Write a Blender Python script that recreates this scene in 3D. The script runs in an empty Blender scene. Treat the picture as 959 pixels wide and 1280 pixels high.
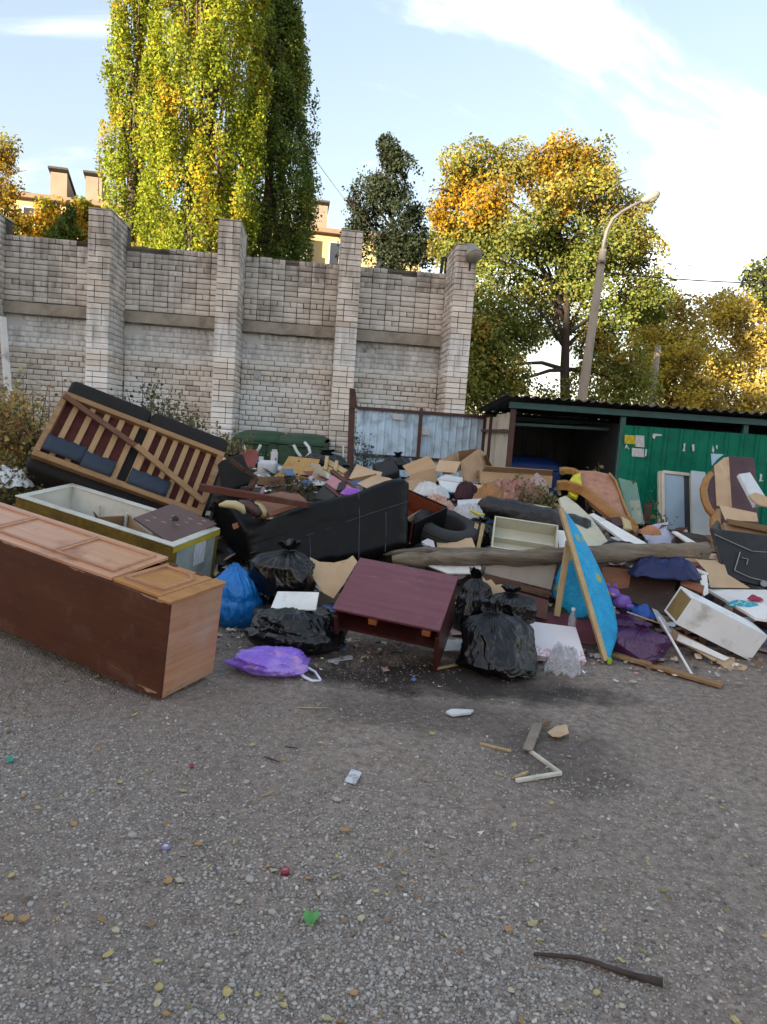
import bpy, bmesh, math, random
import numpy as np
from mathutils import Vector, Matrix, Euler, noise as mnoise

# ------------------------------------------------------------------ camera, sky, sun, exposure
SC = bpy.context.scene
COL = SC.collection
EYE = 1.6
PITCH, ROLL = math.radians(6.8), math.radians(4.0)
FPX, CX, CY = 924.0, 479.5, 640.0           # focal length and centre for a 959 x 1280 frame
_f = Vector((0, math.cos(PITCH), -math.sin(PITCH)))
_u0 = Vector((0, math.sin(PITCH), math.cos(PITCH)))
_r0 = Vector((1, 0, 0))
CR = _r0 * math.cos(ROLL) + _u0 * math.sin(ROLL)
CU = _u0 * math.cos(ROLL) - _r0 * math.sin(ROLL)
cam_d = bpy.data.cameras.new('camera')
cam = bpy.data.objects.new('camera', cam_d)
COL.objects.link(cam)
m3 = Matrix((CR, CU, -_f)).transposed()
cam.matrix_basis = Matrix.Translation((0, 0, EYE)) @ m3.to_4x4()
cam_d.sensor_fit = 'VERTICAL'
cam_d.sensor_height = 36.0
cam_d.lens = FPX / 1280.0 * 36.0
cam_d.clip_start, cam_d.clip_end = 0.05, 3000
SC.camera = cam

SUN_EL = math.radians(7.5)
SUN_H = Vector((0.68, 0.73, 0)).normalized()     # the way the light travels, seen from above
world = bpy.data.worlds.new('World')
SC.world = world
world.use_nodes = True
nt = world.node_tree
nt.nodes.clear()
def wn(t, **k):
    n = nt.nodes.new(t)
    for a, b in k.items():
        setattr(n, a, b)
    return n
wout = wn('ShaderNodeOutputWorld')
wbg = wn('ShaderNodeBackground')
wbg.inputs['Strength'].default_value = 0.12
sky = wn('ShaderNodeTexSky', sky_type='NISHITA')
sky.sun_disc = False
sky.sun_elevation = SUN_EL
sky.sun_rotation = math.atan2(-SUN_H.x, -SUN_H.y) % (2 * math.pi)
sky.altitude = 100
sky.air_density = 1.0
sky.dust_density = 1.2
sky.ozone_density = 1.0
# thin high cloud, laid on a flat layer over the whole sky
tc = wn('ShaderNodeTexCoord')
sep = wn('ShaderNodeSeparateXYZ')
nt.links.new(tc.outputs['Generated'], sep.inputs[0])
addz = wn('ShaderNodeMath', operation='ADD'); addz.inputs[1].default_value = 0.16
nt.links.new(sep.outputs['Z'], addz.inputs[0])
mxz = wn('ShaderNodeMath', operation='MAXIMUM'); mxz.inputs[1].default_value = 0.05
nt.links.new(addz.outputs[0], mxz.inputs[0])
dv = []
for ax in 'XY':
    d_ = wn('ShaderNodeMath', operation='DIVIDE')
    nt.links.new(sep.outputs[ax], d_.inputs[0]); nt.links.new(mxz.outputs[0], d_.inputs[1])
    dv.append(d_)
comb = wn('ShaderNodeCombineXYZ')
nt.links.new(dv[0].outputs[0], comb.inputs[0]); nt.links.new(dv[1].outputs[0], comb.inputs[1])
wmap = wn('ShaderNodeMapping')
wmap.inputs['Location'].default_value = (4.1, 2.2, 0.0)
wmap.inputs['Rotation'].default_value = (0, 0, math.radians(28))
wmap.inputs['Scale'].default_value = (0.62, 0.95, 1.0)
nt.links.new(comb.outputs[0], wmap.inputs['Vector'])
wnoi = wn('ShaderNodeTexNoise')
wnoi.inputs['Scale'].default_value = 1.0
wnoi.inputs['Detail'].default_value = 9
wnoi.inputs['Roughness'].default_value = 0.55
wnoi.inputs['Distortion'].default_value = 1.1
nt.links.new(wmap.outputs[0], wnoi.inputs['Vector'])
wramp = wn('ShaderNodeValToRGB')
wramp.color_ramp.interpolation = 'EASE'
wramp.color_ramp.elements[0].position = 0.485
wramp.color_ramp.elements[1].position = 0.74
nt.links.new(wnoi.outputs['Fac'], wramp.inputs[0])
wmix = wn('ShaderNodeMix', data_type='RGBA')
wmix.inputs['B'].default_value = (4.6, 4.6, 4.65, 1)
nt.links.new(wramp.outputs[0], wmix.inputs['Factor'])
wsat = wn('ShaderNodeMix', data_type='RGBA')      # a thin veil of haze whitens the blue
wsat.inputs['Factor'].default_value = 0.6
wsat.inputs['B'].default_value = (0.68, 0.88, 1.13, 1)
wtint = wn('ShaderNodeMix', data_type='RGBA', blend_type='MULTIPLY')
wtint.inputs['Factor'].default_value = 1.0
wtint.inputs['B'].default_value = (1.08, 0.88, 0.78, 1)
nt.links.new(sky.outputs[0], wtint.inputs['A'])
nt.links.new(wtint.outputs['Result'], wsat.inputs['A'])
nt.links.new(wsat.outputs['Result'], wmix.inputs['A'])
nt.links.new(wmix.outputs['Result'], wbg.inputs['Color'])
nt.links.new(wbg.outputs[0], wout.inputs[0])

sun_d = bpy.data.lights.new('sun', 'SUN')
sun_d.energy = 3.0
sun_d.angle = math.radians(0.53)
sun_d.color = (1.0, 0.83, 0.60)
sun = bpy.data.objects.new('sun', sun_d)
COL.objects.link(sun)
sun.rotation_euler = Vector((SUN_H.x * math.cos(SUN_EL), SUN_H.y * math.cos(SUN_EL), -math.sin(SUN_EL))).to_track_quat('-Z', 'Y').to_euler()
sun.location = (-30, -20, 30)

vs = SC.view_settings
vs.view_transform = 'Standard'
vs.look = 'None'
vs.exposure = 2.68
vs.gamma = 1.0
vs.use_curve_mapping = False
SC.cycles.max_bounces = 8
SC.cycles.use_denoising = True

# ------------------------------------------------------------------ helpers
RNG = random.Random(7)
NP = np.random.default_rng(11)

def ray(x, y):
    return _f + CR * ((x - CX) / FPX) - CU * ((y - CY) / FPX)
def at(x, y, D):
    """a point of the place at distance D (metres along Y)"""
    d = ray(x, y)
    return Vector((0, 0, EYE)) + d * (D / d.y)
def gr(x, y, z=0.0):
    """a point of the place at height z"""
    d = ray(x, y)
    return Vector((0, 0, EYE)) + d * ((z - EYE) / d.z)
def on_plane(x, y, p, n):
    d = ray(x, y); o = Vector((0, 0, EYE))
    return o + d * ((p - o).dot(n) / d.dot(n))

def wm(o):
    m = o.matrix_basis.copy()
    while o.parent:
        o = o.parent
        m = o.matrix_basis @ m
    return m

def tag(o, label=None, cat=None, group=None, kind=None):
    if label: o['label'] = label
    if cat: o['category'] = cat
    if group: o['group'] = group
    if kind: o['kind'] = kind
    return o

def thing(name, label, cat, loc=(0, 0, 0), group=None, M=None):
    o = bpy.data.objects.new(name, None)
    o.empty_display_size = 0.1
    COL.objects.link(o)
    o.matrix_basis = M.copy() if M is not None else Matrix.Translation(Vector(loc))
    return tag(o, label, cat, group)

def link_mesh(name, me, mat, parent=None, loc=None):
    o = bpy.data.objects.new(name, me)
    COL.objects.link(o)
    if mat is not None and not me.materials:
        me.materials.append(mat)
    if parent: o.parent = parent
    if loc is not None: o.location = loc
    return o

class MB:
    """collects shapes in world coordinates; build() links them as ONE mesh object"""
    def __init__(s, M=None):
        s.v, s.f, s.M = [], [], M
    def _add(s, vs_, fs):
        b = len(s.v)
        if s.M is not None: vs_ = [s.M @ Vector(q) for q in vs_]
        s.v += [Vector(q) for q in vs_]
        s.f += [tuple(i + b for i in f) for f in fs]
        return s
    def hexa(s, p):
        return s._add(p, [(0, 3, 2, 1), (4, 5, 6, 7), (0, 1, 5, 4), (1, 2, 6, 5), (2, 3, 7, 6), (3, 0, 4, 7)])
    def box(s, lo, hi, M=None):
        (a, b, c), (d, e, f) = lo, hi
        p = [(a, b, c), (d, b, c), (d, e, c), (a, e, c), (a, b, f), (d, b, f), (d, e, f), (a, e, f)]
        if M is not None: p = [M @ Vector(q) for q in p]
        return s.hexa(p)
    def prism(s, outline, ext):
        n = len(outline); o = [Vector(q) for q in outline]; e = Vector(ext)
        p = o + [q + e for q in o]
        fs = [tuple(range(n)), tuple(range(2 * n - 1, n - 1, -1))]
        for i in range(n):
            j = (i + 1) % n
            fs.append((i, i + n, j + n, j))
        return s._add(p, fs)
    def bar(s, a, b, w, h, up=(0, 0, 1)):
        a, b = Vector(a), Vector(b); d = (b - a).normalized()
        x = d.cross(Vector(up))
        if x.length < 1e-4: x = d.cross(Vector((1, 0, 0)))
        x.normalize(); y = x.cross(d)
        x *= w / 2; y *= h / 2
        return s.hexa([a - x - y, a + x - y, b + x - y, b - x - y, a - x + y, a + x + y, b + x + y, b - x + y])
    def tube(s, path, rad, n=10, caps=True, closed=False):
        path = [Vector(p) for p in path]; m = len(path)
        if not hasattr(rad, '__len__'): rad = [rad] * m
        vs_, fs = [], []
        ref = None
        for i, p in enumerate(path):
            if closed: d = path[(i + 1) % m] - path[i - 1]
            else: d = path[min(i + 1, m - 1)] - path[max(i - 1, 0)]
            d.normalize()
            if ref is None:
                ref = d.orthogonal().normalized()
            x = (ref - d * ref.dot(d))
            if x.length < 1e-5: x = d.orthogonal()
            x.normalize(); ref = x
            y = d.cross(x)
            for k in range(n):
                t = 2 * math.pi * k / n
                vs_.append(p + (x * math.cos(t) + y * math.sin(t)) * rad[i])
        for i in range(m if closed else m - 1):
            j = (i + 1) % m
            for k in range(n):
                l = (k + 1) % n
                fs.append((i * n + k, i * n + l, j * n + l, j * n + k))
        if caps and not closed:
            fs.append(tuple(range(n - 1, -1, -1)))
            fs.append(tuple((m - 1) * n + k for k in range(n)))
        return s._add(vs_, fs)
    def grid(s, pts):
        r, c = len(pts), len(pts[0])
        fs = []
        for i in range(r - 1):
            for j in range(c - 1):
                fs.append((i * c + j, i * c + j + 1, (i + 1) * c + j + 1, (i + 1) * c + j))
        return s._add([q for row in pts for q in row], fs)
    def build(s, name, mat, parent=None, smooth=False, bevel=0, seg=2, solid=0, sub=0, kind=None):
        vs_ = s.v
        lo = Vector([min(q[i] for q in vs_) for i in range(3)]); hi = Vector([max(q[i] for q in vs_) for i in range(3)])
        c = (lo + hi) / 2; c.z = lo.z
        me = bpy.data.meshes.new(name)
        if parent is not None:
            inv = wm(parent).inverted()
            c = inv @ c
            me.from_pydata([inv @ q - c for q in vs_], [], s.f)
        else:
            me.from_pydata([q - c for q in vs_], [], s.f)
        me.update()
        bm = bmesh.new(); bm.from_mesh(me)
        bmesh.ops.recalc_face_normals(bm, faces=bm.faces)
        bm.to_mesh(me); bm.free()
        if smooth:
            me.shade_smooth()
        o = link_mesh(name, me, mat, parent, c)
        if solid:
            md = o.modifiers.new('solid', 'SOLIDIFY'); md.thickness = solid; md.offset = 0
        if bevel:
            md = o.modifiers.new('bevel', 'BEVEL'); md.width = bevel; md.segments = seg
            md.limit_method = 'ANGLE'; md.angle_limit = math.radians(35)
            if seg > 2: me.shade_smooth()
        if sub:
            md = o.modifiers.new('sub', 'SUBSURF'); md.levels = sub; md.render_levels = sub
        if kind: o['kind'] = kind
        return o

def plane_of(p3):
    a, b, c = [at(*q) for q in p3]
    n = (b - a).cross(c - a).normalized()
    if n.dot(a - Vector((0, 0, EYE))) < 0: n = -n      # n points away from the viewer
    return a, n
def sheet(name, mat, p3, outline=None, t=0.015, parent=None, bevel=0.002, seg=1, ext=None, sub=0):
    """a board: plane through three points of known distance, its outline, its real thickness"""
    a, n = plane_of(p3)
    if outline is None: outline = [q[:2] for q in p3]
    pts = [on_plane(q[0], q[1], a, n) for q in outline]
    e = ext if ext is not None else n * t
    return MB().prism(pts, e).build(name, mat, parent, bevel=bevel, seg=seg, sub=sub)
def quad(a, b, c, d):
    """p3 of three corners and the outline of four"""
    return [a, b, c], [a[:2], b[:2], c[:2], d[:2]]

# ------------------------------------------------------------------ materials
def lin(h, k=1.0):
    h = h.lstrip('#')
    o = []
    for i in (0, 2, 4):
        s_ = int(h[i:i + 2], 16) / 255
        o.append((s_ / 12.92 if s_ <= 0.04045 else ((s_ + 0.055) / 1.055) ** 2.4) * k)
    return (*o, 1)
class NM:
    def __init__(s, name):
        s.m = bpy.data.materials.new(name); s.m.use_nodes = True
        s.t = s.m.node_tree; s.t.nodes.clear()
        s.out = s.n('ShaderNodeOutputMaterial'); s.b = s.n('ShaderNodeBsdfPrincipled')
        s.l(s.b.outputs[0], s.out.inputs[0])
        s.tc = s.n('ShaderNodeTexCoord')
    def n(s, t, **k):
        x = s.t.nodes.new(t)
        for a, b in k.items(): setattr(x, a, b)
        return x
    def l(s, a, b): s.t.links.new(a, b)
    def map(s, coord='Object', scale=(1, 1, 1), rot=(0, 0, 0), loc=(0, 0, 0)):
        mp = s.n('ShaderNodeMapping')
        if coord == 'World':
            g = s.n('ShaderNodeNewGeometry'); s.l(g.outputs['Position'], mp.inputs[0])
        else: s.l(s.tc.outputs[coord], mp.inputs[0])
        mp.inputs['Scale'].default_value = scale; mp.inputs['Rotation'].default_value = rot; mp.inputs['Location'].default_value = loc
        return mp.outputs[0]
    def noise(s, v, scale, detail=4, rough=.55, dist=0):
        x = s.n('ShaderNodeTexNoise'); s.l(v, x.inputs['Vector'])
        x.inputs['Scale'].default_value = scale; x.inputs['Detail'].default_value = detail
        x.inputs['Roughness'].default_value = rough; x.inputs['Distortion'].default_value = dist
        return x.outputs['Fac']
    def voro(s, v, scale, feature='F1', out='Distance', rnd=1):
        x = s.n('ShaderNodeTexVoronoi', feature=feature); s.l(v, x.inputs['Vector'])
        x.inputs['Scale'].default_value = scale; x.inputs['Randomness'].default_value = rnd
        return x.outputs[out]
    def ramp(s, fac, stops, interp='LINEAR'):
        x = s.n('ShaderNodeValToRGB'); s.l(fac, x.inputs[0]); e = x.color_ramp.elements
        x.color_ramp.interpolation = interp
        while len(e) < len(stops): e.new(0.5)
        for q, (p, c) in zip(e, stops):
            q.position = p; q.color = c if hasattr(c, '__len__') else (c, c, c, 1)
        return x.outputs[0]
    def mix(s, fac, a, b, blend='MIX'):
        x = s.n('ShaderNodeMix', data_type='RGBA', blend_type=blend)
        for sock, v in ((x.inputs['Factor'], fac), (x.inputs['A'], a), (x.inputs['B'], b)):
            if isinstance(v, (int, float)): sock.default_value = v if sock.type == 'VALUE' else (v, v, v, 1)
            elif isinstance(v, tuple): sock.default_value = v
            else: s.l(v, sock)
        return x.outputs['Result']
    def math(s, op, a, b=0.0):
        x = s.n('ShaderNodeMath', operation=op)
        for i, v in enumerate((a, b)):
            if isinstance(v, (int, float)): x.inputs[i].default_value = v
            else: s.l(v, x.inputs[i])
        return x.outputs[0]
    def bump(s, h, strength=.3, dist=.01, normal=None):
        x = s.n('ShaderNodeBump'); s.l(h, x.inputs['Height'])
        x.inputs['Strength'].default_value = strength; x.inputs['Distance'].default_value = dist
        if normal: s.l(normal, x.inputs['Normal'])
        s.l(x.outputs[0], s.b.inputs['Normal'])
        return x.outputs[0]
    def set(s, **k):
        for a, v in k.items():
            sock = s.b.inputs[a.replace('_', ' ')]
            if isinstance(v, (int, float, tuple)): sock.default_value = v
            else: s.l(v, sock)
        return s

MATS = {}
def pm(name, c1, c2=None, rough=.6, scale=5, bump=.15, bscale=40, metal=0, dirt=None, stretch=(1, 1, 1), dscale=3, spec=.4, bdist=.004):
    """painted, plastic or fabric surface with patchy tone, fine relief and grime"""
    if name in MATS: return MATS[name]
    g = NM(name)
    if isinstance(c1, str): c1 = lin(c1)
    if c2 is None: c2 = tuple(x * .72 for x in c1[:3]) + (1,)
    elif isinstance(c2, str): c2 = lin(c2)
    v = g.map('Object', stretch)
    f = g.ramp(g.noise(v, scale, 6, .6), [(.3, 0.), (.7, 1.)])
    col = g.mix(f, c1, c2)
    if dirt:
        dc, amt = dirt
        d = g.ramp(g.noise(g.map('Object', (1, 1, 1), loc=(3, 1, 7)), dscale, 8, .65, .3), [(.62 - amt * .35, 0.), (.75, 1.)])
        col = g.mix(g.math('MULTIPLY', d, .85), col, lin(dc) if isinstance(dc, str) else dc)
    g.set(Base_Color=col, Roughness=rough, Metallic=metal, Specular_IOR_Level=spec)
    if bump: g.bump(g.noise(v, bscale, 5, .6), bump, bdist)
    MATS[name] = g.m
    return g.m
def wood(name, c1, c2, axis=0, scale=9, rough=.5, bump=.2, dirt=None, spec=.4):
    if name in MATS: return MATS[name]
    st = [1, 1, 1]; st[axis] = .06
    m_ = pm(name, c1, c2, rough, scale * 2, bump, 90, 0, dirt, tuple(st), 3, spec)
    g = NM.__new__(NM); g.m = m_; g.t = m_.node_tree
    g.b = next(n for n in g.t.nodes if n.type == 'BSDF_PRINCIPLED'); g.tc = next(n for n in g.t.nodes if n.type == 'TEX_COORD')
    src = g.b.inputs['Base Color'].links[0].from_socket
    s2 = [1, 1, 1]; s2[axis] = .035
    gr_ = g.ramp(g.noise(g.map('Object', tuple(s2)), 75, 5, .65, .15), [(.40, 0.), (.62, .55)])
    big = g.ramp(g.noise(g.map('Object', tuple(s2)), 16, 4, .6, .4), [(.42, 0.), (.66, .45)])
    c_ = g.mix(g.math('MAXIMUM', gr_, big), src, (.66, .62, .60, 1), 'MULTIPLY')
    scr = g.ramp(g.noise(g.map('Object', (60, 2.2, 60), (.5, .8, .35)), 1.6, 3, .6, .2), [(.70, 0.), (.74, .3)])
    scr2 = g.ramp(g.noise(g.map('Object', (3, 70, 70), (.2, .3, .7)), 1.3, 3, .6, .2), [(.71, 0.), (.75, .28)])
    c_ = g.mix(g.math('MAXIMUM', scr, scr2), c_, (.42, .36, .31, 1))
    dst = g.ramp(g.noise(g.map('Object'), 4.5, 8, .7, .4), [(.55, 0.), (.78, .16)])
    c_ = g.mix(dst, c_, (.33, .30, .27, 1))
    g.l(c_, g.b.inputs['Base Color'])
    return m_
def plastic_film(name, c, rough=.28, alpha=1., bscale=14, bump=.6, spec=.5):
    if name in MATS: return MATS[name]
    g = NM(name); v = g.map('Object')
    c = lin(c) if isinstance(c, str) else c
    w = g.noise(v, 5, 3, .5)
    vv = g.n('ShaderNodeVectorMath', operation='ADD'); g.l(v, vv.inputs[0]); g.l(w, vv.inputs[1])
    an = g.n('ShaderNodeMapping'); g.l(vv.outputs[0], an.inputs[0]); an.inputs['Scale'].default_value = (1, 1, 2.8)
    r = g.math('ABSOLUTE', g.math('SUBTRACT', g.noise(an.outputs[0], bscale, 4, .5, .6), .5))
    r = g.math('POWER', r, .6)
    g.set(Base_Color=g.mix(g.noise(v, 9, 4), c, tuple(x * 1.5 for x in c[:3]) + (1,)), Roughness=rough, Specular_IOR_Level=spec, Alpha=alpha)
    g.bump(r, bump, .02)
    MATS[name] = g.m
    return g.m

# ------------------------------------------------------------------ ground
def sst(a, b, x):
    t = np.clip((x - a) / (b - a), 0, 1)
    return t * t * (3 - 2 * t)
def gh(x, y):
    """height of the ground: rises a little to the left under the bushes, a few shallow dips"""
    x = np.asarray(x, float); y = np.asarray(y, float)
    h = .34 * sst(-1.15, -3.4, x) * sst(3.3, 5.2, y) * (1 - .6 * sst(9, 14, y))
    near = np.exp(-((x - .3) ** 2 + (y - 4) ** 2) / 60.)
    h = h + near * (.012 * np.sin(x * 1.7 + .6 * y) + .009 * np.sin(y * 2.3 - .8 * x + 1.2) + .006 * np.sin(x * 5.1 + y * 3.7))
    return h
def axis_pts(fine0, fine1, step, far):
    a = list(np.arange(fine0, fine1, step))
    out, s = [], step
    x = fine1
    while x < far: out.append(x); s *= 1.25; x += s
    out.append(far)
    lo, s, x = [], step, fine0
    while x > -far:
        s *= 1.25; x -= s; lo.append(max(x, -far))
    return np.array(lo[::-1] + a + out)
gx, gy = axis_pts(-6, 6, .08, 500), axis_pts(0.5, 10, .08, 500)
GX, GY = np.meshgrid(gx, gy)
GZ = gh(GX, GY)
me = bpy.data.meshes.new('ground')
nv = GX.size; nc, nr = len(gx), len(gy)
me.vertices.add(nv)
me.vertices.foreach_set('co', np.stack([GX, GY, GZ], -1).astype(np.float32).ravel())
idx = np.arange(nv).reshape(nr, nc)
fq = np.stack([idx[:-1, :-1], idx[:-1, 1:], idx[1:, 1:], idx[1:, :-1]], -1).reshape(-1, 4)
def np_faces(me, fq):
    k = fq.shape[1]
    me.loops.add(fq.size); me.polygons.add(len(fq))
    me.loops.foreach_set('vertex_index', fq.astype(np.int32).ravel())
    me.polygons.foreach_set('loop_start', np.arange(0, fq.size, k, dtype=np.int32))
    me.update(calc_edges=True)
np_faces(me, fq)
me.shade_smooth()
g = NM('gravel_ground')
v = g.map('World')
big = g.noise(v, .55, 6, .6, .4)
fine = g.noise(v, 22, 6, .7)
peb = g.voro(v, 95)
peb2 = g.voro(v, 42)
pebc = g.voro(v, 95, out='Color')
pg = g.n('ShaderNodeSeparateColor'); g.l(pebc, pg.inputs[0])
base = g.mix(g.ramp(big, [(.38, 0.), (.62, 1.)]), lin('#a5988e'), lin('#a59486'))
stone = g.ramp(pg.outputs[0], [(0, lin('#6c645f')), (.6, lin('#928a84')), (.9, lin('#a89f97')), (1, lin('#beb6ad'))])
smask = g.math('MULTIPLY', g.ramp(peb, [(.30, 1.), (.62, 0.)]), g.ramp(g.noise(v, 1.1, 5, .6, .5), [(.36, .25), (.6, .9)]))
col = g.mix(smask, base, stone)
col = g.mix(g.ramp(fine, [(.35, 1.), (.65, 0.)]), col, lin('#6f645d'))
broad = g.ramp(g.noise(g.map('World', (1, .35, 1), (0, 0, .5)), .9, 6, .6, .6), [(.36, 0.), (.66, .75)])
col = g.mix(broad, col, lin('#6f6762'), 'MULTIPLY') if False else g.mix(g.math('MULTIPLY', broad, .5), col, lin('#6a615b'))
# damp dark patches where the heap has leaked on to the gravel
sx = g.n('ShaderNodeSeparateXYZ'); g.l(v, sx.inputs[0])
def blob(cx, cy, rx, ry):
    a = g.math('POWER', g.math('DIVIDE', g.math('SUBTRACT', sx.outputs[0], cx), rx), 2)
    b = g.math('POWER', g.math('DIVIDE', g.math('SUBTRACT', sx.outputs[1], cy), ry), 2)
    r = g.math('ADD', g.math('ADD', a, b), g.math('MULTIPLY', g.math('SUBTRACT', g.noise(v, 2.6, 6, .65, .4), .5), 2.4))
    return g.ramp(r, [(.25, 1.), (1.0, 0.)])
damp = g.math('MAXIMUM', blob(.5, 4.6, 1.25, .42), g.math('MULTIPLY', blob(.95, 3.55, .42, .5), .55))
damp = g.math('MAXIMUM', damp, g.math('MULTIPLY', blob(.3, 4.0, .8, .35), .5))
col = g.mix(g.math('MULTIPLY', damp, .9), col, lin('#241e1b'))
g.set(Base_Color=col, Roughness=g.mix(damp, .92, .6), Specular_IOR_Level=.25)
hh = g.math('ADD', g.math('MULTIPLY', g.math('SUBTRACT', 1., peb), 1.0), g.math('MULTIPLY', fine, .9))
hh = g.math('ADD', hh, g.math('MULTIPLY', g.math('SUBTRACT', 1., peb2), .5))
g.bump(hh, .8, .012)
M_GROUND = g.m
o = link_mesh('ground', me, M_GROUND); tag(o, 'grey gravel and packed dirt yard', kind='structure')

# ------------------------------------------------------------------ loose gravel (uncountable)
def ico():
    t = (1 + 5 ** .5) / 2
    v = np.array([(-1, t, 0), (1, t, 0), (-1, -t, 0), (1, -t, 0), (0, -1, t), (0, 1, t), (0, -1, -t), (0, 1, -t), (t, 0, -1), (t, 0, 1), (-t, 0, -1), (-t, 0, 1)], float)
    v /= np.linalg.norm(v[0])
    f = np.array([(0, 11, 5), (0, 5, 1), (0, 1, 7), (0, 7, 10), (0, 10, 11), (1, 5, 9), (5, 11, 4), (11, 10, 2), (10, 7, 6), (7, 1, 8), (3, 9, 4), (3, 4, 2), (3, 2, 6), (3, 6, 8), (3, 8, 9), (4, 9, 5), (2, 4, 11), (6, 2, 10), (8, 6, 7), (9, 8, 1)])
    return v, f
OCV = np.array([(1, 0, 0), (-1, 0, 0), (0, 1, 0), (0, -1, 0), (0, 0, 1), (0, 0, -1)], float)
OCF = np.array([(0, 2, 4), (2, 1, 4), (1, 3, 4), (3, 0, 4), (2, 0, 5), (1, 2, 5), (3, 1, 5), (0, 3, 5)])
def rotm(n):
    q = NP.normal(size=(n, 4)); q /= np.linalg.norm(q, axis=1)[:, None]
    w, x, y, z = q.T
    return np.stack([np.stack([1 - 2 * (y * y + z * z), 2 * (x * y - z * w), 2 * (x * z + y * w)], -1),
                     np.stack([2 * (x * y + z * w), 1 - 2 * (x * x + z * z), 2 * (y * z - x * w)], -1),
                     np.stack([2 * (x * z - y * w), 2 * (y * z + x * w), 1 - 2 * (x * x + y * y)], -1)], 1)
def big_mesh(name, V, Fc, mat, cols=None, attr='col', parent=None, kind=None):
    """V (n,k,3) points, Fc (m,j) faces per piece, cols (n,3)"""
    n, k, _ = V.shape
    me = bpy.data.meshes.new(name)
    me.vertices.add(n * k)
    c = Vector((0, 0, 0))
    if parent is not None:
        c = wm(parent).translation
    me.vertices.foreach_set('co', (V.reshape(-1, 3) - np.array(c)).astype(np.float32).ravel())
    np_faces(me, (Fc[None] + (np.arange(n) * k)[:, None, None]).reshape(-1, Fc.shape[1]))
    if cols is not None:
        at_ = me.attributes.new(attr, 'FLOAT_COLOR', 'POINT')
        at_.data.foreach_set('color', np.repeat(np.concatenate([cols, np.ones((n, 1))], 1), k, axis=0).astype(np.float32).ravel())
    o = link_mesh(name, me, mat, parent)
    if kind: o['kind'] = kind
    return o
def attr_mat(name, rough=.85, trans=0., bump=0, spec=.3):
    g = NM(name)
    a = g.n('ShaderNodeAttribute', attribute_name='col')
    g.set(Base_Color=a.outputs['Color'], Roughness=rough, Specular_IOR_Level=spec)
    if trans:
        t = g.n('ShaderNodeBsdfTranslucent'); g.l(a.outputs['Color'], t.inputs[0])
        mx = g.n('ShaderNodeMixShader'); mx.inputs[0].default_value = trans
        g.l(g.b.outputs[0], mx.inputs[1]); g.l(t.outputs[0], mx.inputs[2]); g.l(mx.outputs[0], g.out.inputs[0])
    if bump: g.bump(g.noise(g.map('Object'), 120, 4), bump, .003)
    return g.m
def vnoise(x, y, z=0, s=1.):
    """cheap smooth noise for arrays, about -1..1"""
    x, y, z = x * s, y * s, z * s if not isinstance(z, (int, float)) else z
    return (np.sin(1.7 * x + 2.3 * np.sin(.9 * y + 1.3 * z)) + np.sin(2.1 * y + 1.9 * np.sin(1.1 * z + .7 * x) + 1.) + np.sin(1.9 * z + 2.1 * np.sin(.8 * x + 1.2 * y) + 2.)) / 3
M_STONE = attr_mat('loose_stone', .9, bump=.3)
def gravel(n, y0, y1, pw, V0, F0, rmin, rmax, seed):
    t = NP.random(n * 2)
    y = (y0 ** (1 - pw) + t * (y1 ** (1 - pw) - y0 ** (1 - pw))) ** (1 / (1 - pw))
    x = (NP.random(n * 2) * 2 - 1) * (y * .56 + .7) + .07 * y
    dens = .55 + .38 * vnoise(x, y, 0, 1.3) + .25 * vnoise(x + 7, y, 0, 3.1) - .38 * sst(.3, 1.1, x + .1 * (y - 3))
    keep = NP.random(n * 2) < np.clip(dens, .06, 1)
    x, y = x[keep][:n], y[keep][:n]
    m = len(x)
    r = rmin + (rmax - rmin) * NP.random(m) ** 2.6
    sc = np.stack([r * (.7 + .6 * NP.random(m)), r * (.7 + .6 * NP.random(m)), r * (.5 + .3 * NP.random(m))], -1)
    P = V0[None] * (1 + .35 * (NP.random((m,) + V0.shape[:1])[..., None] - .5))
    P = np.einsum('nij,nkj->nki', rotm(m), P) * sc[:, None]
    P += np.stack([x, y, gh(x, y) + sc[:, 2] * .25], -1)[:, None]
    b = np.clip(NP.normal(.275, .07, m), .10, .48)
    pale = NP.random(m) < .006
    b[pale] = .4 + .2 * NP.random(pale.sum())
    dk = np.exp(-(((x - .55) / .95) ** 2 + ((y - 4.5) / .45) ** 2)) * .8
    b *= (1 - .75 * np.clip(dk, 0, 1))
    tint = NP.random((m, 1))
    cols = b[:, None] * (np.array([1.03, .97, .93]) * (1 - tint) + np.array([1.02, .93, .84]) * tint)
    return P, cols
iv, iF = ico()
P1_, c1_ = gravel(26000, 1.55, 3.6, 1.6, iv, iF, .003, .009, 1)
og = big_mesh('gravel_stones', P1_, iF, M_STONE, c1_, kind='stuff'); tag(og, 'loose grey gravel stones strewn over the yard', 'gravel')
P2_, c2_ = gravel(62000, 1.6, 10., 1.5, OCV, OCF, .003, .009, 2)
og = big_mesh('gravel_chips', P2_, OCF, M_STONE, c2_, kind='stuff'); tag(og, 'small crushed stone chips pressed into the dirt', 'gravel')

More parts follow.
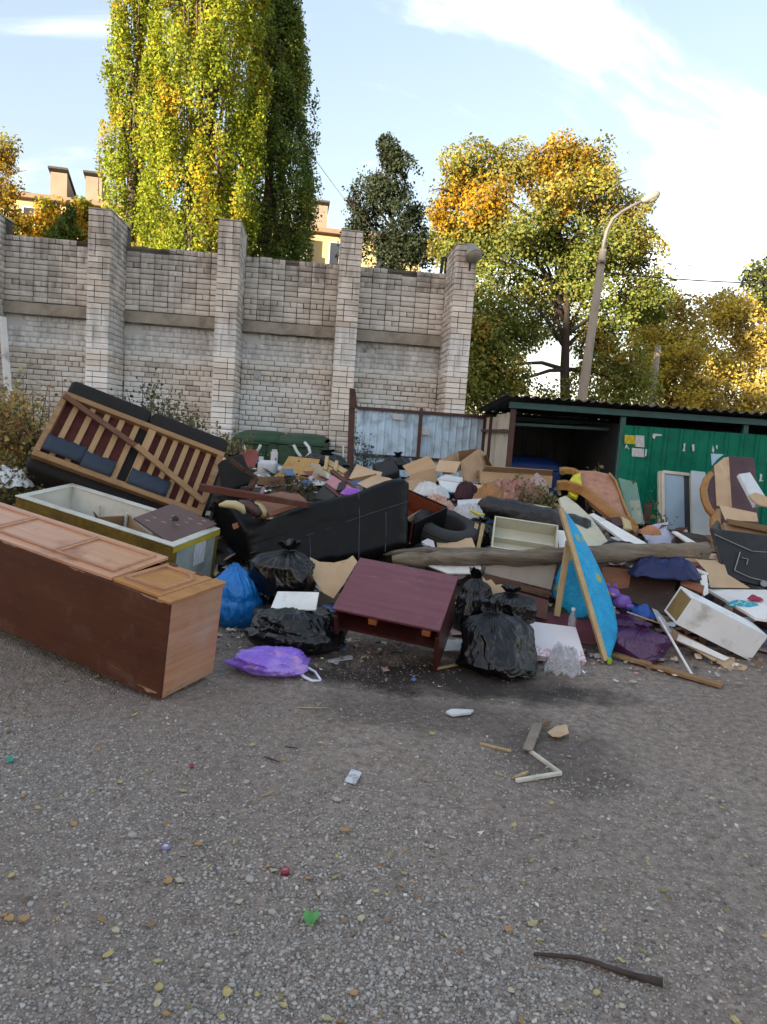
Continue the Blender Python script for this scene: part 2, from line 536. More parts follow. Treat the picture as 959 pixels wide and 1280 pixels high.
# dead leaves and crumbs too small to count
def litter(n, seed):
    y = 1.7 + 8.3 * NP.random(n) ** 1.2
    x = (NP.random(n) * 2 - 1) * (y * .56 + .5) + .05 * y
    k = NP.random(n) < .62 + .4 * vnoise(x, y, 0, 1.1)
    x, y = x[k], y[k]; m = len(x)
    s = .004 + .014 * NP.random(m) ** 2
    q = np.array([(-1, 0, 0), (0, -.45, .12), (1, 0, 0), (0, .45, .12)], float)
    R_ = rotm(m); th = NP.random(m) * 6.28
    Z = np.zeros((m, 3, 3)); Z[:, 0, 0] = np.cos(th); Z[:, 0, 1] = -np.sin(th); Z[:, 1, 0] = np.sin(th); Z[:, 1, 1] = np.cos(th); Z[:, 2, 2] = 1
    V = np.einsum('nij,kj->nki', Z, q) * s[:, None, None]
    V[..., 2] += NP.normal(0, .25, (m, 4)) * s[:, None]
    V += np.stack([x, y, gh(x, y) + .006 + .003 * NP.random(m)], -1)[:, None]
    pal = np.array([(.42, .33, .13), (.33, .24, .12), (.5, .45, .32), (.28, .17, .08), (.36, .33, .12), (.55, .52, .45)])
    return V, pal[NP.integers(0, 6, m)] * (.6 + .6 * NP.random((m, 1)))
V_, c_ = litter(2600, 3)
M_LITTER = attr_mat('leaf_crumbs', .8, .15)
og = big_mesh('leaf_crumbs', V_, np.array([(0, 1, 2, 3)]), M_LITTER, c_, kind='stuff'); tag(og, 'crumbled dead leaves and chaff scattered over gravel', 'leaf litter')

# ------------------------------------------------------------------ brick wall with buttresses
WA = math.radians(5.4)
WT = Vector((math.cos(WA), math.sin(WA), 0)); WNRM = Vector((math.sin(WA), -math.cos(WA), 0))
WO = Vector((0, 14.5, 0))
WM = Matrix(((WT.x, WNRM.x, 0, WO.x), (WT.y, WNRM.y, 0, WO.y), (0, 0, 1, 0), (0, 0, 0, 1)))   # along the wall, towards the yard, up
g = NM('silicate_brick')
oi = g.n('ShaderNodeObjectInfo'); at_ = g.n('ShaderNodeAttribute', attribute_name='col')
sc_ = g.n('ShaderNodeSeparateColor'); g.l(at_.outputs['Color'], sc_.inputs[0])
rn = g.math('FRACT', g.math('ADD', oi.outputs['Random'], sc_.outputs[0]))
v = g.map('World')
col = g.ramp(rn, [(0, lin('#b0a79c')), (.06, lin('#c2bab0')), (.35, lin('#cfc8bf')), (.75, lin('#d9d2c9')), (.93, lin('#e0dad1')), (1, lin('#c2b2a4'))])
col = g.mix(g.ramp(g.noise(v, 14, 6, .65), [(.40, 0.), (.75, .35)]), col, lin('#aca296'))
sx = g.n('ShaderNodeSeparateXYZ'); g.l(v, sx.inputs[0])
nz = g.noise(v, 1.6, 7, .65, .6)
streak = g.noise(g.map('World', (5, 5, .7)), 1.4, 6, .6, .3)
def band(lo, hi, soft, z=None):
    z = z or sx.outputs[2]
    zz = g.math('ADD', z, g.math('MULTIPLY', g.math('SUBTRACT', nz, .5), soft * 3))
    a = g.ramp(g.math('MULTIPLY', zz, .1), [((lo - soft) * .1, 0.), (lo * .1, 1.)])
    b = g.ramp(g.math('MULTIPLY', zz, .1), [(hi * .1, 1.), ((hi + soft) * .1, 0.)])
    return g.math('MULTIPLY', a, b)
# limewash left on the lower bays, soot and damp from the coping and the ledge
wash = g.math('MULTIPLY', g.math('MAXIMUM', band(2.62, 3.1, .18), g.math('MULTIPLY', band(.2, 2.0, .3), g.ramp(g.noise(v, .55, 4, .6), [(.42, 0.), (.53, 1.)]))), g.ramp(g.noise(v, 3.2, 6, .7), [(.3, .45), (.5, 1.)]))
col = g.mix(g.math('MULTIPLY', wash, .95), col, lin('#e2e2e0'))
soot = g.math('MAXIMUM', g.math('MULTIPLY', band(4.25, 4.9, .3), .9), g.math('MULTIPLY', band(3.3, 4.5, .3), g.ramp(g.noise(v, .8, 5, .6), [(.46, 0.), (.62, .8)])))
soot = g.math('MULTIPLY', g.math('MAXIMUM', soot, g.math('MULTIPLY', band(2.75, 3.2, .2), .7)), g.ramp(streak, [(.35, .15), (.62, 1.)]))
col = g.mix(g.math('MULTIPLY', soot, .66), col, lin('#48423c'))
g.set(Base_Color=col, Roughness=.9, Specular_IOR_Level=.2)
g.bump(g.noise(v, 55, 6, .7), .45, .008)
M_BRICK = g.m
g2 = NM('old_mortar'); v = g2.map('World')
c_ = g2.mix(g2.noise(v, 9, 6, .6), lin('#574f48'), lin('#766c62'))
c_ = g2.mix(g2.ramp(g2.noise(v, 1.3, 6, .6), [(.4, 0.), (.65, .8)]), c_, lin('#37332f'))
sz = g2.n('ShaderNodeSeparateXYZ'); g2.l(v, sz.inputs[0])
zz2 = g2.math('ADD', sz.outputs[2], g2.math('MULTIPLY', g2.math('SUBTRACT', g2.noise(v, 1.6, 7, .65, .6), .5), .5))
pl_ = g2.math('MULTIPLY', g2.ramp(g2.math('MULTIPLY', zz2, .1), [(.245, 0.), (.262, 1.)]), g2.ramp(g2.math('MULTIPLY', zz2, .1), [(.31, 1.), (.322, 0.)]))
pl_ = g2.math('MULTIPLY', pl_, g2.ramp(g2.noise(v, 3.2, 6, .7), [(.35, .2), (.5, 1.)]))
c_ = g2.mix(g2.math('MULTIPLY', pl_, .9), c_, lin('#cfcecb'))
g2.set(Base_Color=c_, Roughness=.95, Specular_IOR_Level=.1); g2.bump(g2.noise(v, 60, 6, .7), .5, .01)
M_MORTAR = g2.m
M_CONC = pm('weathered_concrete', '#a89f92', '#8f877b', .9, 3, .4, 45, dirt=('#4a443c', .5), dscale=2.2, bdist=.01)

wall = thing('brick_wall', 'tall pale silicate brick wall with projecting brick buttresses and a concrete ledge', 'wall', WO, M=Matrix.Translation(WO))
CO, BL, BH, JT = .0965, .25, .0855, .011      # course, stretcher, brick height, joint
PIL = [-9.74, -7.59, -5.45, -3.28, -1.17, .88]
PW, PD, PTOP, WTOP = .375, 1.02, 4.86, 4.60
def wbox(mb, s0, s1, n0, n1, z0, z1): mb.box((s0, n0, z0), (s1, n1, z1))
# backing walls: upper and lower bays share a core, kept behind the brick faces
core = MB(WM)
for a, b in zip(PIL[:-1], PIL[1:]):
    wbox(core, a + PW - .02, b + .02, -.40, -.022, 3.2, WTOP - .10)
    wbox(core, a + PW - .02, b + .02, -.40, -.072, -.3, 3.2)
core.build('mortar_core', M_MORTAR, wall)
def brick_pts(s0, s1, n0, n1, z0, z1):
    j = lambda k: NP.normal(0, k)
    ch = .004
    f = n1 + j(.0035)
    a0, a1, b0, b1 = s0 + j(.002), s1 + j(.002), z0 + j(.0018), z1 + j(.0018)
    lo = [(a0, n0, b0), (a1, n0, b0), (a1, n0, b1), (a0, n0, b1)]
    mid = [(a0, f - ch, b0), (a1, f - ch, b0), (a1, f - ch, b1), (a0, f - ch, b1)]
    fr = [(a0 + ch, f, b0 + ch), (a1 - ch, f + j(.002), b0 + ch), (a1 - ch, f + j(.002), b1 - ch), (a0 + ch, f, b1 - ch)]
    return lo + mid + fr
BF = np.array([(0, 1, 5, 4), (1, 2, 6, 5), (2, 3, 7, 6), (3, 0, 4, 7), (4, 5, 9, 8), (5, 6, 10, 9), (6, 7, 11, 10), (7, 4, 8, 11), (8, 9, 10, 11)])
WMn = np.array(WM)
def to_world(V): return V @ WMn[:3, :3].T + WMn[:3, 3]
for bi, (a, b) in enumerate(zip(PIL[:-1], PIL[1:])):
    a += PW; B = []
    n = round((b - a) / (BL + JT)); st = (b - a) / n
    # upper bay, stack bond with a header row now and then
    rows = int((WTOP - 3.37) / CO)
    for r in range(rows):
        z = 3.37 + r * CO
        head = r in (3, 8, rows - 1)
        for i in range(n):
            if r == rows - 1 and NP.random() < .22: continue
            tilt = NP.normal(0, .006) if r >= rows - 2 else 0
            parts = [(0, st / 2), (st / 2, st)] if (head or NP.random() < .06) else [(0, st)]
            for (c, d) in parts:
                B.append(brick_pts(a + i * st + c + JT / 2, a + i * st + d - JT / 2, -.09, 0 + NP.normal(0, .003), z + tilt, z + BH + tilt))
    # lower bay, running bond with header rows, set back under the ledge
    rows = int(3.12 / CO)
    for r in range(rows):
        z = .04 + r * CO
        if z < .3: continue
        hw = st / 2 if r % 4 == 3 else st
        off = (0 if r % 2 else .5) * st if r % 4 != 3 else .25 * st
        s = a - off
        while s < b - .02:
            s0, s1 = max(s, a), min(s + hw, b)
            hole = (r in (rows - 1, rows - 2)) and s0 < a + .22
            if s1 - s0 > .03 and not hole:
                B.append(brick_pts(s0 + JT / 2, s1 - JT / 2, -.12, -.05, z, z + BH))
            s += hw
    V = to_world(np.array(B))
    rc = NP.random((len(B), 1)).repeat(3, 1)
    big_mesh('bay_bricks', V, BF, M_BRICK, rc, parent=wall, kind='stuff')
    # ledge of precast concrete, chipped
    mb = MB(WM)
    N = 18; pts = []
    for k in range(N + 1):
        s = a + .002 + (b - a - .004) * k / N
        e = NP.normal(0, .006)
        pts.append([(s, -.06, 3.14), (s, .085 + e, 3.14 + NP.normal(0, .004)), (s, .09 + e, 3.335 + NP.normal(0, .006)), (s, -.005, 3.355)])
    mb.grid(pts).build('concrete_ledge', M_CONC, wall)
    # coping stones of crumbling mortar
    mb = MB(WM); pts = []
    N = 40
    for k in range(N + 1):
        s = a + .002 + (b - a - .004) * k / N
        z = WTOP - .085 + .03 * (mnoise.noise(Vector((s * 3, bi, 0))) + .5 * mnoise.noise(Vector((s * 11, bi, 2))))
        pts.append([(s, -.41, z - .06), (s, -.40, z), (s, -.2, z + .02), (s, -.02, z), (s, -.008, z - .05)])
    mb.grid(pts).build('coping', M_MORTAR, wall)
# buttresses: front bricks one by one, the rest of each as joined courses
sme = {}
def brick_mesh(L, D):
    if (L, D) not in sme:
        me = bpy.data.meshes.new('brick'); h = BH
        bm = bmesh.new(); bmesh.ops.create_cube(bm, size=1)
        bmesh.ops.scale(bm, vec=(L, D, h), verts=bm.verts)
        bmesh.ops.bevel(bm, geom=[e for e in bm.edges], offset=.004, segments=1, affect='EDGES')
        bm.to_mesh(me); bm.free(); me.materials.append(M_BRICK); sme[(L, D)] = me
    return sme[(L, D)]
for pi, p0 in enumerate(PIL):
    top = PTOP + (-.02, -.05, .0, .02, .03, -.02)[pi]
    pc = WM @ Vector((p0 + PW / 2, PD / 2, 0))
    pier = MB(WM)
    wbox(pier, p0 + .02, p0 + PW - .02, -.40, PD - .02, -.3, top - .008)
    pil = pier.build('buttress', M_MORTAR, wall)
    inv = wm(pil).inverted()
    rows = int(top / CO); B = []
    for r in range(rows):
        z = top - (r + 1) * CO + .002
        if z < .25: break
        flip = (r // 4) % 2
        hd = .115
        cuts = [(0, BL - .005), (BL + .005, PW)] if not flip else [(0, hd), (hd + JT, PW)]
        for (c, d) in cuts:
            indiv = pi >= 2 and z > 1.32
            if indiv:
                bo = bpy.data.objects.new('brick', brick_mesh(round(d - c, 3), .12))
                COL.objects.link(bo); bo.parent = pil
                ctr = WM @ Vector((p0 + (c + d) / 2, PD - .06 + .002 + NP.normal(0, .003), z + BH / 2))
                bo.matrix_basis = inv @ Matrix.Translation(ctr) @ Matrix.Rotation(WA + NP.normal(0, .006), 4, 'Z')
            else:
                B.append(brick_pts(p0 + c, p0 + d, PD - .12, PD, z, z + BH))
        # flanks, both sides
        for side in (0, 1):
            s = PD - .13 if (r // 4 + side) % 2 else PD - .13
            first = True
            while s > -.0:
                L = BL if not (first and (r % 2)) else .12
                n0 = max(s - L, -.02)
                if s - n0 > .04:
                    q = np.array(brick_pts(n0, s - JT, 0, .06, z, z + BH))
                    # turn the face sideways
                    w = q.copy()
                    w[:, 1] = q[:, 0]
                    w[:, 0] = (p0 + PW - .06 + q[:, 1]) if side else (p0 + .06 - q[:, 1])
                    B.append(w)
                s -= L; first = False
    V = to_world(np.array(B))
    o = big_mesh('flank_bricks', V, BF, M_BRICK, NP.random((len(B), 1)).repeat(3, 1), parent=wall, kind='stuff')
    mb = MB(WM)
    wbox(mb, p0 - .004, p0 + PW + .004, -.41, PD + .004, top + .001, top + .022)
    mb.build('buttress_cap', M_CONC, wall)
# holes left for beams read as dark openings: short steel stubs inside them
M_STEEL = pm('rusty_steel', '#5a463c', '#3f3029', .75, 12, .3, 60, .3, dirt=('#6b3f28', .4))
M_BROWN = pm('brown_painted_steel', '#4d332d', '#3c2722', .55, 9, .2, 50, .1, dirt=('#2a1d19', .3))

# floodlight on the end buttress
fx = WM @ Vector((.88 + PW * .66, PD + .10, PTOP - .26))
fl = thing('floodlight', 'old domed floodlight fixed to the top of the end buttress', 'lamp', fx - Vector((0, 0, .2)))
axis = Vector((.25, -.55, -.8)).normalized()
mb = MB(); prof = [(-.17, .03), (-.16, .07), (-.08, .10), (.02, .135), (.08, .15), (.095, .145)]
ctr = fx + Vector((.02, -.05, .08))
mb.tube([ctr + axis * t for t, _ in prof], [r for _, r in prof], 24)
M_LGREY = pm('grey_lamp_shell', '#8f9089', '#70716b', .45, 8, .1, 40, dirt=('#4d4a44', .35))
mb.build('shade', M_LGREY, fl, smooth=True)
mb = MB(); mb.tube([ctr + axis * .085, ctr + axis * .115, ctr + axis * .14], [.138, .12, .04], 24)
M_GLASSY = pm('dull_lamp_glass', '#9a9688', '#7d796c', .2, 6, .05, 40)
mb.build('lens', M_GLASSY, fl, smooth=True)
mb = MB(); mb.bar(fx + Vector((0, .11, -.2)), fx + Vector((0, .11, .12)), .05, .03); mb.bar(fx + Vector((0, .1, -.16)), ctr - axis * .1, .03, .03)
mb.build('bracket', M_STEEL, fl)
# black cable box next to it, on the wall top
mb = MB(); q = WM @ Vector((.80, -.15, WTOP - .08))
mb.bar(q, q + Vector((.02, 0, .34)), .06, .06); mb.bar(q + Vector((.08, .02, 0)), q + Vector((.11, .02, .42)), .05, .05); mb.bar(q + Vector((-.01, 0, .3)), q + Vector((.14, .02, .36)), .03, .03)
M_BLK = pm('black_plastic', '#1d1e20', '#131416', .5, 6, .15, 50)
tag(mb.build('cable_bracket', M_BLK, bevel=.005), 'black metal cable bracket standing on the wall top by the end buttress', 'bracket')

# white pipe leaning in the corner at the left
a, b = at(7, 398, 13.2), at(18, 486, 12.9)
a = a + (a - b) * .02; b = Vector((b.x + .03, b.y, gh(b.x, b.y)))
mb = MB(); mb.bar(at(3, 396, 13.1), b, .12, .05)
M_WHITE = pm('chipped_white_paint', '#dcdcda', '#c8c7c3', .55, 5, .12, 50, dirt=('#7d766c', .25))
tag(mb.build('white_post', M_WHITE, bevel=.004), 'long white board standing on end against the brick wall', 'board')

# paper notice on the lower wall
def notice(name, p3o, mat, label, t=.002):
    p3, ol = p3o
    return tag(sheet(name, mat, p3, ol, t, bevel=0), label, 'notice')
def print_mat(name, paper, ink, scale=60, amount=.5, accent=None):
    g = NM(name); v = g.map('Object', (1, 1, 1))
    st = g.n('ShaderNodeTexWave', bands_direction='Z'); g.l(v, st.inputs[0]); st.inputs['Scale'].default_value = scale
    st.inputs['Distortion'].default_value = 0
    wds = g.noise(g.map('Object', (60, 60, 12)), 1.2, 2)
    f = g.math('MULTIPLY', g.ramp(st.outputs['Fac'], [(.45, 0.), (.6, 1.)]), g.ramp(wds, [(.44, 0.), (.5, amount)]))
    c = g.mix(f, lin(paper), lin(ink))
    if accent:
        zz = g.n('ShaderNodeSeparateXYZ'); g.l(v, zz.inputs[0])
        c = g.mix(g.ramp(zz.outputs[2], [(accent[1] - .004, 0.), (accent[1], 1.)]), c, lin(accent[0]))
    g.set(Base_Color=c, Roughness=.7)
    return g.m
M_PRINT = print_mat('printed_notice', '#b9bcc0', '#55585c')
def wallnote(x, y, w, h, D, mat, name, label):
    return notice(name, quad((x, y, D), (x + w, y + w * .07, D), (x + w, y + h, D), (x, y + h, D)), mat, label)

# ------------------------------------------------------------------ profiled sheet helper
def profile(mb, o, e1, e2, L, H_, pitch, depth, nrm, kind='trap', rows=1, wob=0):
    """corrugated sheet: o corner, e1 across the ribs, e2 along the ribs"""
    o, e1, e2, nrm = Vector(o), Vector(e1).normalized(), Vector(e2).normalized(), Vector(nrm).normalized()
    xs = []
    n = max(1, int(L / pitch)); pt = L / n
    for i in range(n):
        b = i * pt
        if kind == 'trap': xs += [(b, 0), (b + pt * .62, 0), (b + pt * .72, depth), (b + pt * .90, depth)]
        else: xs += [(b + pt * k / 6, depth * .5 * (1 - math.cos(2 * math.pi * k / 6))) for k in range(6)]
    xs.append((L, 0))
    pts = []
    for r in range(rows + 1):
        pts.append([o + e1 * x + e2 * (H_ * r / rows) + nrm * (d + (NP.normal(0, wob) if wob else 0)) for x, d in xs])
    mb.grid(pts)

# ------------------------------------------------------------------ metal fence between the wall and the shelter
M_FENCE = pm('blue_grey_sheet_metal', '#b9d3e8', '#abc7dd', .5, 2.5, .08, 30, 0, dirt=('#5f6468', .4), dscale=4, stretch=(1, 1, .3))
fA = at(441, 600, 12.4); fA.z = 0
fB = Vector((1.62, 12.62, 0))
fence = thing('metal_fence', 'pale blue profiled metal fence with brown steel rails below the end buttress', 'fence', (fA + fB) / 2)
fd = (fB - fA); fl_ = fd.length; fdn = fd.normalized(); fn = Vector((fdn.y, -fdn.x, 0))
k = 3
for i in range(k):
    mb = MB(); profile(mb, fA + fdn * (fl_ * i / k + .004) + Vector((0, 0, .08)) + fn * (.012 if i % 2 else 0), fdn, (0, 0, 1), fl_ / k - .004, 1.74, .115, .018, fn, wob=.002, rows=4)
    mb.build('metal_sheet', M_FENCE, fence)
for z in (1.83, 1.06):
    mb = MB(); mb.bar(fA + fn * .05 + Vector((0, 0, z)), fB + fn * .05 + Vector((0, 0, z)), .04, .05); mb.build('rail', M_BROWN, fence, bevel=.004)
for t in (.485, .985):
    q = fA + fdn * fl_ * t + fn * .095
    mb = MB(); mb.bar(q, q + Vector((0, 0, 1.9)), .06, .045, (0, 1, 0)); mb.build('post', M_BROWN, fence, bevel=.004)
# nearer gate post, taller, with a hasp
gp = at(439, 600, 10.6); gp.z = gh(gp.x, gp.y)
post = thing('gate_post', 'tall rusty brown steel gate post standing before the metal fence', 'post', gp)
mb = MB(); top = at(441, 486, 10.6)
mb.bar((gp.x, gp.y, 0), (top.x, top.y, top.z), .085, .085, (0, 1, 0)); mb.build('tube', M_BROWN, post, bevel=.006)
mb = MB(); mb.bar((top.x + .03, top.y - .04, top.z - .02), (top.x + .07, top.y - .04, top.z - .26), .03, .03); mb.bar((top.x - .0, top.y - .05, top.z - .25), (top.x + .09, top.y - .05, top.z - .25), .02, .05); mb.build('hinge', M_BROWN, post, bevel=.004)
mb = MB(); mb.bar((gp.x - .075, gp.y + .03, .0), (top.x - .085, top.y + .03, 1.25), .03, .02); mb.build('strip', M_WHITE, post)

# ------------------------------------------------------------------ bin shelter
SY0, SY1, SX0, SX1 = 10.0, 12.7, 1.62, 8.2
shed = thing('bin_shelter', 'low open bin shelter with corrugated roof and green sheet metal front', 'shelter', ((SX0 + SX1) / 2, SY0, 0))
M_GREEN = pm('green_sheet_metal', '#02705a', '#02604c', .45, 2.2, .06, 30, .1, dirt=('#06483a', .35), dscale=5, stretch=(1, 1, .25), spec=.15)
M_TEAL = pm('teal_painted_beam', '#2c5a5a', '#234a4b', .5, 6, .1, 40)
M_ROOF = pm('weathered_roof_sheet', '#4a4643', '#35322f', .8, 3, .3, 40, dirt=('#6d665a', .35))
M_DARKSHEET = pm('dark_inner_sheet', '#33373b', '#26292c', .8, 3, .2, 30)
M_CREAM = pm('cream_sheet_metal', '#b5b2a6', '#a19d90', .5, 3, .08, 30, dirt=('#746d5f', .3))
rz0, rz1 = 2.02, 1.90
nsh = 6
for i in range(nsh):
    w_ = (SX1 - SX0 + .35) / nsh
    mb = MB()
    sl = Vector((0, SY1 + .2 - SY0 + .3, rz1 - rz0 - .02))
    profile(mb, (SX0 - .2 + w_ * i, SY0 - .3, rz0 + .03 + (.006 if i % 2 else 0) + NP.normal(0, .005)), (1, 0, 0), sl, w_ + .05, sl.length, .13, .035, (0, 0, 1), 'wave', 3, .004)
    mb.build('roof_sheet', M_ROOF, shed, solid=.006)
for z, y, h in ((rz0 - .055, SY0 - .07, .085), (rz1 - .06, SY1 - .05, .07)):
    mb = MB(); mb.bar((SX0 - .05, y, z), (SX1, y, z), .06, h); mb.build('beam', M_TEAL, shed, bevel=.005)
for x in (SX0 + .02, 3.11, 4.75, 6.4, SX1 - .05):
    mb = MB(); mb.bar((x, SY0, 0), (x, SY0, rz0 - .1), .07, .07, (0, 1, 0)); mb.build('post', M_BROWN if x < 2 else M_TEAL, shed, bevel=.004)
# near side: cream sheets on brown rails
for i in range(2):
    y0 = SY0 + .04 + i * 1.33
    mb = MB(); profile(mb, (SX0, y0, .06), (0, 1, 0), (0, 0, 1), 1.3, 1.80 if i == 0 else 1.76, .2, .012, (-1, 0, 0), rows=3, wob=.003)
    mb.build('side_sheet', M_CREAM, shed)
for z in (1.62, .92):
    mb = MB(); mb.bar((SX0 - .05, SY0, z), (SX0 - .05, SY1, z - .02), .04, .04); mb.build('side_rail', M_BROWN, shed)
for y in (SY0 + 1.35, SY1 - .03):
    mb = MB(); mb.bar((SX0 - .085, y, 0), (SX0 - .085, y, 1.82), .045, .05, (0, 1, 0)); mb.build('side_post', M_BROWN, shed, bevel=.004)
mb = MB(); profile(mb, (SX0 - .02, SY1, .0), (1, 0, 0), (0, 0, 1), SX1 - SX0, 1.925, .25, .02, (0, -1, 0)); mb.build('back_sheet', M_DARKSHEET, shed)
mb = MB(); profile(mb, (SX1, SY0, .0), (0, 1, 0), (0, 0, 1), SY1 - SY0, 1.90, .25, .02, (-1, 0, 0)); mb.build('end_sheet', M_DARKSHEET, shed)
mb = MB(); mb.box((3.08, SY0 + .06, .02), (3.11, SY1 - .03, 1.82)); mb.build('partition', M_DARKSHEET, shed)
mb = MB(); mb.bar((SX0, SY0 + .5, 1.72), (3.1, SY0 + .5, 1.74), .04, .04); mb.build('inner_rail', M_TEAL, shed)
# green front sheets, each hung from the beam
GF = SY0 - .04
x = 3.12
for i in range(5):
    w_ = 1.02
    mb = MB(); profile(mb, (x, GF - (.012 if i % 2 else 0), .5), (1, 0, 0), (0, 0, 1), w_, 1.30 + NP.normal(0, .004), .20, .022, (0, -1, 0), rows=4, wob=.0015)
    mb.build('front_sheet', M_GREEN, shed)
    x += w_ - .01
# notices and scraps on the green sheets
M_YEL = print_mat('yellow_printed_notice', '#c2b320', '#4b4a22', 50, .8)
def gnote(name, x0, y0, x1, y1, mat, label, cat='notice', dy=0):
    D = GF - .03
    a, b, c, d = at(x0, y0, D), at(x1, y0 + (x1 - x0) * .07, D), at(x1, y1 + (x1 - x0) * .07, D), at(x0, y1, D)
    o = MB().prism([a, b, c, d], (0, .0025, 0)).build(name, mat)
    return tag(o, label, cat)
gnote('paper_notice', 781, 543.5, 794, 554.5, M_YEL, 'yellow printed notice pasted on the green sheet metal')
gnote('paper_notice', 794.5, 544, 805.5, 558.5, M_PRINT, 'grey printed notice pasted beside the yellow one')
gnote('paper_notice', 790, 560, 805, 570.5, M_PRINT, 'wide white notice pasted below the yellow and grey ones')
M_SCRAP = pm('torn_paper', '#c4c6c8', '#aeb0b2', .8, 20, .2, 60)
def scrap(pts, label, D=GF - .03):
    v_ = [at(x, y, D) for x, y in pts]
    tag(MB().prism(v_, (0, .002, 0)).build('paper_scrap', M_SCRAP), label, 'paper scrap')
scrap([(781, 561), (783, 555), (785, 561), (787, 562), (784, 559)], 'white torn corner of paper under the yellow notice')
scrap([(807, 561), (809, 562), (808, 570), (806, 571)], 'narrow white paper strip beside the wide notice')
scrap([(816, 542), (828, 543), (827, 545), (820, 545), (818, 549), (816, 547)], 'hooked white paper remnant high on the green sheet')
scrap([(854, 555), (857, 554), (856, 561), (857, 564), (853, 564), (855, 559)], 'small upright white paper remnant on the green sheet')
scrap([(865, 556), (868, 555), (868, 563), (866, 565)], 'thin white paper remnant beside the small upright one')
scrap([(891, 556), (893, 562), (892, 567), (890, 563)], 'slanting white scratch of paper above the maroon panel')
scrap([(895, 557), (897, 556), (897, 562), (895, 560)], 'tiny white paper flake beside the slanting scratch')
scrap([(950, 592), (953, 593), (952, 600), (955, 601), (949, 602), (950, 597)], 'angular white paper remnant beside the foam block')
# blue bin inside the shelter
def bin_(name, label, x0, x1, y0, y1, h, body, lidm, z0=.12):
    t = thing(name, label, 'bin', ((x0 + x1) / 2, (y0 + y1) / 2, 0))
    i = .10
    mb = MB(); mb.hexa([(x0 + i, y0 + i, z0), (x1 - i, y0 + i, z0), (x1 - i, y1 - i, z0), (x0 + i, y1 - i, z0), (x0 + .02, y0 + .02, h - .18), (x1 - .02, y0 + .02, h - .18), (x1 - .02, y1 - .02, h - .18), (x0 + .02, y1 - .02, h - .18)])
    mb.build('body', body, t, bevel=.03, seg=3)
    mb = MB(); mb.box((x0, y0, h - .185), (x1, y1, h - .13)); mb.build('rim', body, t, bevel=.012)
    mb = MB(); pts = []
    for a_ in range(9):
        u = a_ / 8
        row = []
        for b_ in range(9):
            w = b_ / 8
            z = h - .13 + .13 * (1 - abs(2 * w - 1) ** 3.) * (1 - .5 * abs(2 * u - 1) ** 5)
            row.append((x0 + .01 + (x1 - x0 - .02) * u, y0 + .01 + (y1 - y0 - .02) * w, z))
        pts.append(row)
    mb.grid(pts); mb.build('lid', lidm, t, smooth=True, solid=.012)
    for sx_ in (x0 + .15, x1 - .15):
        for sy_ in (y0 + .15, y1 - .15):
            mb = MB(); mb.tube([(sx_ - .02, sy_, .08), (sx_ + .02, sy_, .08)], .08, 14); mb.build('wheel', M_BLK, t)
    mb = MB(); mb.tube([(x0 + .2, y0 - .03, h - .2), (x1 - .2, y0 - .03, h - .2)], .016, 8); mb.build('handle', body, t)
    for sx_ in (x0 + .3, x1 - .3):
        mb = MB(); mb.bar((sx_, y0 + .01, h - .2), (sx_, y0 + .03, .5), .06, .05, (0, 1, 0)); mb.build('rib', body, t, bevel=.01)
    return t
M_BBLUE = pm('blue_bin_plastic', '#1f3f86', '#19346e', .5, 3, .06, 30)
M_BGREEN = pm('green_bin_plastic', '#20452f', '#193a27', .5, 3, .06, 30, dirt=('#3f4a40', .25))
bin_('wheeled_bin', 'dark blue wheeled bin standing inside the open shelter', 1.78, 2.68, 11.2, 12.2, 1.25, M_BBLUE, M_BBLUE)
x0 = at(293, 560, 12.6).x
bin_('wheeled_bin', 'dark green wheeled bin by the second buttress, partly behind weeds', x0, x0 + .84, 12.4, 13.7, 1.33, M_BGREEN, M_BGREEN)
x0 = at(348, 560, 12.5).x
bin_('wheeled_bin', 'dark green wheeled bin nearest the gate post', x0, x0 + .80, 12.3, 13.6, 1.33, M_BGREEN, M_BGREEN)

# notices on the fence and the wall
def face_note(x0, y0, x1, y1, D, label, mat=M_PRINT):
    a, b, c, d = at(x0, y0, D), at(x1, y0 + (x1 - x0) * .08, D), at(x1, y1 + (x1 - x0) * .08, D), at(x0, y1, D)
    tag(MB().prism([a, b, c, d], fn * .003).build('paper_notice', mat), label, 'notice')
face_note(491, 517, 504, 524, fA.y + .055 - .07, 'faded paper notice on the fence sheet by the gate post')
face_note(525, 534, 537, 543, fA.y + .09 - .07, 'faded paper notice on the fence sheet by the shelter')
q = WM @ Vector((-2.3, .0, 0))
wallnote(317.5, 463, 9, 10, 14.28, M_PRINT, 'paper_notice', 'pale paper notice pasted on the lower brick wall')

# ------------------------------------------------------------------ street lamp, far pole, wires
M_POLE = pm('concrete_pole', '#9b9184', '#857b6e', .9, 4, .3, 40, dirt=('#6b6156', .3), stretch=(1, 1, .2))
lampY = 16.0
b0 = at(727, 503, lampY); b1 = at(754, 312, lampY)
base = b0 + (b0 - b1) * (b0.z / (b1.z - b0.z)) * 1.0
lamp = thing('street_lamp', 'leaning concrete street lamp with curved steel arm behind the bin shelter', 'street lamp', base)
mb = MB(); mb.tube([base, b0, b1], [.12, .105, .075], 14); mb.build('pole', M_POLE, lamp, smooth=True)
M_ARM = pm('galvanised_arm', '#7d7b76', '#67655f', .6, 6, .1, 40, .4)
mb = MB(); mb.tube([at(752.5, 325, lampY), at(755, 305, lampY), at(759, 288, lampY), at(766, 274, lampY), at(777, 265, lampY), at(791, 257, lampY), at(806, 250, lampY)], [.05, .048, .042, .036, .034, .032, .03], 10); mb.build('arm', M_ARM, lamp, smooth=True)
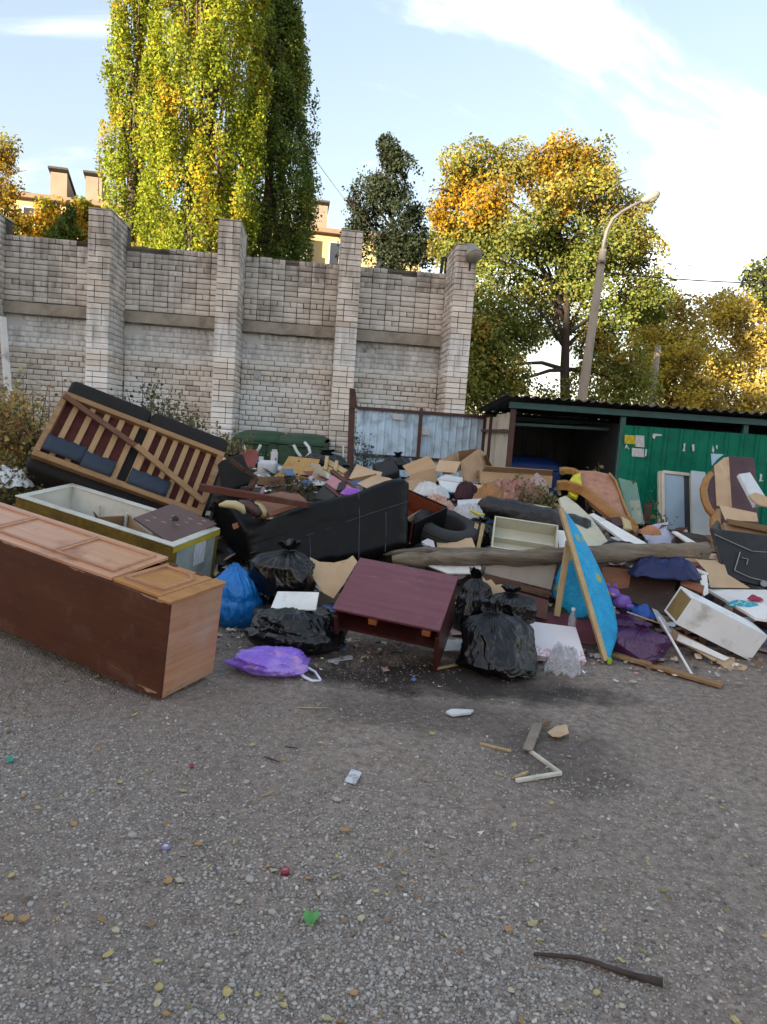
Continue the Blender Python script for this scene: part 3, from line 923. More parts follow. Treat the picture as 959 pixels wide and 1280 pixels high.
mb = MB(); mb.bar(at(750, 327, lampY - .09), at(755.5, 327.5, lampY - .09), .03, .12, (0, 1, 0)); mb.tube([at(751, 330, lampY), at(751.5, 326, lampY)], [.1, .1], 14); mb.build('clamp', M_ARM, lamp)
mb = MB(); hA, hB = at(802, 251.5, lampY), at(825, 241, lampY)
mb.tube([hA + (hB - hA) * t for t in (0, .08, .3, .6, .85, 1)], [.03, .055, .085, .10, .08, .025], 16); mb.build('lamp_head', M_LGREY, lamp, smooth=True)
mb = MB(); mb.tube([hA + (hB - hA) * t + Vector((0, 0, -.05)) for t in (.3, .5, .75, .92)], [.03, .07, .075, .02], 14); mb.build('diffuser', M_GLASSY, lamp, smooth=True)
mb = MB(); q0, q1 = at(813, 512, 24), at(823, 432, 24); mb.tube([(q0.x, q0.y, 0), q0, q1], [.12, .11, .09], 10)
tag(mb.build('utility_pole', M_POLE, smooth=True), 'short pale concrete pole half hidden among the yellow trees', 'pole')
M_WIRE = pm('black_cable', '#2a2a2b', '#202021', .6, 3, 0)
def wire(label, pts, r):
    tag(MB().tube(pts, r, 6).build('cable', M_WIRE), label, 'cable')
def sag(a, b, s, n=12):
    return [a + (b - a) * (i / n) - Vector((0, 0, s * 4 * (i / n) * (1 - i / n))) for i in range(n + 1)]
pt = at(752, 340, lampY)
wire('thick black overhead cable running away from the street lamp', sag(pt, at(1100, 352, 17), .12), .013)
wire('thin upper overhead wire from the street lamp', sag(at(753, 318, lampY), at(1100, 346, 17), .1), .006)
wire('thin overhead wire crossing the sky beside the poplars', sag(at(300, 60, 26), at(470, 300, 24), .15), .008)

# ------------------------------------------------------------------ trees
M_LEAF = attr_mat('autumn_leaf', .6, .42, spec=.12)
M_BARK = pm('grey_bark', '#5d5148', '#453b34', .9, 8, .5, 40, stretch=(1, 1, .25), bdist=.01)
M_BARKD = pm('dark_bark', '#3b332d', '#2a2420', .9, 8, .5, 40, stretch=(1, 1, .25), bdist=.01)
LQ = np.array([(0, 0, 0), (.5, -.38, .06), (1, 0, -.05), (.5, .38, .06)], float)
LF = np.array([(0, 1, 2), (0, 2, 3)])
def leaf_cloud(name, P, N, S, C, parent, mat=None):
    """P leaf bases, N rough facing, S sizes, C colours"""
    n = len(P)
    N = N / (np.linalg.norm(N, axis=1)[:, None] + 1e-6)
    a = NP.normal(size=(n, 3)); a -= N * (a * N).sum(1)[:, None]; a /= np.linalg.norm(a, axis=1)[:, None] + 1e-6
    b = np.cross(N, a)
    V = P[:, None] + S[:, None, None] * (LQ[None, :, 0:1] * a[:, None] + LQ[None, :, 1:2] * b[:, None] + LQ[None, :, 2:3] * N[:, None])
    return big_mesh(name, V, LF, mat or M_LEAF, C, parent=parent)
def pick_cols(pal, w, n):
    pal = np.array(pal); w = np.array(w, float); w /= w.sum()
    return pal[NP.choice(len(pal), n, p=w)]
def fbm(P, s, o=0.):
    x, y, z = P[:, 0] + o, P[:, 1] + 2 * o, P[:, 2] + 3 * o
    return .6 * vnoise(x * s, y * s, z * s) + .3 * vnoise(x * s * 2.3 + 5, y * s * 2.3, z * s * 2.3) + .2 * vnoise(x * s * 5.1, y * s * 5.1 + 3, z * s * 5.1)
def ground_pt(x, y, D):
    p = at(x, y, D); p.z = float(gh(p.x, p.y)); return p

def poplar(label, base, height, rad, nleaf, seed, pals, leaf=.092, zlo=3.5, limbs=24):
    t = thing('poplar_tree', label, 'tree', base, 'poplars behind the brick wall')
    mb = MB(); mb.tube([base + Vector((.1 * math.sin(i * 1.3 + seed), .1 * math.cos(i + seed), height * i / 8)) for i in range(9)], [.30 * (1 - i / 8.6) for i in range(9)], 10)
    tr = mb.build('trunk', M_BARK, t, smooth=True)
    R_ = random.Random(seed)
    mb = MB()
    br = []
    for i in range(limbs):
        h0 = zlo - 1 + (height * .8 - zlo) * (i + R_.random()) / limbs
        az = R_.random() * 6.283; L = (height - h0) * .42 + 1.
        d = Vector((math.cos(az), math.sin(az), 0))
        rr = rad * .75 * R_.uniform(.6, 1.)
        pts = [base + Vector((0, 0, h0)) + d * (rr * (1 - (1 - s) ** 2)) * .8 + Vector((0, 0, L * s)) for s in (0, .25, .5, .75, 1)]
        br.append(pts); mb.tube(pts, [.06, .05, .035, .02, .008], 6)
    mb.build('limbs', M_BARK, t, smooth=True)
    n = nleaf
    u = NP.random(n)
    h = zlo + (height - zlo) * u ** .9
    tt = (h - zlo) / (height - zlo)
    prof = rad * np.minimum(1, .55 + 1.9 * tt) * np.clip(1.06 - tt ** 2.6, .06, 1)
    az = NP.random(n) * 2 * np.pi
    # upright plumes: the outline swells and shrinks with azimuth and height
    pl = .5 + .5 * np.sin(az * 3 + seed + 1.3 * np.sin(h * .35 + seed)); pl2 = .5 + .5 * np.sin(az * 7 + 2 * seed + h * .5)
    cx_, sx_ = np.cos(az), np.sin(az)
    lump = .72 + .22 * pl + .12 * pl2 + .30 * vnoise(cx_ * 2.6 + seed, sx_ * 2.6 + h * .35, h * .75) + .22 * vnoise(cx_ * 5 + seed, sx_ * 5, h * 1.9) + .12 * vnoise(cx_ * 9, sx_ * 9 + seed, h * 4.1)
    lump = np.clip(lump, .35, 1.35)
    rr = prof * lump * (1 - .55 * NP.random(n) ** 2.2)
    P = np.stack([base.x + rr * np.cos(az), base.y + rr * np.sin(az), base.z + h], -1)
    # upright plumes stand out of the crown and feather its outline
    ns = int(nleaf / 950)
    sh = zlo + (height - zlo - .8) * NP.random(ns); st_ = (sh - zlo) / (height - zlo); sa = NP.random(ns) * 2 * np.pi
    sr = rad * np.minimum(1, .55 + 1.9 * st_) * np.clip(1.06 - st_ ** 2.6, .06, 1) * NP.uniform(.70, 1.02, ns)
    sw = NP.uniform(.20, .42, ns) * (.6 + .4 * rad / 1.8); sl = NP.uniform(.7, 1.5, ns)
    kk = NP.integers(0, ns, int(nleaf * .62))
    dd_ = NP.normal(size=(len(kk), 3)); dd_ /= np.linalg.norm(dd_, axis=1)[:, None]; dd_ *= (NP.random(len(kk)) ** .4)[:, None]
    tap = np.clip(1 - .45 * dd_[:, 2], .3, 1.4)       # narrower towards the tip
    SP = np.stack([base.x + sr[kk] * np.cos(sa[kk]) * (1 + .06 * dd_[:, 2]) + dd_[:, 0] * sw[kk] * tap, base.y + sr[kk] * np.sin(sa[kk]) * (1 + .06 * dd_[:, 2]) + dd_[:, 1] * sw[kk] * tap, base.z + sh[kk] + dd_[:, 2] * sl[kk]], -1)
    cxy = np.array([base.x, base.y]); P[:, :2] = cxy + (P[:, :2] - cxy) * .84
    half = NP.random(n) < .5
    P, az, tt, h = np.concatenate([P[half], SP]), np.concatenate([az[half], np.arctan2(dd_[:, 1] + .5 * np.sin(sa[kk]), dd_[:, 0] + .5 * np.cos(sa[kk]))]), np.concatenate([tt[half], st_[kk]]), np.concatenate([h[half], sh[kk]])
    n = len(P)
    gap = fbm(P, 1.15, seed); gap[half.sum():] += .12
    keep = gap > -.34 + .3 * NP.random(n)
    P, az, tt, h = P[keep], az[keep], tt[keep], h[keep]; m = len(P)
    N_ = np.stack([np.cos(az), np.sin(az), .35 + 0 * az], -1) + NP.normal(0, .8, (m, 3))
    f = fbm(P, .7, seed + 4)
    C = np.where((f + NP.normal(0, .25, m) > .40)[:, None], pick_cols(pals[1], [1] * len(pals[1]), m), pick_cols(pals[0], [1] * len(pals[0]), m))
    C = C * (.7 + .6 * NP.random((m, 1))) * np.clip(.9 + .55 * fbm(P, 1.7, seed + 7), .45, 1.4)[:, None]
    leaf_cloud('crown', P, N_, leaf * (.6 + .7 * NP.random(m)), C, t)
    return t
YG = [(.27, .32, .025), (.22, .28, .03), (.33, .35, .03), (.17, .23, .03)]
YO = [(.50, .40, .035), (.55, .36, .03), (.42, .37, .035), (.55, .28, .03)]
GR = [(.12, .18, .035), (.10, .16, .035), (.16, .21, .04), (.09, .13, .03)]
GO = [(.18, .22, .04), (.15, .18, .035), (.26, .24, .04)]
poplar('slim yellow green poplar beside the two broader ones', ground_pt(164, 300, 24), 19.0, 1.05, 70000, 1.7, (YG, YO), limbs=18)
poplar('broad yellow green poplar in full sun behind the brick wall', ground_pt(252, 300, 23), 22.0, 1.8, 150000, 3.1, (YG, YO))
poplar('dark green poplar on the shaded side of the yellow green one', ground_pt(336, 300, 25.5), 15.5, 1.62, 105000, 5.3, (GR, GO))

def broadleaf(name, label, base, clumps, limbs_to, pals, seed, leaf=.11, trunk_r=.22, bark=None, dens=1., fork=None, gapk=-.25, group=None, flat=.75):
    """clumps: (centre, rx, rz, n, palette index)"""
    t = thing(name, label, 'tree', base, group)
    R_ = random.Random(seed)
    fk = fork or base + Vector((0, 0, 2.2))
    cen = Vector((0, 0, 0))
    for q in clumps: cen += q[0]
    cen /= len(clumps)
    tp_ = Vector((cen.x, cen.y, max(q[0].z for q in clumps) - .6))
    tk = [base, base.lerp(fk, .5) + Vector((.08, 0, 0)), fk, fk.lerp(tp_, .35) + Vector((.12, 0, 0)), fk.lerp(tp_, .7) - Vector((.1, 0, 0)), tp_]
    mb = MB(); mb.tube(tk, [trunk_r, trunk_r * .8, trunk_r * .68, trunk_r * .45, trunk_r * .25, .02], 10)
    mb.build('trunk', bark or M_BARKD, t, smooth=True)
    mb = MB()
    for i, (c, rx, rz, n, pi) in enumerate(clumps):
        if not limbs_to(i): continue
        s0_ = max(.0, min(.8, (c.z - fk.z - 1.2) / max(.5, tp_.z - fk.z))) * R_.uniform(.6, 1)
        f0 = fk.lerp(tp_, s0_)
        m_ = f0.lerp(c, .5) + Vector((R_.uniform(-.4, .4), R_.uniform(-.4, .4), R_.uniform(-.1, .5)))
        path = [f0, f0.lerp(m_, .5) + Vector((R_.uniform(-.15, .15), 0, .1)), m_, m_.lerp(c, .6), c + Vector((0, 0, rz * .4))]
        mb.tube(path, [trunk_r * .34, trunk_r * .27, trunk_r * .19, trunk_r * .11, .01], 7)
        for k in range(4):
            e = c + Vector((R_.uniform(-1, 1) * rx, R_.uniform(-1, 1) * rx, R_.uniform(-.5, 1) * rz))
            mb.tube([m_.lerp(c, R_.uniform(.3, .9)), e.lerp(c, .45) + Vector((0, 0, .1)), e], [.03, .018, .005], 5)
    mb.build('limbs', bark or M_BARKD, t, smooth=True)
    PP, NN, CC = [], [], []
    for i, (c, rx, rz, n, pi) in enumerate(clumps):
        n = int(n * dens)
        d = NP.normal(size=(n, 3)); d /= np.linalg.norm(d, axis=1)[:, None]
        r = NP.random(n) ** .42
        P = np.array(c) + d * r[:, None] * np.array([rx, rx, rz])
        P += .22 * rx * np.stack([vnoise(P[:, 1] * 2.2, P[:, 2] * 2.2, P[:, 0]), vnoise(P[:, 2] * 2.2, P[:, 0] * 2.2, P[:, 1]), vnoise(P[:, 0] * 2.2, P[:, 1] * 2.2, P[:, 2])], -1)
        keep = fbm(P, 1.5, seed + i) > gapk + .35 * NP.random(n) * r
        P, d = P[keep], d[keep]; m = len(P)
        f = fbm(P, .9, seed + 9) + NP.normal(0, .22, m)
        A, B = pals[pi]
        C = np.where((f > .1)[:, None], pick_cols(B, [1] * len(B), m), pick_cols(A, [1] * len(A), m)) * (.7 + .6 * NP.random((m, 1))) * np.clip(.92 + .5 * fbm(P, 1.6, seed + 3), .5, 1.35)[:, None]
        PP.append(P); NN.append(d + np.array([0, 0, .4]) + NP.normal(0, .8, (m, 3))); CC.append(C)
    P, N_, C = np.concatenate(PP), np.concatenate(NN), np.concatenate(CC)
    leaf_cloud('crown', P, N_, leaf * (.55 + .8 * NP.random(len(P))), C, t)
    return t
# dark slender tree between the building and the autumn tree, in the poplars' shade
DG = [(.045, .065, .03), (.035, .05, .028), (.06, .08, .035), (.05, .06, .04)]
dk = []
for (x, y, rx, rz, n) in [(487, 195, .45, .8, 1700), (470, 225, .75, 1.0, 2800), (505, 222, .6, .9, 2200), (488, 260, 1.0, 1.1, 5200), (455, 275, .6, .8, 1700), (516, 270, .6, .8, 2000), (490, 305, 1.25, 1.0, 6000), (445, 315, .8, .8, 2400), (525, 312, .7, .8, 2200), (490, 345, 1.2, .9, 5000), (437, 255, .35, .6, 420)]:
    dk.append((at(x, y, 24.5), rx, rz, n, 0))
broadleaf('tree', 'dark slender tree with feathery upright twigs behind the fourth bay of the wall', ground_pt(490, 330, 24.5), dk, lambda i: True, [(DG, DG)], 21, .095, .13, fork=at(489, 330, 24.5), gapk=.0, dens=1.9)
# big autumn tree behind the shelter
OG = [(.18, .22, .05), (.14, .185, .045), (.24, .25, .055)]
OY = [(.48, .30, .02), (.52, .25, .02), (.42, .27, .03), (.30, .22, .03)]
OB = [(.32, .28, .07), (.27, .26, .06), (.40, .30, .07), (.23, .24, .055)]
au = []
for (x, y, D, rx, rz, n, p) in [
    (590, 213, 22, 1.0, .8, 3600, 2), (566, 240, 21.5, .7, .9, 2600, 1), (578, 262, 21.5, .8, .8, 3200, 1), (612, 255, 21, .9, .9, 3800, 1), (645, 215, 22, 1.0, .7, 3300, 2), (705, 203, 21.5, 1.0, .75, 3600, 1), (742, 205, 22, .8, .8, 2400, 2), (690, 240, 21, 1.0, .8, 4200, 1), (740, 245, 21.5, 1.1, .9, 4200, 2), (775, 275, 22, .95, .9, 3000, 2), (800, 310, 22, .8, .8, 2300, 2),
    (640, 295, 21, 1.25, .9, 5200, 0), (590, 310, 21.5, 1.1, 1.0, 4400, 0), (700, 305, 21.5, 1.25, .9, 5400, 0), (755, 315, 21.5, 1.2, .9, 4800, 0), (805, 352, 22, .95, .8, 3000, 0), (560, 300, 22, .6, .8, 1600, 2),
    (610, 365, 21, 1.2, .9, 4600, 0), (660, 365, 22.5, 1.1, .8, 3600, 0), (730, 365, 22, 1.2, .8, 4000, 0), (782, 385, 22.3, 1.0, .7, 3000, 0), (820, 385, 22.6, .6, .5, 1300, 0),
    (600, 420, 20.5, 1.0, 1.0, 4600, 3), (640, 415, 21, 1.0, .8, 3400, 0), (625, 460, 20.5, 1.0, .9, 4000, 3), (690, 410, 22.5, .8, .6, 1700, 0), (740, 420, 22.5, .9, .7, 2600, 3), (595, 485, 20.5, 1.0, .9, 4200, 0), (770, 445, 22.5, 1.0, .8, 3200, 3), (745, 480, 22, .9, .8, 3000, 0), (785, 485, 22, 1.0, .9, 3300, 0), (650, 500, 20.5, 1.1, .7, 3400, 0), (700, 505, 21, .9, .6, 2600, 3)]:
    au.append((at(x, y, D), rx, rz, n, p))
broadleaf('tree', 'large spreading autumn tree with orange top and green sides behind the shelter', ground_pt(712, 500, 21.8), au, lambda i: i < 20 or i % 3 == 0, [(OG, OG + OB[:1]), (OY, OB), (OB, OG + OY[:1]), (OG, OB + OY[:1])], 33, .092, .20, fork=at(706, 462, 21.8), gapk=-.14, dens=1.8)
# yellow trees at the right
YY = [(.62, .46, .06), (.55, .42, .07), (.46, .38, .07), (.40, .35, .07)]
YB = [(.44, .33, .10), (.37, .29, .10), (.50, .38, .09), (.31, .27, .08)]
yl = [(at(x, y, D), rx, rz, n, p) for (x, y, D, rx, rz, n, p) in [
    (815, 410, 27, 1.0, .9, 2600, 0), (850, 395, 28, 1.2, .9, 3200, 1), (835, 440, 27, 1.2, .9, 3400, 0), (812, 465, 26.5, .9, .8, 2300, 0), (865, 450, 27, 1.3, 1.0, 3600, 1), (835, 490, 27, 1.2, .9, 3000, 1), (870, 500, 26.5, 1.2, .9, 3000, 1)]]
broadleaf('tree', 'yellow tree with loose crown beside the short concrete pole', ground_pt(845, 500, 27.3), yl, lambda i: True, [(YY, YY), (YB, YY)], 41, .115, .16, M_BARK, gapk=-.2, dens=1.6)
yl = [(at(x, y, D), rx, rz, n, p) for (x, y, D, rx, rz, n, p) in [
    (905, 390, 29, 1.3, .9, 3200, 0), (945, 385, 29, 1.2, .9, 3000, 1), (925, 425, 28.5, 1.5, 1.0, 4200, 1), (965, 430, 28, 1.3, 1.0, 3200, 1), (900, 470, 28, 1.3, 1.0, 3400, 1), (950, 475, 28, 1.4, 1.0, 3600, 1), (920, 510, 28, 1.5, .9, 3200, 1), (1000, 400, 29, 1.5, 1.2, 3000, 1), (1010, 470, 29, 1.5, 1.3, 3000, 1)]]
broadleaf('tree', 'bushy brownish yellow tree next to the loose yellow one', ground_pt(935, 500, 28.6), yl, lambda i: True, [(YY, YB), (YB, YY)], 43, .115, .18, M_BARK, gapk=-.15, dens=1.6)
sp = [(at(x, y, 18), .45, .4, n, 0) for x, y, n in ((950, 345, 420), (975, 335, 700), (968, 365, 600), (1000, 350, 800), (1030, 380, 900))]
broadleaf('tree', 'grey green tree whose outer twigs reach in above the yellow trees', ground_pt(1060, 500, 18), sp, lambda i: True, [(DG + OG, OG)], 45, .11, .12, M_BARK)
# trees at the left behind the wall
lf = [(at(x, y, D), rx, rz, n, p) for (x, y, D, rx, rz, n, p) in [(2, 190, 27, .6, .8, 1500, 1), (-12, 230, 27, 1.0, 1.0, 3000, 1), (12, 245, 27, .55, .6, 1200, 1), (5, 278, 27, .9, .7, 2200, 0), (22, 285, 27, .55, .5, 1100, 0), (-30, 270, 27, 1.2, 1.2, 3000, 0)]]
broadleaf('tree', 'orange brown autumn tree showing past the end of the apartment block', ground_pt(-10, 300, 27), lf, lambda i: True, [(OG, OY), (OY, OB)], 51, .11, .16)
for (x, y, D, rx, rz, n, pal, nm) in [(58, 278, 30, .75, .95, 2600, (OY, YG), 'low golden tree before the roof vents of the building'), (100, 280, 30, .62, 1.05, 2600, (OY, YG), 'low golden tree between the building and the first buttress'), (77, 288, 29, .6, .55, 1600, (GR, GO), 'low round green tree between two golden ones')]:
    c = at(x, y, D)
    broadleaf('tree', nm, ground_pt(x, 300, D), [(c, rx, rz, n, 0), (c - Vector((0, 0, 1.2)), rx * 1.2, 1.2, n, 0), (c + Vector((.25, 0, .6)), rx * .5, .5, n // 3, 0)], lambda i: True, [pal], int(x), .14, .1)

# ------------------------------------------------------------------ apartment block in the sun
g = NM('yellow_render'); v = g.map('World')
c_ = g.mix(g.noise(v, .8, 5), lin('#b3a37a'), lin('#a5956c'))
g.set(Base_Color=c_, Roughness=.9); g.bump(g.noise(v, 20, 4), .2, .01); M_YREND = g.m
M_PALE = pm('pale_panel', '#b9b2a2', '#a8a192', .9, .6, .1, 10)
M_EAVE = pm('eaves_board', '#86705c', '#75604e', .8, 1, .1, 10)
M_SLATE = pm('dark_roof_felt', '#4a4642', '#3b3835', .85, 1.5, .2, 10)
M_PANE = pm('dark_window_pane', '#23282e', '#1a1e23', .08, 1, 0, spec=.6)
M_FRAME = pm('window_frame_white', '#c7c4bc', '#b5b1a8', .6, 3, 0)
bA, bB = at(-60, 234, 47), at(528, 303, 52.6)
zt = 13.9
bd = Vector((bB.x - bA.x, bB.y - bA.y, 0)); bL = bd.length; bd.normalize(); bn = Vector((bd.y, -bd.x, 0))
BM_ = Matrix(((bd.x, -bn.x, 0, bA.x), (bd.y, -bn.y, 0, bA.y), (0, 0, 1, 0), (0, 0, 0, 1)))
blk = thing('apartment_building', 'sunlit yellow apartment block with pale balconies and slanted roof vents behind the wall', 'building', BM_ @ Vector((bL / 2, 5, 0)))
MB(BM_).box((0, 0, 0), (bL, 11, zt)).build('wall', M_YREND, blk)
MB(BM_).box((-.4, -.55, zt + .003), (bL + .4, 11.5, zt + .28)).build('eaves', M_EAVE, blk)
MB(BM_).hexa([(-.3, -.5, zt + .283), (bL + .3, -.5, zt + .283), (bL + .3, 11.4, zt + .283), (-.3, 11.4, zt + .283), (-.3, 5.0, zt + .9), (bL + .3, 5.0, zt + .9), (bL + .3, 6, zt + .9), (-.3, 6, zt + .9)]).build('roof', M_SLATE, blk)
M_VENT = pm('vent_render', '#8f8072', '#7f7164', .9, 1, .1, 20)
def s_at(px, y=250): # place along the facade seen at a column of the picture
    d = ray(px, y); o_ = Vector((0, 0, EYE))
    tt = ((bA - o_).dot(bn)) / d.dot(bn); q = o_ + d * tt
    return (q - bA).dot(bd)
for px in (50, 95, 388):
    s = s_at(px) + .3
    mb = MB(BM_); mb.prism([(s, 1.2, zt + .2), (s, 5.2, zt + .2), (s, 5.2, zt + .75), (s, 1.2, zt + 2.15)], (1.0, 0, 0))
    ve = mb.build('roof_vent', M_VENT, blk)
    mb = MB(BM_); mb.prism([(s - .1, .9, zt + 2.3), (s - .1, 5.4, zt + .72), (s - .1, 5.4, zt + .80), (s - .1, .9, zt + 2.42)], (1.2, 0, 0))
    mb.build('vent_cover', M_SLATE, ve)
st = 2.9
pitch = 3.2
for k in range(int(bL / pitch)):
    s = k * pitch + .9
    for fl_i in (3, 4):
        z = 1.0 + fl_i * 2.75
        if k % 4 == 2:
            mb = MB(BM_); mb.box((s - .3, -.9, z - .35), (s + 1.7, -.02, z + .55)); bal = mb.build('balcony', M_PALE, blk)
            mb = MB(BM_); mb.box((s - .2, -.8, z + .553), (s + 1.6, -.75, z + 1.6)); mb.build('balcony_glazing', M_PANE, bal)
        else:
            mb = MB(BM_); mb.box((s - .08, -.05, z - .08), (s + 1.38, -.003, z + 1.48)); wf = mb.build('window', M_FRAME, blk)
            for q in (0, 1):
                mb = MB(BM_); mb.box((s + q * .68, -.056, z), (s + .62 + q * .68, -.052, z + 1.4)); mb.build('pane', M_PANE, wf)
M_TV = M_STEEL
mb = MB(); q = at(123, 250, 47.5); q.z = zt + .5
mb.tube([q, q + Vector((0, 0, 2.6))], .03, 5); mb.bar(q + Vector((-.4, 0, 2.1)), q + Vector((.4, 0, 2.1)), .03, .03); mb.bar(q + Vector((-.25, 0, 1.7)), q + Vector((.25, 0, 1.7)), .03, .03)
mb.build('antenna', M_STEEL, blk)

# unseen apartment block, added behind the camera to cast shade over the whole yard
sh_c = -SUN_H * 56 + Vector((0, 0, 0)); pp = Vector((SUN_H.y, -SUN_H.x, 0))
OM = Matrix(((pp.x, -SUN_H.x, 0, sh_c.x), (pp.y, -SUN_H.y, 0, sh_c.y), (0, 0, 1, 0), (0, 0, 0, 1)))
ob = thing('apartment_building', 'unseen five storey brick apartment block added behind the camera to shade the heap', 'building', sh_c)
M_RB = pm('distant_brick', '#8d6f5c', '#7d6050', .9, 1, .1, 10)
SHH = 14.8
MB(OM).box((-44, 0, 0), (34, 11, SHH - .3)).build('wall', M_RB, ob)
MB(OM).box((-44.3, -.3, SHH - .297), (34.3, 11.3, SHH)).build('roof', M_SLATE, ob)
mw = None
for k in range(23):
    for fl_i in range(5):
        s = -42.5 + k * 3.25; z = 1.2 + fl_i * 2.75
        if mw is None:
            w0 = MB(OM).box((s, -.06, z), (s + 1.4, -.003, z + 1.4)).build('window', M_FRAME, ob)
            p0_ = MB(OM).box((s + .08, -.066, z + .08), (s + 1.32, -.062, z + 1.32)).build('pane', M_PANE, w0)
            mw = (w0, p0_, s, z)
        else:
            w = mw[0].copy(); COL.objects.link(w); w.location = mw[0].location + pp * (s - mw[2]) + Vector((0, 0, z - mw[3]))
            p = mw[1].copy(); COL.objects.link(p); p.parent = w

# ------------------------------------------------------------------ the rubbish heap under everything
def hp(x, y):
    x = np.asarray(x, float); y = np.asarray(y, float)
    back = 1 - sst(9.0, 9.75, y) * sst(.6, 1.4, x) - sst(10.0, 11.2, y) * (1 - sst(.6, 1.4, x))
    h = .86 * sst(5.45, 8.2, y + .25 * sst(1.6, .2, x) * 0) * back * sst(-3.9, -2.3, x) * (1 - .42 * sst(1.3, 2.3, x)) * (1 - .6 * sst(3.4, 4.8, x))
    h = h * (1 + .12 * vnoise(x * 2.1, y * 2.3, 0.) + .06 * vnoise(x * 6.1, y * 5.3, 1.))
    return h - .03
xs, ys = np.arange(-4.2, 5.4, .07), np.arange(5.3, 11.4, .07)
HX, HY = np.meshgrid(xs, ys)
HZ = np.maximum(hp(HX, HY) + gh(HX, HY), gh(HX, HY) - .05) + NP.normal(0, .012, HX.shape)
me = bpy.data.meshes.new('rubbish_heap')
me.vertices.add(HX.size); me.vertices.foreach_set('co', np.stack([HX, HY, HZ], -1).astype(np.float32).ravel())
idx = np.arange(HX.size).reshape(HX.shape)
np_faces(me, np.stack([idx[:-1, :-1], idx[:-1, 1:], idx[1:, 1:], idx[1:, :-1]], -1).reshape(-1, 4))
M_HEAP = pm('earthy_rubbish', '#4d443c', '#352e29', .95, 9, .8, 30, dirt=('#57503f', .5), dscale=7, bdist=.03)
tag(link_mesh('rubbish_heap', me, M_HEAP), 'mound of crushed household rubbish that carries the furniture', 'rubbish', kind='stuff')
M_SCRAPS = attr_mat('mixed_scraps', .75, .05)
pal = np.array([(.46, .35, .23), (.52, .41, .29), (.66, .66, .66), (.72, .72, .72), (.60, .50, .38), (.55, .55, .58), (.46, .30, .28), (.05, .05, .055), (.10, .06, .04), (.20, .11, .06), (.10, .16, .30), (.38, .22, .20), (.30, .29, .27), (.12, .12, .12), (.48, .42, .32), (.25, .08, .07)])
def scraps(n, fx, wide):
    R_ = NP
    x, y = fx(n)
    z = np.maximum(hp(x, y), 0) + gh(x, y)
    G = 4
    u = np.linspace(-.5, .5, G)
    U, W = np.meshgrid(u, u); base = np.stack([U.ravel(), W.ravel(), 0 * U.ravel()], -1)
    s = wide[0] + (wide[1] - wide[0]) * R_.random(n) ** 1.8
    asp = .3 + .7 * R_.random(n)
    B = base[None] * np.stack([s, s * asp, s], -1)[:, None]
    cr = (R_.random(n) < .5) * 1.
    B = B + R_.normal(0, 1, B.shape) * (s * (.012 + .10 * cr))[:, None, None]
    R3 = rotm(n); th = R_.random(n) * 6.28
    # mostly lying, some standing
    tilt = np.where(R_.random(n) < .7, R_.normal(0, .35, n), R_.uniform(-1.5, 1.5, n))
    ca, sa = np.cos(tilt), np.sin(tilt); cb, sb = np.cos(th), np.sin(th)
    X = B[..., 0]; Y = B[..., 1] * ca[:, None] - B[..., 2] * sa[:, None]; Z = B[..., 1] * sa[:, None] + B[..., 2] * ca[:, None]
    V = np.stack([X * cb[:, None] - Y * sb[:, None], X * sb[:, None] + Y * cb[:, None], Z], -1)
    V += np.stack([x, y, z + .02 + .3 * s * np.abs(np.sin(tilt))], -1)[:, None]
    low = V[..., 2].min(1)
    V[..., 2] += np.maximum(0, gh(x, y) + .004 - low)[:, None]
    C = pal[R_.integers(0, len(pal), n)] * (.6 + .6 * R_.random((n, 1)))
    i4 = np.arange(G * G).reshape(G, G)
    F_ = np.stack([i4[:-1, :-1], i4[:-1, 1:], i4[1:, 1:], i4[1:, :-1]], -1).reshape(-1, 4)
    return V, F_, C
def f_heap(n):
    y = NP.uniform(5.7, 10.3, n); x = NP.uniform(-3.0, 4.3, n)
    y = np.where(x > 1.4, np.minimum(y, 9.5), y)
    return x, y
V_, F_, C_ = scraps(2600, f_heap, (.05, .28))
tag(big_mesh('loose_rubbish', V_, F_, M_SCRAPS, C_, kind='stuff'), 'torn paper, card, rag and plastic scraps covering the heap', 'rubbish')
def f_edge(n):
    x = NP.uniform(-1.2, 3.4, n); y = 5.5 - .32 * np.abs(NP.normal(0, 1, n)) - .25 * (x < .2)
    return x, y
V_, F_, C_ = scraps(520, f_edge, (.012, .06))
tag(big_mesh('loose_rubbish', V_, F_, M_SCRAPS, C_, kind='stuff'), 'small scraps of paper and wood strewn along the foot of the heap', 'rubbish')

# ------------------------------------------------------------------ poses of the big box-shaped things
POSE = {
    'wardrobe': ((-1.154, 3.900, .012), (.1314, -.0596, 1.1352), (.459, 2.102, .565)),
    'freezer': ((-1.590, 5.458, .03), (.1562, -.1054, 1.2324), (.617, 1.503, .580)),
    'slat_sofa': ((-3.081, 6.397, 1.073), (.9931, .3199, .2219), (1.512, .708, .120)),
    'cabinet': ((-.265, 4.924, .040), (.4642, .0702, -.2494), (.713, .569, .381)),
    'white_unit': ((2.247, 5.425, .263), (.1905, .3969, .1126), (.684, .239, .234)),
    'pizza': ((1.152, 5.091, .012), (.4403, .0760, .0601), (.352, .364, .050)),
    'white_drawer': ((.964, 6.472, .486), (.6388, .0653, -.1242), (.575, .403, .140)),
}
def pose(k):
    l, e, d = POSE[k]
    return Matrix.Translation(l) @ Euler(e).to_matrix().to_4x4(), d

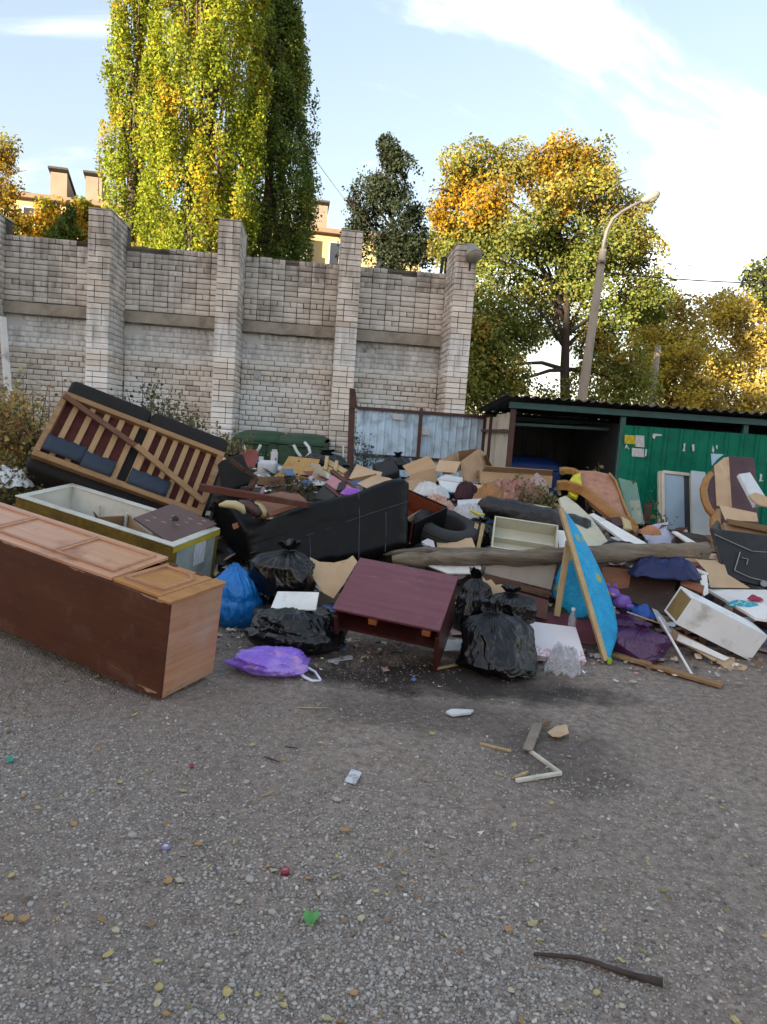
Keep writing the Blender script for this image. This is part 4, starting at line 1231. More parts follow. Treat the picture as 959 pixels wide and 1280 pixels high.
# ---- wardrobe lying on its back
M_WD = wood('wardrobe_veneer', '#55301e', '#482717', 1, 7, .38, .06, dirt=('#3c1b0e', .3), spec=.45)
M_WDT = wood('wardrobe_skylit_door_veneer', '#c89a7e', '#b88a6c', 1, 7, .35, .06, dirt=('#7a3f22', .25), spec=.45)  # paler than the sides: sky reflection on the top is put into the colour
M_WDL = wood('wardrobe_pale_veneer', '#b8854f', '#a67443', 1, 7, .4, .06, dirt=('#74401f', .3), spec=.45)
M_WDE = wood('wardrobe_scuffed_lit_end', '#b5876a', '#a3765a', 0, 7, .42, .08, dirt=('#a8978a', .42), spec=.45)  # real scuffs over a base colour raised for the light on this end
M_MOULD = wood('moulding_veneer', '#bd8f70', '#a2765a', 1, 9, .4, .05)
M, (W, L, H_) = pose('wardrobe')
wd = thing('wardrobe', 'long brown veneered wardrobe lying on its back on the gravel', 'wardrobe', M=M)
t = .018
MB(M).box((0, 0, 0), (t, L, H_)).build('side_panel', M_WD, wd, bevel=.002)
MB(M).box((W - t, t, 0), (W, L, H_)).build('side_panel', M_WD, wd, bevel=.002)
MB(M).box((t + .001, 0, .0), (W, t, H_ - .004)).build('end_panel', M_WDE, wd, bevel=.002)
MB(M).box((t + .001, L - t, 0), (W - t - .001, L, H_ - .004)).build('end_panel', M_WD, wd, bevel=.002)
MB(M).box((t + .001, t + .001, .006), (W - t - .001, L - t - .001, .02)).build('back_panel', M_WD, wd)
MB(M).box((t + .001, .25, .03), (W - t - .001, .268, H_ - .06)).build('shelf', M_WD, wd)
MB(M).box((-.012, -.012, H_ + .001), (W + .012, .075, H_ + .017)).build('plinth', M_WDL, wd, bevel=.003)
def ring(M, pts, w, h, z):
    mb = MB(M)
    n = len(pts)
    for i in range(n):
        a, b = Vector(pts[i]), Vector(pts[(i + 1) % n])
        d = (b - a).normalized() * w * .5
        mb.bar((*(a - d * .0), z), (*(b + d * .0), z), w, h)
    for i in range(n):
        a = Vector(pts[i]); mb.box((a.x - w * .55, a.y - w * .55, z - h / 2 - .0005), (a.x + w * .55, a.y + w * .55, z + h / 2 + .0007))
    return mb
# small door with eight-sided moulding
d1 = MB(M).box((.012, .08, H_ + .001), (W - .006, .42, H_ + .019)).build('door', M_WDL, wd, bevel=.002)
x0, x1, y0, y1, c = .075, W - .075, .125, .375, .06
ring(M, [(x0 + c * .1, y0), (x1 - c, y0), (x1, y0 + c), (x1, y1), (x0, y1), (x0, y0 + c)], .02, .012, H_ + .025).build('moulding', M_MOULD, d1)
# large door, ajar and twisted on its hinge
MD = M @ Matrix.Translation((0, .425, H_ + .004)) @ Matrix.Rotation(math.radians(-4.0), 4, 'Y') @ Matrix.Rotation(math.radians(-.8), 4, 'X')
MD = MD @ Matrix.Translation((.004, 0, 0))
d2 = MB(MD).box((0, 0, 0), (W - .004, L - .44, .019)).build('door', M_WDT, wd, bevel=.002)
for (a, b) in ((.055, .50), (.53, 1.05), (1.08, 1.6)):
    ring(MD, [(.07, a), (W - .07, a), (W - .07, b), (.07, b)], .02, .012, .0245).build('moulding', M_MOULD, d2)

M_CHIP = pm('raw_chipboard', '#9a8468', '#7f6b53', .95, 40, .5, 120)
def chip(M, a, b, w, nm, parent, seed):
    R_ = random.Random(seed); a, b = Vector(a), Vector(b); d = b - a
    up = Vector((0, 0, -1)) if abs(d.normalized().z) < .5 else Vector((1, 0, 0))
    top = [a + d * (i / 7) for i in range(8)]; low = [a + d * (i / 7) + up * w * R_.uniform(.15, 1) * math.sin(math.pi * (i + .4) / 7.8) for i in range(8)]
    nrm = d.cross(up).normalized() * .0012
    if nm == 'x': nrm = Vector((-.0012, 0, 0))
    if nm == 'y': nrm = Vector((0, -.0012, 0))
    MB(M).prism(top + low[::-1], nrm).build('chipped_edge', M_CHIP, parent)
chip(M, (-.0005, .03, H_ - .001), (-.0005, .20, H_ - .001), .02, 'x', wd, 1)
chip(M, (-.0005, .62, H_ - .001), (-.0005, .74, H_ - .001), .012, 'x', wd, 2)
chip(M, (-.0005, .02, .035), (-.0005, .16, .035), .03, 'x', wd, 3)
chip(M, (-.0005, 1.15, H_ - .001), (-.0005, 1.30, H_ - .001), .016, 'x', wd, 4)
chip(M, (.03, -.0005, .03), (.22, -.0005, .03), .025, 'y', wd, 5)
for yy in (.14, .34):
    MB(M).box((W - .03, yy, H_ + .0195), (W - .004, yy + .05, H_ + .026)).build('hinge', M_STEEL, wd, bevel=.002)
# ---- fridge cabinet without its door, lying on its back
M, (W, L, H_) = pose('freezer')
M_FRW = pm('yellowed_white_liner', '#c9c9c2', '#b5b4aa', .35, 4, .05, 30, dirt=('#7c7766', .35))
M_FOAM = pm('yellow_insulation_foam', '#7a6320', '#5d4a17', .95, 9, .8, 40, dirt=('#3c2f12', .5), bdist=.02)
M_FRG = pm('grey_fridge_shell', '#9aa2a0', '#858d8b', .45, 4, .08, 30, dirt=('#5f615a', .4))
fz = thing('fridge_cabinet', 'old white fridge cabinet without a door, lying on its back with yellow foam showing', 'fridge', M=M)
w = .05
MB(M).box((0, 0, 0), (w, L, H_ - .012)).build('foam_side', M_FOAM, fz, bevel=.006)
MB(M).box((W - w, 0, 0), (W, L, H_ - .012)).build('foam_side', M_FOAM, fz, bevel=.006)
MB(M).box((w + .001, 0, 0), (W - w - .001, w, H_ - .012)).build('end_wall', M_FRG, fz, bevel=.004)
MB(M).box((w + .001, L - w, 0), (W - w - .001, L, H_ - .012)).build('end_wall', M_FRG, fz, bevel=.004)
MB(M).box((w + .001, w + .001, .02), (W - w - .001, L - w - .001, .16)).build('liner_floor', M_FRW, fz)
mb = MB(M)
i = w + .03; z0 = .17
for (a, b, c, d) in (((w, w), (W - w, w), (W - i, i), (i, i)), ((W - w, w), (W - w, L - w), (W - i, L - i), (W - i, i)), ((W - w, L - w), (w, L - w), (i, L - i), (W - i, L - i)), ((w, L - w), (w, w), (i, i), (i, L - i))):
    mb._add([(*a, H_ - .006), (*b, H_ - .006), (*c, z0), (*d, z0)], [(0, 1, 2, 3)])
mb.build('liner', M_FRW, fz, solid=.004)
mb = MB(M); e = .012
mb.box((-.004, -.004, H_ - .011), (w + e, L + .004, H_)); mb.box((W - w - e, -.004, H_ - .011), (W + .004, L + .004, H_)); mb.box((w + e + .001, -.004, H_ - .011), (W - w - e - .001, w + e, H_)); mb.box((w + e + .001, L - w - e, H_ - .011), (W - w - e - .001, L + .004, H_))
mb.build('rim', M_FRW, fz, bevel=.004)
for k in range(3):
    y = .55 + k * .28
    MB(M).box((i + .002, y, z0 + .12), (i + .03, y + .02, H_ - .08)).build('shelf_runner', M_FRW, fz, bevel=.004)
for k in range(3):
    y = .55 + k * .28
    MB(M).box((W - i - .03, y, z0 + .12), (W - i - .002, y + .02, H_ - .08)).build('shelf_runner', M_FRW, fz, bevel=.004)
MB(M).box((.28, -.003, H_ - .24), (.43, -.0005, H_ - .05)).build('sticker', M_PRINT, fz)
M_TAPE = pm('yellow_tape', '#b0a13a', '#9a8a2c', .4, 8, .1, 30)
MB(M).box((-.003, -.006, H_ - .055), (W + .003, -.0008, H_ - .015)).build('foam_strip', M_TAPE, fz)
# cardboard tray in it
M_CARD = pm('brown_cardboard', '#a98e72', '#987d62', .9, 4, .1, 30, dirt=('#6d5237', .25), stretch=(1, 1, 1), spec=.1)
M_CARDL = pm('pale_cardboard', '#b9a084', '#a88f74', .9, 4, .1, 30, dirt=('#7c6243', .2), spec=.1)
M_CARDD = pm('dark_inside_card', '#6e543b', '#5d4530', .9, 4, .1, 30, spec=.1)
def card_box(name, label, M, dims, flaps=(), mat=M_CARD, inner=None, t=.006, group=None, cat='cardboard box'):
    W, L, H_ = dims
    o = thing(name, label, cat, M=M, group=group)
    mb = MB(M)
    mb.box((0, 0, 0), (W, L, t)); mb.box((0, 0, t + .0003), (t, L, H_)); mb.box((W - t, 0, t + .0003), (W, L, H_)); mb.box((t + .0003, 0, t + .0003), (W - t - .0003, t, H_)); mb.box((t + .0003, L - t, t + .0003), (W - t - .0003, L, H_))
    mb.build('carton', mat, o)
    for side, ang, ln in flaps:      # ang 0 = standing straight up, 90 = folded out flat
        a = math.radians(ang)
        if side == 'x0': FM = M @ Matrix.Translation((t / 2, 0, H_ + .001)) @ Matrix.Rotation(-a, 4, 'Y'); b = (L, 'y')
        if side == 'x1': FM = M @ Matrix.Translation((W - t / 2, 0, H_ + .001)) @ Matrix.Rotation(a, 4, 'Y'); b = (L, 'y')
        if side == 'y0': FM = M @ Matrix.Translation((0, t / 2, H_ + .001)) @ Matrix.Rotation(a, 4, 'X'); b = (W, 'x')
        if side == 'y1': FM = M @ Matrix.Translation((0, L - t / 2, H_ + .001)) @ Matrix.Rotation(-a, 4, 'X'); b = (W, 'x')
        mb = MB(FM); k = b[0]
        if b[1] == 'y': mb.hexa([(-t / 2, .01, 0), (t / 2, .01, 0), (t / 2, k - .01, 0), (-t / 2, k - .01, 0), (-t / 2, .03, ln), (t / 2, .03, ln), (t / 2, k - .03, ln), (-t / 2, k - .03, ln)])
        else: mb.hexa([(.01, -t / 2, 0), (k - .01, -t / 2, 0), (k - .01, t / 2, 0), (.01, t / 2, 0), (.03, -t / 2, ln), (k - .03, -t / 2, ln), (k - .03, t / 2, ln), (.03, t / 2, ln)])
        mb.build('flap', inner or mat, o)
    return o
def place(x, y, D, rz, tx=0, ty=0):
    return Matrix.Translation(at(x, y, D)) @ Euler((math.radians(tx), math.radians(ty), math.radians(rz))).to_matrix().to_4x4()
MI = M @ Matrix.Translation((.12, .62, .16)) @ Euler((.35, .1, -.25)).to_matrix().to_4x4()
card_box('cardboard_box', 'open cardboard tray lying inside the fridge cabinet', MI, (.34, .42, .22), [('x0', 40, .1)], M_CARD, M_CARDD)
# patterned board lying over the near end
g = NM('patterned_brown_laminate'); v = g.map('Object', (1, 1, 1), (0, 0, .5))
br = g.n('ShaderNodeTexBrick'); g.l(v, br.inputs[0]); br.inputs['Scale'].default_value = 9; br.inputs['Mortar Size'].default_value = .0
vv = g.map('Object', (7, 26, 7), (0, 0, .95))
dash = g.math('MULTIPLY', g.ramp(g.voro(vv, 1.0, rnd=.35), [(.10, 1.), (.2, 0.)]), .7)
g.set(Base_Color=g.mix(dash, g.mix(g.noise(v, 6, 5), lin('#5f4a46'), lin('#503d3a')), lin('#a08d88')), Roughness=.55)
M_PATT = g.m
p3, ol = quad((167, 647, 5.75), (216, 629, 6.05), (271, 654, 5.95), (216, 681, 5.5))
bd_ = tag(sheet('patterned_board', M_PATT, p3, ol, .02, bevel=.002), 'dark patterned board with a black knob lying across the fridge cabinet', 'board')
kp = at(219, 651, 5.78)
MB().tube([kp, kp + Vector((0, 0, .025)), kp + Vector((0, -.005, .035))], [.028, .026, .012], 14).build('knob', M_BLK, bd_)

# ---- overturned sofa with its slatted underside showing
M, (L, W, T) = pose('slat_sofa')
M_PINE = wood('pine_slat', '#a88a63', '#947650', 1, 8, .7, .15, dirt=('#6b4d2d', .2))
M_PINEX = wood('pine_rail', '#9a7a55', '#856645', 0, 8, .7, .15, dirt=('#5d4127', .25))
M_DKW = wood('dark_stained_rail', '#6b4630', '#553521', 0, 8, .65, .15)
M_MAR = pm('maroon_underside_cloth', '#552b28', '#43211e', .95, 12, .3, 120)
M_BLKF = pm('black_upholstery', '#1a1918', '#100f0f', .85, 6, .35, 70, bdist=.01)
M_NAVY = pm('dark_blue_lining', '#2a3747', '#202b39', .7, 8, .3, 50)
so = thing('overturned_sofa', 'overturned sofa leaning on its back with pine slats and maroon underside showing', 'sofa', M=M)
MB(M).box((.02, .02, .03), (L - .02, W - .02, .045)).build('underside_cloth', M_MAR, so)
rails = [((0, 0), (L, .055)), ((0, W - .05), (L, W)), ((0, .056), (.05, W - .051)), ((L - .06, .056), (L, W - .051))]
for (a, b), nm in zip(rails, ('rail',) * 4):
    MB(M).box((*a, .046), (*b, T)).build(nm, M_PINEX, so, bevel=.003)
MB(M).box((L * .525, .056, .05), (L * .57, W - .051, T - .004)).build('rail', M_PINE, so, bevel=.003)
mb = MB(M); mb.bar((.02, W - .06, T + .012), (L * .56, W * .56, T + .012), .05, .022); mb.build('cross_rail', M_DKW, so, bevel=.002)
mb = MB(M); mb.bar((L * .5, W * .59, T + .036), (L - .02, W * .17, T + .036), .055, .022); mb.build('cross_rail', M_PINEX, so, bevel=.002)
for k in range(5):
    x = .12 + k * .135
    MB(M).box((x, .057, .06), (x + .05, W - .052, .085)).build('slat', M_PINE, so, bevel=.002)
for k in range(5):
    x = L * .575 + .055 + k * .107
    MB(M).box((x, .057, .06), (x + .048, W - .052, .085)).build('slat', M_PINE, so, bevel=.002)
for (a, b) in ((.76, .135), (.76, .40)):
    MB(M).box((L * .445, .06 + (a - .76), .0465), (L * .52, W - .055, .052)).build('dark_gap_sheet', M_BLKF, so) if b < .2 else None  # thin black sheet stands in for the dark gap in the underside
for (x0, x1, r) in ((.05, .385, .03), (.39, .66, .0), (.80, 1.16, .0)):
    mb = MB(M)
    mb.grid([[(x0 + (x1 - x0) * i / 6, .05 + r + (.165 - .012 * (i % 2)) * j / 3, T + .005 + .012 * (j / 3) * (1 - j / 3) * 4 * (.6 + .4 * math.sin(i * 2.))) for j in range(4)] for i in range(7)])
    mb.build('hanging_lining', M_NAVY, so, smooth=True, solid=.004)
MB(M).box((-.03, -.08, -.33), (L + .03, W - .02, .029)).build('upholstered_body', M_BLKF, so, bevel=.05, seg=4)
for a, b in ((.0, .50), (.505, 1.0)):
    MB(M).box((L * a, W - .01, -.36), (L * b, W + .19, .065)).build('cushion', M_BLKF, so, bevel=.05, seg=4)

# ---- charred chair frame next to it
ch = thing('broken_chair', 'broken black chair with a charred wooden frame beside the overturned sofa', 'chair', at(300, 615, 6.7))
p3, ol = quad((277, 575, 6.6), (304, 566, 6.75), (318, 602, 6.7), (284, 614, 6.5))
sheet('seat', M_BLKF, p3, ol, .12, ch, bevel=.02, seg=3)
mb = MB(); A = [at(288, 575, 6.52), at(305, 588, 6.54), at(320, 597, 6.6), at(312, 612, 6.52), at(301, 611, 6.5)]
for a, b in zip(A[:-1], A[1:]): mb.bar(a, b, .05, .04)
M_CHAR = wood('charred_wood', '#54392a', '#2c1f18', 0, 9, .85, .4)
mb.build('frame', M_CHAR, ch, bevel=.006)

# ---- black leather sofa, seen from behind, tipped
M_LEA = pm('black_leatherette', '#08090c', '#050608', .5, 5, .3, 7, dirt=('#0c0d10', .3), bdist=.03, spec=.2)
p3 = [(305, 664, 5.95), (514, 605, 6.42), (512, 681, 6.25)]
sf = thing('leather_sofa', 'black leatherette sofa tipped up with its stitched back towards the yard', 'sofa', at(410, 700, 6.3))
ol = [(305, 664), (325, 655), (345, 645), (365, 635.5), (385, 628), (405, 623), (425, 619.5), (443, 616), (453, 612), (466, 606), (482, 600), (494, 596.5), (503, 596.5), (509, 599), (513, 606), (513, 640), (511, 681), (490, 689), (458, 698), (400, 708), (350, 713), (314, 711), (309, 690)]
a_, n_ = plane_of(p3)
topl = [(305, 664), (325, 655), (345, 645), (365, 635.5), (385, 628), (405, 623), (425, 619.5), (443, 616), (453, 612), (466, 606), (482, 600), (494, 597), (505, 597), (513, 602)]
botl = [(314, 711), (350, 713), (400, 708), (458, 698), (490, 689), (511, 681)]
def interp(pl_, x):
    for (a, b), (c, d) in zip(pl_[:-1], pl_[1:]):
        if x <= c: return b + (d - b) * (x - a) / (c - a)
    return pl_[-1][1]
rows = []; NU, NV = 64, 34
for iu in range(NU + 1):
    u = iu / NU; row = []
    xt = 305 + (513 - 305) * u; xb = 314 + (511 - 314) * u
    yt, yb = interp(topl, xt), interp(botl, xb)
    for iv_ in range(NV + 1):
        w_ = iv_ / NV
        q = on_plane(xt + (xb - xt) * w_, yt + (yb - yt) * w_, a_, n_)
        # padding swells between the stitched seams and rolls over the edges
        seam_v = .42 - .06 * u
        dv_ = min(abs(w_ - seam_v) * 7, 1)
        cols_ = [.385, .69, .86] if w_ > seam_v else [.67]
        du_ = min(min(abs(u - c) for c in cols_) * 16, 1)
        edge = min(u, 1 - u) * 14, w_ * 9, (1 - w_) * 9
        e_ = min(1, min(edge))
        swell = .05 * math.sqrt(max(0, e_ * (2 - e_))) + .014 * math.sqrt(dv_) * e_ + .012 * math.sqrt(du_) * e_
        swell += (.014 * mnoise.noise(Vector((u * 9, w_ * 4, 3))) + .007 * mnoise.noise(Vector((u * 26, w_ * 9, 1)))) * dv_ * du_
        row.append(q + n_ * (.05 - swell))
    rows.append([row[0] + n_ * .24] + row + [row[-1] + n_ * .24])
rows = [[q + n_ * .24 if k not in (0, len(rows[0]) - 1) else q for k, q in enumerate(rows[0])]] + rows + [[q + n_ * .24 if k not in (0, len(rows[0]) - 1) else q for k, q in enumerate(rows[-1])]]
MB().grid(rows).build('back', M_LEA, sf, smooth=True)
def on(p3, q, off=0.):
    a, n = plane_of(p3); return on_plane(q[0], q[1], a, n) - n * off
seams = [[(312, 692), (360, 677), (410, 661), (460, 643), (511, 627)], [(448, 617), (449, 650), (448, 698)], [(387, 672), (388, 690), (388, 708)], [(482, 640), (482, 665), (481, 690)]]
M_SEAM = pm('grey_seam', '#3d4048', '#30333a', .6, 4, 0)
for s in seams:
    MB().tube([on(p3, q, .016) for q in s], .0035, 6).build('seam', M_SEAM, sf)
q3 = [(305, 664, 5.97), (270, 628, 6.7), (314, 709, 5.93)]
sheet('arm', M_LEA, q3, [(268, 630), (277, 622), (306, 662), (313, 708), (290, 690), (262, 655)], .22, sf, bevel=.03, seg=4)
sA, sB = on(p3, (330, 690)), on(p3, (505, 640))
dd = (sB - sA); e2 = n_ * .55 + Vector((0, 0, -.02)); e3 = Vector((0, 0, -.28))
o_ = sA + n_ * .25
MB().hexa([o_ + e3, o_ + dd + e3, o_ + dd + e2 + e3, o_ + e2 + e3, o_, o_ + dd, o_ + dd + e2, o_ + e2]).build('seat', M_LEA, sf, bevel=.04, seg=4)

# ---- cream and brown arm pad, brown plank and veneer drawer on the sofa
M_CRMV = pm('cream_vinyl', '#b9ad86', '#a3966f', .5, 6, .1, 50, dirt=('#6d6349', .25))
M_BRNV = pm('brown_vinyl', '#4a3230', '#3b2725', .5, 6, .1, 50)
ap = thing('arm_rest_pad', 'curved cream and brown padded armrest lying on the black sofa', 'armrest', at(300, 645, 6.05))
def padseg(pts, r, mat, nm):
    MB().tube([at(*q) for q in pts], r, 12).build(nm, mat, ap, smooth=True)
padseg([(274, 631.5, 6.0), (283, 630, 6.0), (294, 631, 6.0), (302, 635, 6.0), (306, 642, 6.0)], [.012, .032, .036, .034, .015], M_CRMV, 'cream_end')
padseg([(299, 631, 6.08), (309, 632, 6.08), (318, 637, 6.08), (324, 644, 6.06)], [.045, .05, .05, .035], M_BRNV, 'brown_cover')
padseg([(318, 630, 6.14), (325, 633, 6.14), (329, 640, 6.13), (330, 646, 6.12)], [.03, .036, .034, .02], M_CRMV, 'cream_end')
M_RED = wood('red_brown_plank', '#5a2d22', '#482219', 0, 8, .5, .12, dirt=('#38201a', .3))
p3, ol = quad((249, 605, 6.25), (384, 628, 6.0), (384, 635, 6.0), (249, 614, 6.25))
tag(sheet('plank', M_RED, p3, ol, .06), 'long dark red brown plank resting on the black sofa', 'plank')
M_VEN = wood('orange_veneer', '#855638', '#71462c', 0, 7, .5, .1, dirt=('#5d3520', .3))
dw = thing('drawer', 'orange brown veneer drawer upended behind the red brown plank', 'drawer', at(350, 640, 6.35))
for p3, ol in (quad((316, 622, 6.3), (346, 615, 6.5), (372, 632, 6.4), (338, 645, 6.2)), quad((346, 615, 6.51), (374, 617, 6.6), (386, 628, 6.5), (372, 632, 6.41)), quad((290, 655, 6.1), (383, 625, 6.25), (386, 629, 6.24), (292, 662, 6.09))):
    sheet('drawer_panel', M_VEN, p3, ol, .015, dw)

# ---- maroon cabinet tipped forward, its drawers gone
M, (W, L, H_) = pose('cabinet')
M_MAH = wood('mahogany_laminate', '#74404a', '#63343d', 0, 6, .32, .05, dirt=('#6d4744', .22), spec=.5)
M_MAHD = wood('dark_mahogany_laminate', '#4a2422', '#3b1b1a', 0, 6, .4, .06, spec=.45)
cb = thing('low_cabinet', 'maroon low cabinet with empty front tipped over on the gravel', 'cabinet', M=M)
MB(M).box((-.005, -.01, H_ - .018), (W + .005, L, H_)).build('top', M_MAH, cb, bevel=.0015)
zs = H_ - .0185
MB(M).box((.0, .02, -.02), (.018, L - .02, zs)).build('side_panel', M_MAHD, cb, bevel=.0015)
MB(M).box((W - .018, .02, -.02), (W, L - .02, zs)).build('side_panel', M_MAHD, cb, bevel=.0015)
MB(M).box((.0185, .05, .155), (W - .0185, L - .02, .173)).build('shelf', M_MAHD, cb, bevel=.0015)
MB(M).box((.0185, L - .024, .0), (W - .0185, L - .0205, zs)).build('back_panel', M_BRNV, cb)
MB(M).box((W / 2 - .008, .24, .174), (W / 2 + .008, L - .03, zs - .001)).build('divider', M_MAHD, cb)
M_PEG = wood('orange_block', '#a0603c', '#8a4d2d', 0, 8, .5, .1)
for u in (.24, .60):
    MB(M).box((u, -.004, zs - .062), (u + .055, .045, zs - .018)).build('wooden_block', M_PEG, cb, bevel=.003)
for u in (.0, W - .022):
    MB(M).box((u - .004, .0, .0 - .02), (u + .026, .0195, .30)).build('front_edge', M_MAHD, cb, bevel=.004)

def drape(name, label, c, rx, ry, h, mat, seed, rz=0, fold=.35, cat='cloth', n=46, fs=2.2):
    mb = MB(); pts = []
    for i in range(n + 1):
        row = []
        for j in range(n + 1):
            u, w = 2 * i / n - 1, 2 * j / n - 1
            # squircle map to a rounded patch
            x, y = u * math.sqrt(1 - w * w / 2), w * math.sqrt(1 - u * u / 2)
            r = math.hypot(x, y); e = 1 + .22 * mnoise.noise(Vector((math.atan2(y, x) * .9, seed, 1.))) if r > 0 else 1
            q = Vector((x * fs, y * fs, seed * 3.1)); q += Vector((mnoise.noise(q * 1.2), mnoise.noise(q * 1.2 + Vector((7, 1, 3))), 0)) * .9
            f1 = 1 - 2 * abs(mnoise.noise(q)); f2 = 1 - 2 * abs(mnoise.noise(q * 2.7))
            zz = (1 - r ** 3.2) * (.72 + .4 * mnoise.noise(Vector((x * 1.2, y * 1.2, seed)))) + fold * (f1 * .5 + f2 * .22) * (1 - .6 * r ** 4)
            row.append((x * rx * e, y * ry * e, h * max(zz, -.12)))
        pts.append(row)
    R_ = Matrix.Translation(c) @ Matrix.Rotation(rz, 4, 'Z')
    mb.M = R_; mb.grid(pts)
    return tag(mb.build(name, mat, smooth=True, solid=.006), label, cat)
# ---- bags
def bag(name, label, c, rx, ry, h, mat, seed, neck=.25, lean=(0, 0), rz=0., fold=1., cat='rubbish bag', group=None, parent=None, tuft=True, facet=1., spread=.12, flat=.35):
    """thin film pulled over lumpy contents: flat facets, sharp ridges, pleats gathered at the neck"""
    bm = bmesh.new(); bmesh.ops.create_icosphere(bm, subdivisions=6 if rx > .1 else 5, radius=1)
    S = Vector((seed * 3.7, seed * 1.3, seed * 7.1)); N3 = mnoise.noise
    rs = random.Random(int(seed * 100))
    pl = []
    for _ in range(26):
        n_ = Vector((rs.gauss(0, 1), rs.gauss(0, 1), rs.gauss(.1, .8))).normalized()
        pl.append((n_, rs.uniform(.78, 1.0)))
    KR = [(.5, 1.), (.62, .93), (.72, .66), (.80, .30), (.84, .17), (.89, .22), (.945, .36), (.97, .30), (1., 0.)]
    KH = [(0., 0.), (.2, .04), (.35, .17), (.5, .38), (.62, .58), (.72, .71), (.80, .79), (.84, .83), (.89, .89), (.945, .99), (.97, .97), (1., .86)]
    def pw(x_, K):
        for (a_1, b_1), (c_1, d_1) in zip(K[:-1], K[1:]):
            if x_ <= c_1: return b_1 + (d_1 - b_1) * (x_ - a_1) / (c_1 - a_1)
        return K[-1][1]
    rdg = lambda q: max(0., 1 - abs(N3(q)) * 3.2) ** 1.6
    for v_ in bm.verts:
        d = v_.co.copy(); z = d.z
        r = 1.16
        for n_, hh_ in pl:
            dt = d.dot(n_)
            if dt > .3: r = min(r, hh_ / dt)
        r = 1 + (r - 1) * facet
        az = math.atan2(d.y, d.x); k = max(0., z)
        wv = Vector((math.cos(az) * 2.4, math.sin(az) * 2.4, z * .5)) + S
        warp = Vector((N3(d * 2.2 + S), N3(d * 2.2 - S), N3(d * 2.2 + S * .5))) * .55
        q = (d + warp) * 3.1 + S
        qs = Vector((q.x, q.y, q.z * 2.6))
        cre = fold * (.085 * rdg(wv * 1.5) * (.12 + k) + .05 * rdg(wv * 3.1) * (.05 + k) + .04 * rdg(q * .62) + .018 * rdg(qs * .9) - .02)
        r += cre + .10 * N3(d * 1.4 + S)
        x, y = d.x * r, d.y * r
        zz = z * r
        if z < 0:
            zz = -min(.8, abs(z) ** .6 * .85); g_ = 1 + spread * (1 - abs(z)); x *= g_; y *= g_
        else:
            pin = 1 - .40 * z ** 2.2
            x *= pin; y *= pin
            if tuft and z > .9:
                t_ = (z - .9) / .1
                fl_ = 1 + .9 * t_ * N3(Vector((math.cos(az) * 1.5, math.sin(az) * 1.5, seed)))
                x *= fl_; y *= fl_
                zz += neck * t_ ** 1.3 * (1 + .9 * N3(Vector((math.cos(az) * 2, math.sin(az) * 2, seed + 3))))
        if not tuft and zz > .5: zz = .5 + (zz - .5) * flat
        hz = (zz + .85) / 1.85
        if tuft:      # a tied sack: body, gathered neck, ruffled mouth
            s_ = (z + 1) / 2
            RR = math.sqrt(max(0, 1 - z * z)) ** .7 if s_ < .5 else pw(s_, KR)
            hz = pw(s_, KH)
            pleat = rdg(Vector((math.cos(az) * 3.2, math.sin(az) * 3.2, s_ * .6)) + S) - .4
            gat = math.exp(-((s_ - .84) / .13) ** 2)
            body = max(0., min(1., (.80 - s_) / .12))
            f_ = 1 + (r - 1) * body + .38 * pleat * gat
            cxy = Vector((N3(S), N3(S + Vector((3, 1, 2))))) * .25 * max(0, s_ - .6)
            x, y = (math.cos(az) * RR * f_ + cxy.x) * (1 + spread * max(0, .5 - s_) * 2), (math.sin(az) * RR * f_ + cxy.y) * (1 + spread * max(0, .5 - s_) * 2)
            if s_ < .8: hz += (r - 1) * .35 * body * hz
            if s_ > .86: hz += .10 * N3(Vector((math.cos(az) * 2, math.sin(az) * 2, seed))) * min(1, (s_ - .86) / .07)
        v_.co = Vector((x * rx + lean[0] * max(hz, 0) ** 1.5, y * ry + lean[1] * max(hz, 0) ** 1.5, hz * h))
    zm = min(v_.co.z for v_ in bm.verts)
    for v_ in bm.verts: v_.co.z -= zm
    me = bpy.data.meshes.new(name); bm.to_mesh(me); bm.free(); me.shade_smooth()
    o = link_mesh(name, me, mat, parent, c); o.rotation_euler.z = rz
    if label: tag(o, label, cat, group)
    return o
M_BAGK = plastic_film('black_bag_film', '#06070a', .24, bump=.16, spec=.45, bscale=11)
M_BAGB = plastic_film('blue_bag_film', '#0b66ab', .3, bump=.3)
M_BAGP = plastic_film('violet_bag_film', '#7a58bd', .3, bump=.25)
_g = NM.__new__(NM); _g.m = M_BAGP; _g.t = M_BAGP.node_tree; _g.b = next(n for n in _g.t.nodes if n.type == 'BSDF_PRINCIPLED'); _g.tc = next(n for n in _g.t.nodes if n.type == 'TEX_COORD')
_c = _g.b.inputs['Base Color'].links[0].from_socket; _v = _g.map('Object')
_c = _g.mix(_g.ramp(_g.noise(_v, 7, 3, .5, .5), [(.45, 0.), (.62, .6)]), _c, lin('#9f8ad0'))
_c = _g.mix(_g.ramp(_g.noise(_g.map('Object', loc=(2, 5, 1)), 9, 3, .5), [(.60, 0.), (.68, .75)]), _c, lin('#b98ab8'))
_g.l(_c, _g.b.inputs['Base Color'])
M_BAGW = plastic_film('white_bag_film', '#c2c4c8', .4, bump=.4)
M_BAGG = plastic_film('grey_bag_film', '#8d8f98', .4, bump=.5)
M_BAGM = plastic_film('plum_bag_film', '#3d1f45', .28, bump=.2)
def gpt(x, y, z=0.): q = gr(x, y, z); return q
p = gpt(288, 792); bag('rubbish_bag', 'bright blue rubbish bag between the wardrobe and the black bags', Vector((p.x, p.y + .18, 0)), .205, .20, .52, M_BAGB, 1.1, tuft=False, fold=1.0, lean=(-.03, 0), facet=.7, flat=.75)
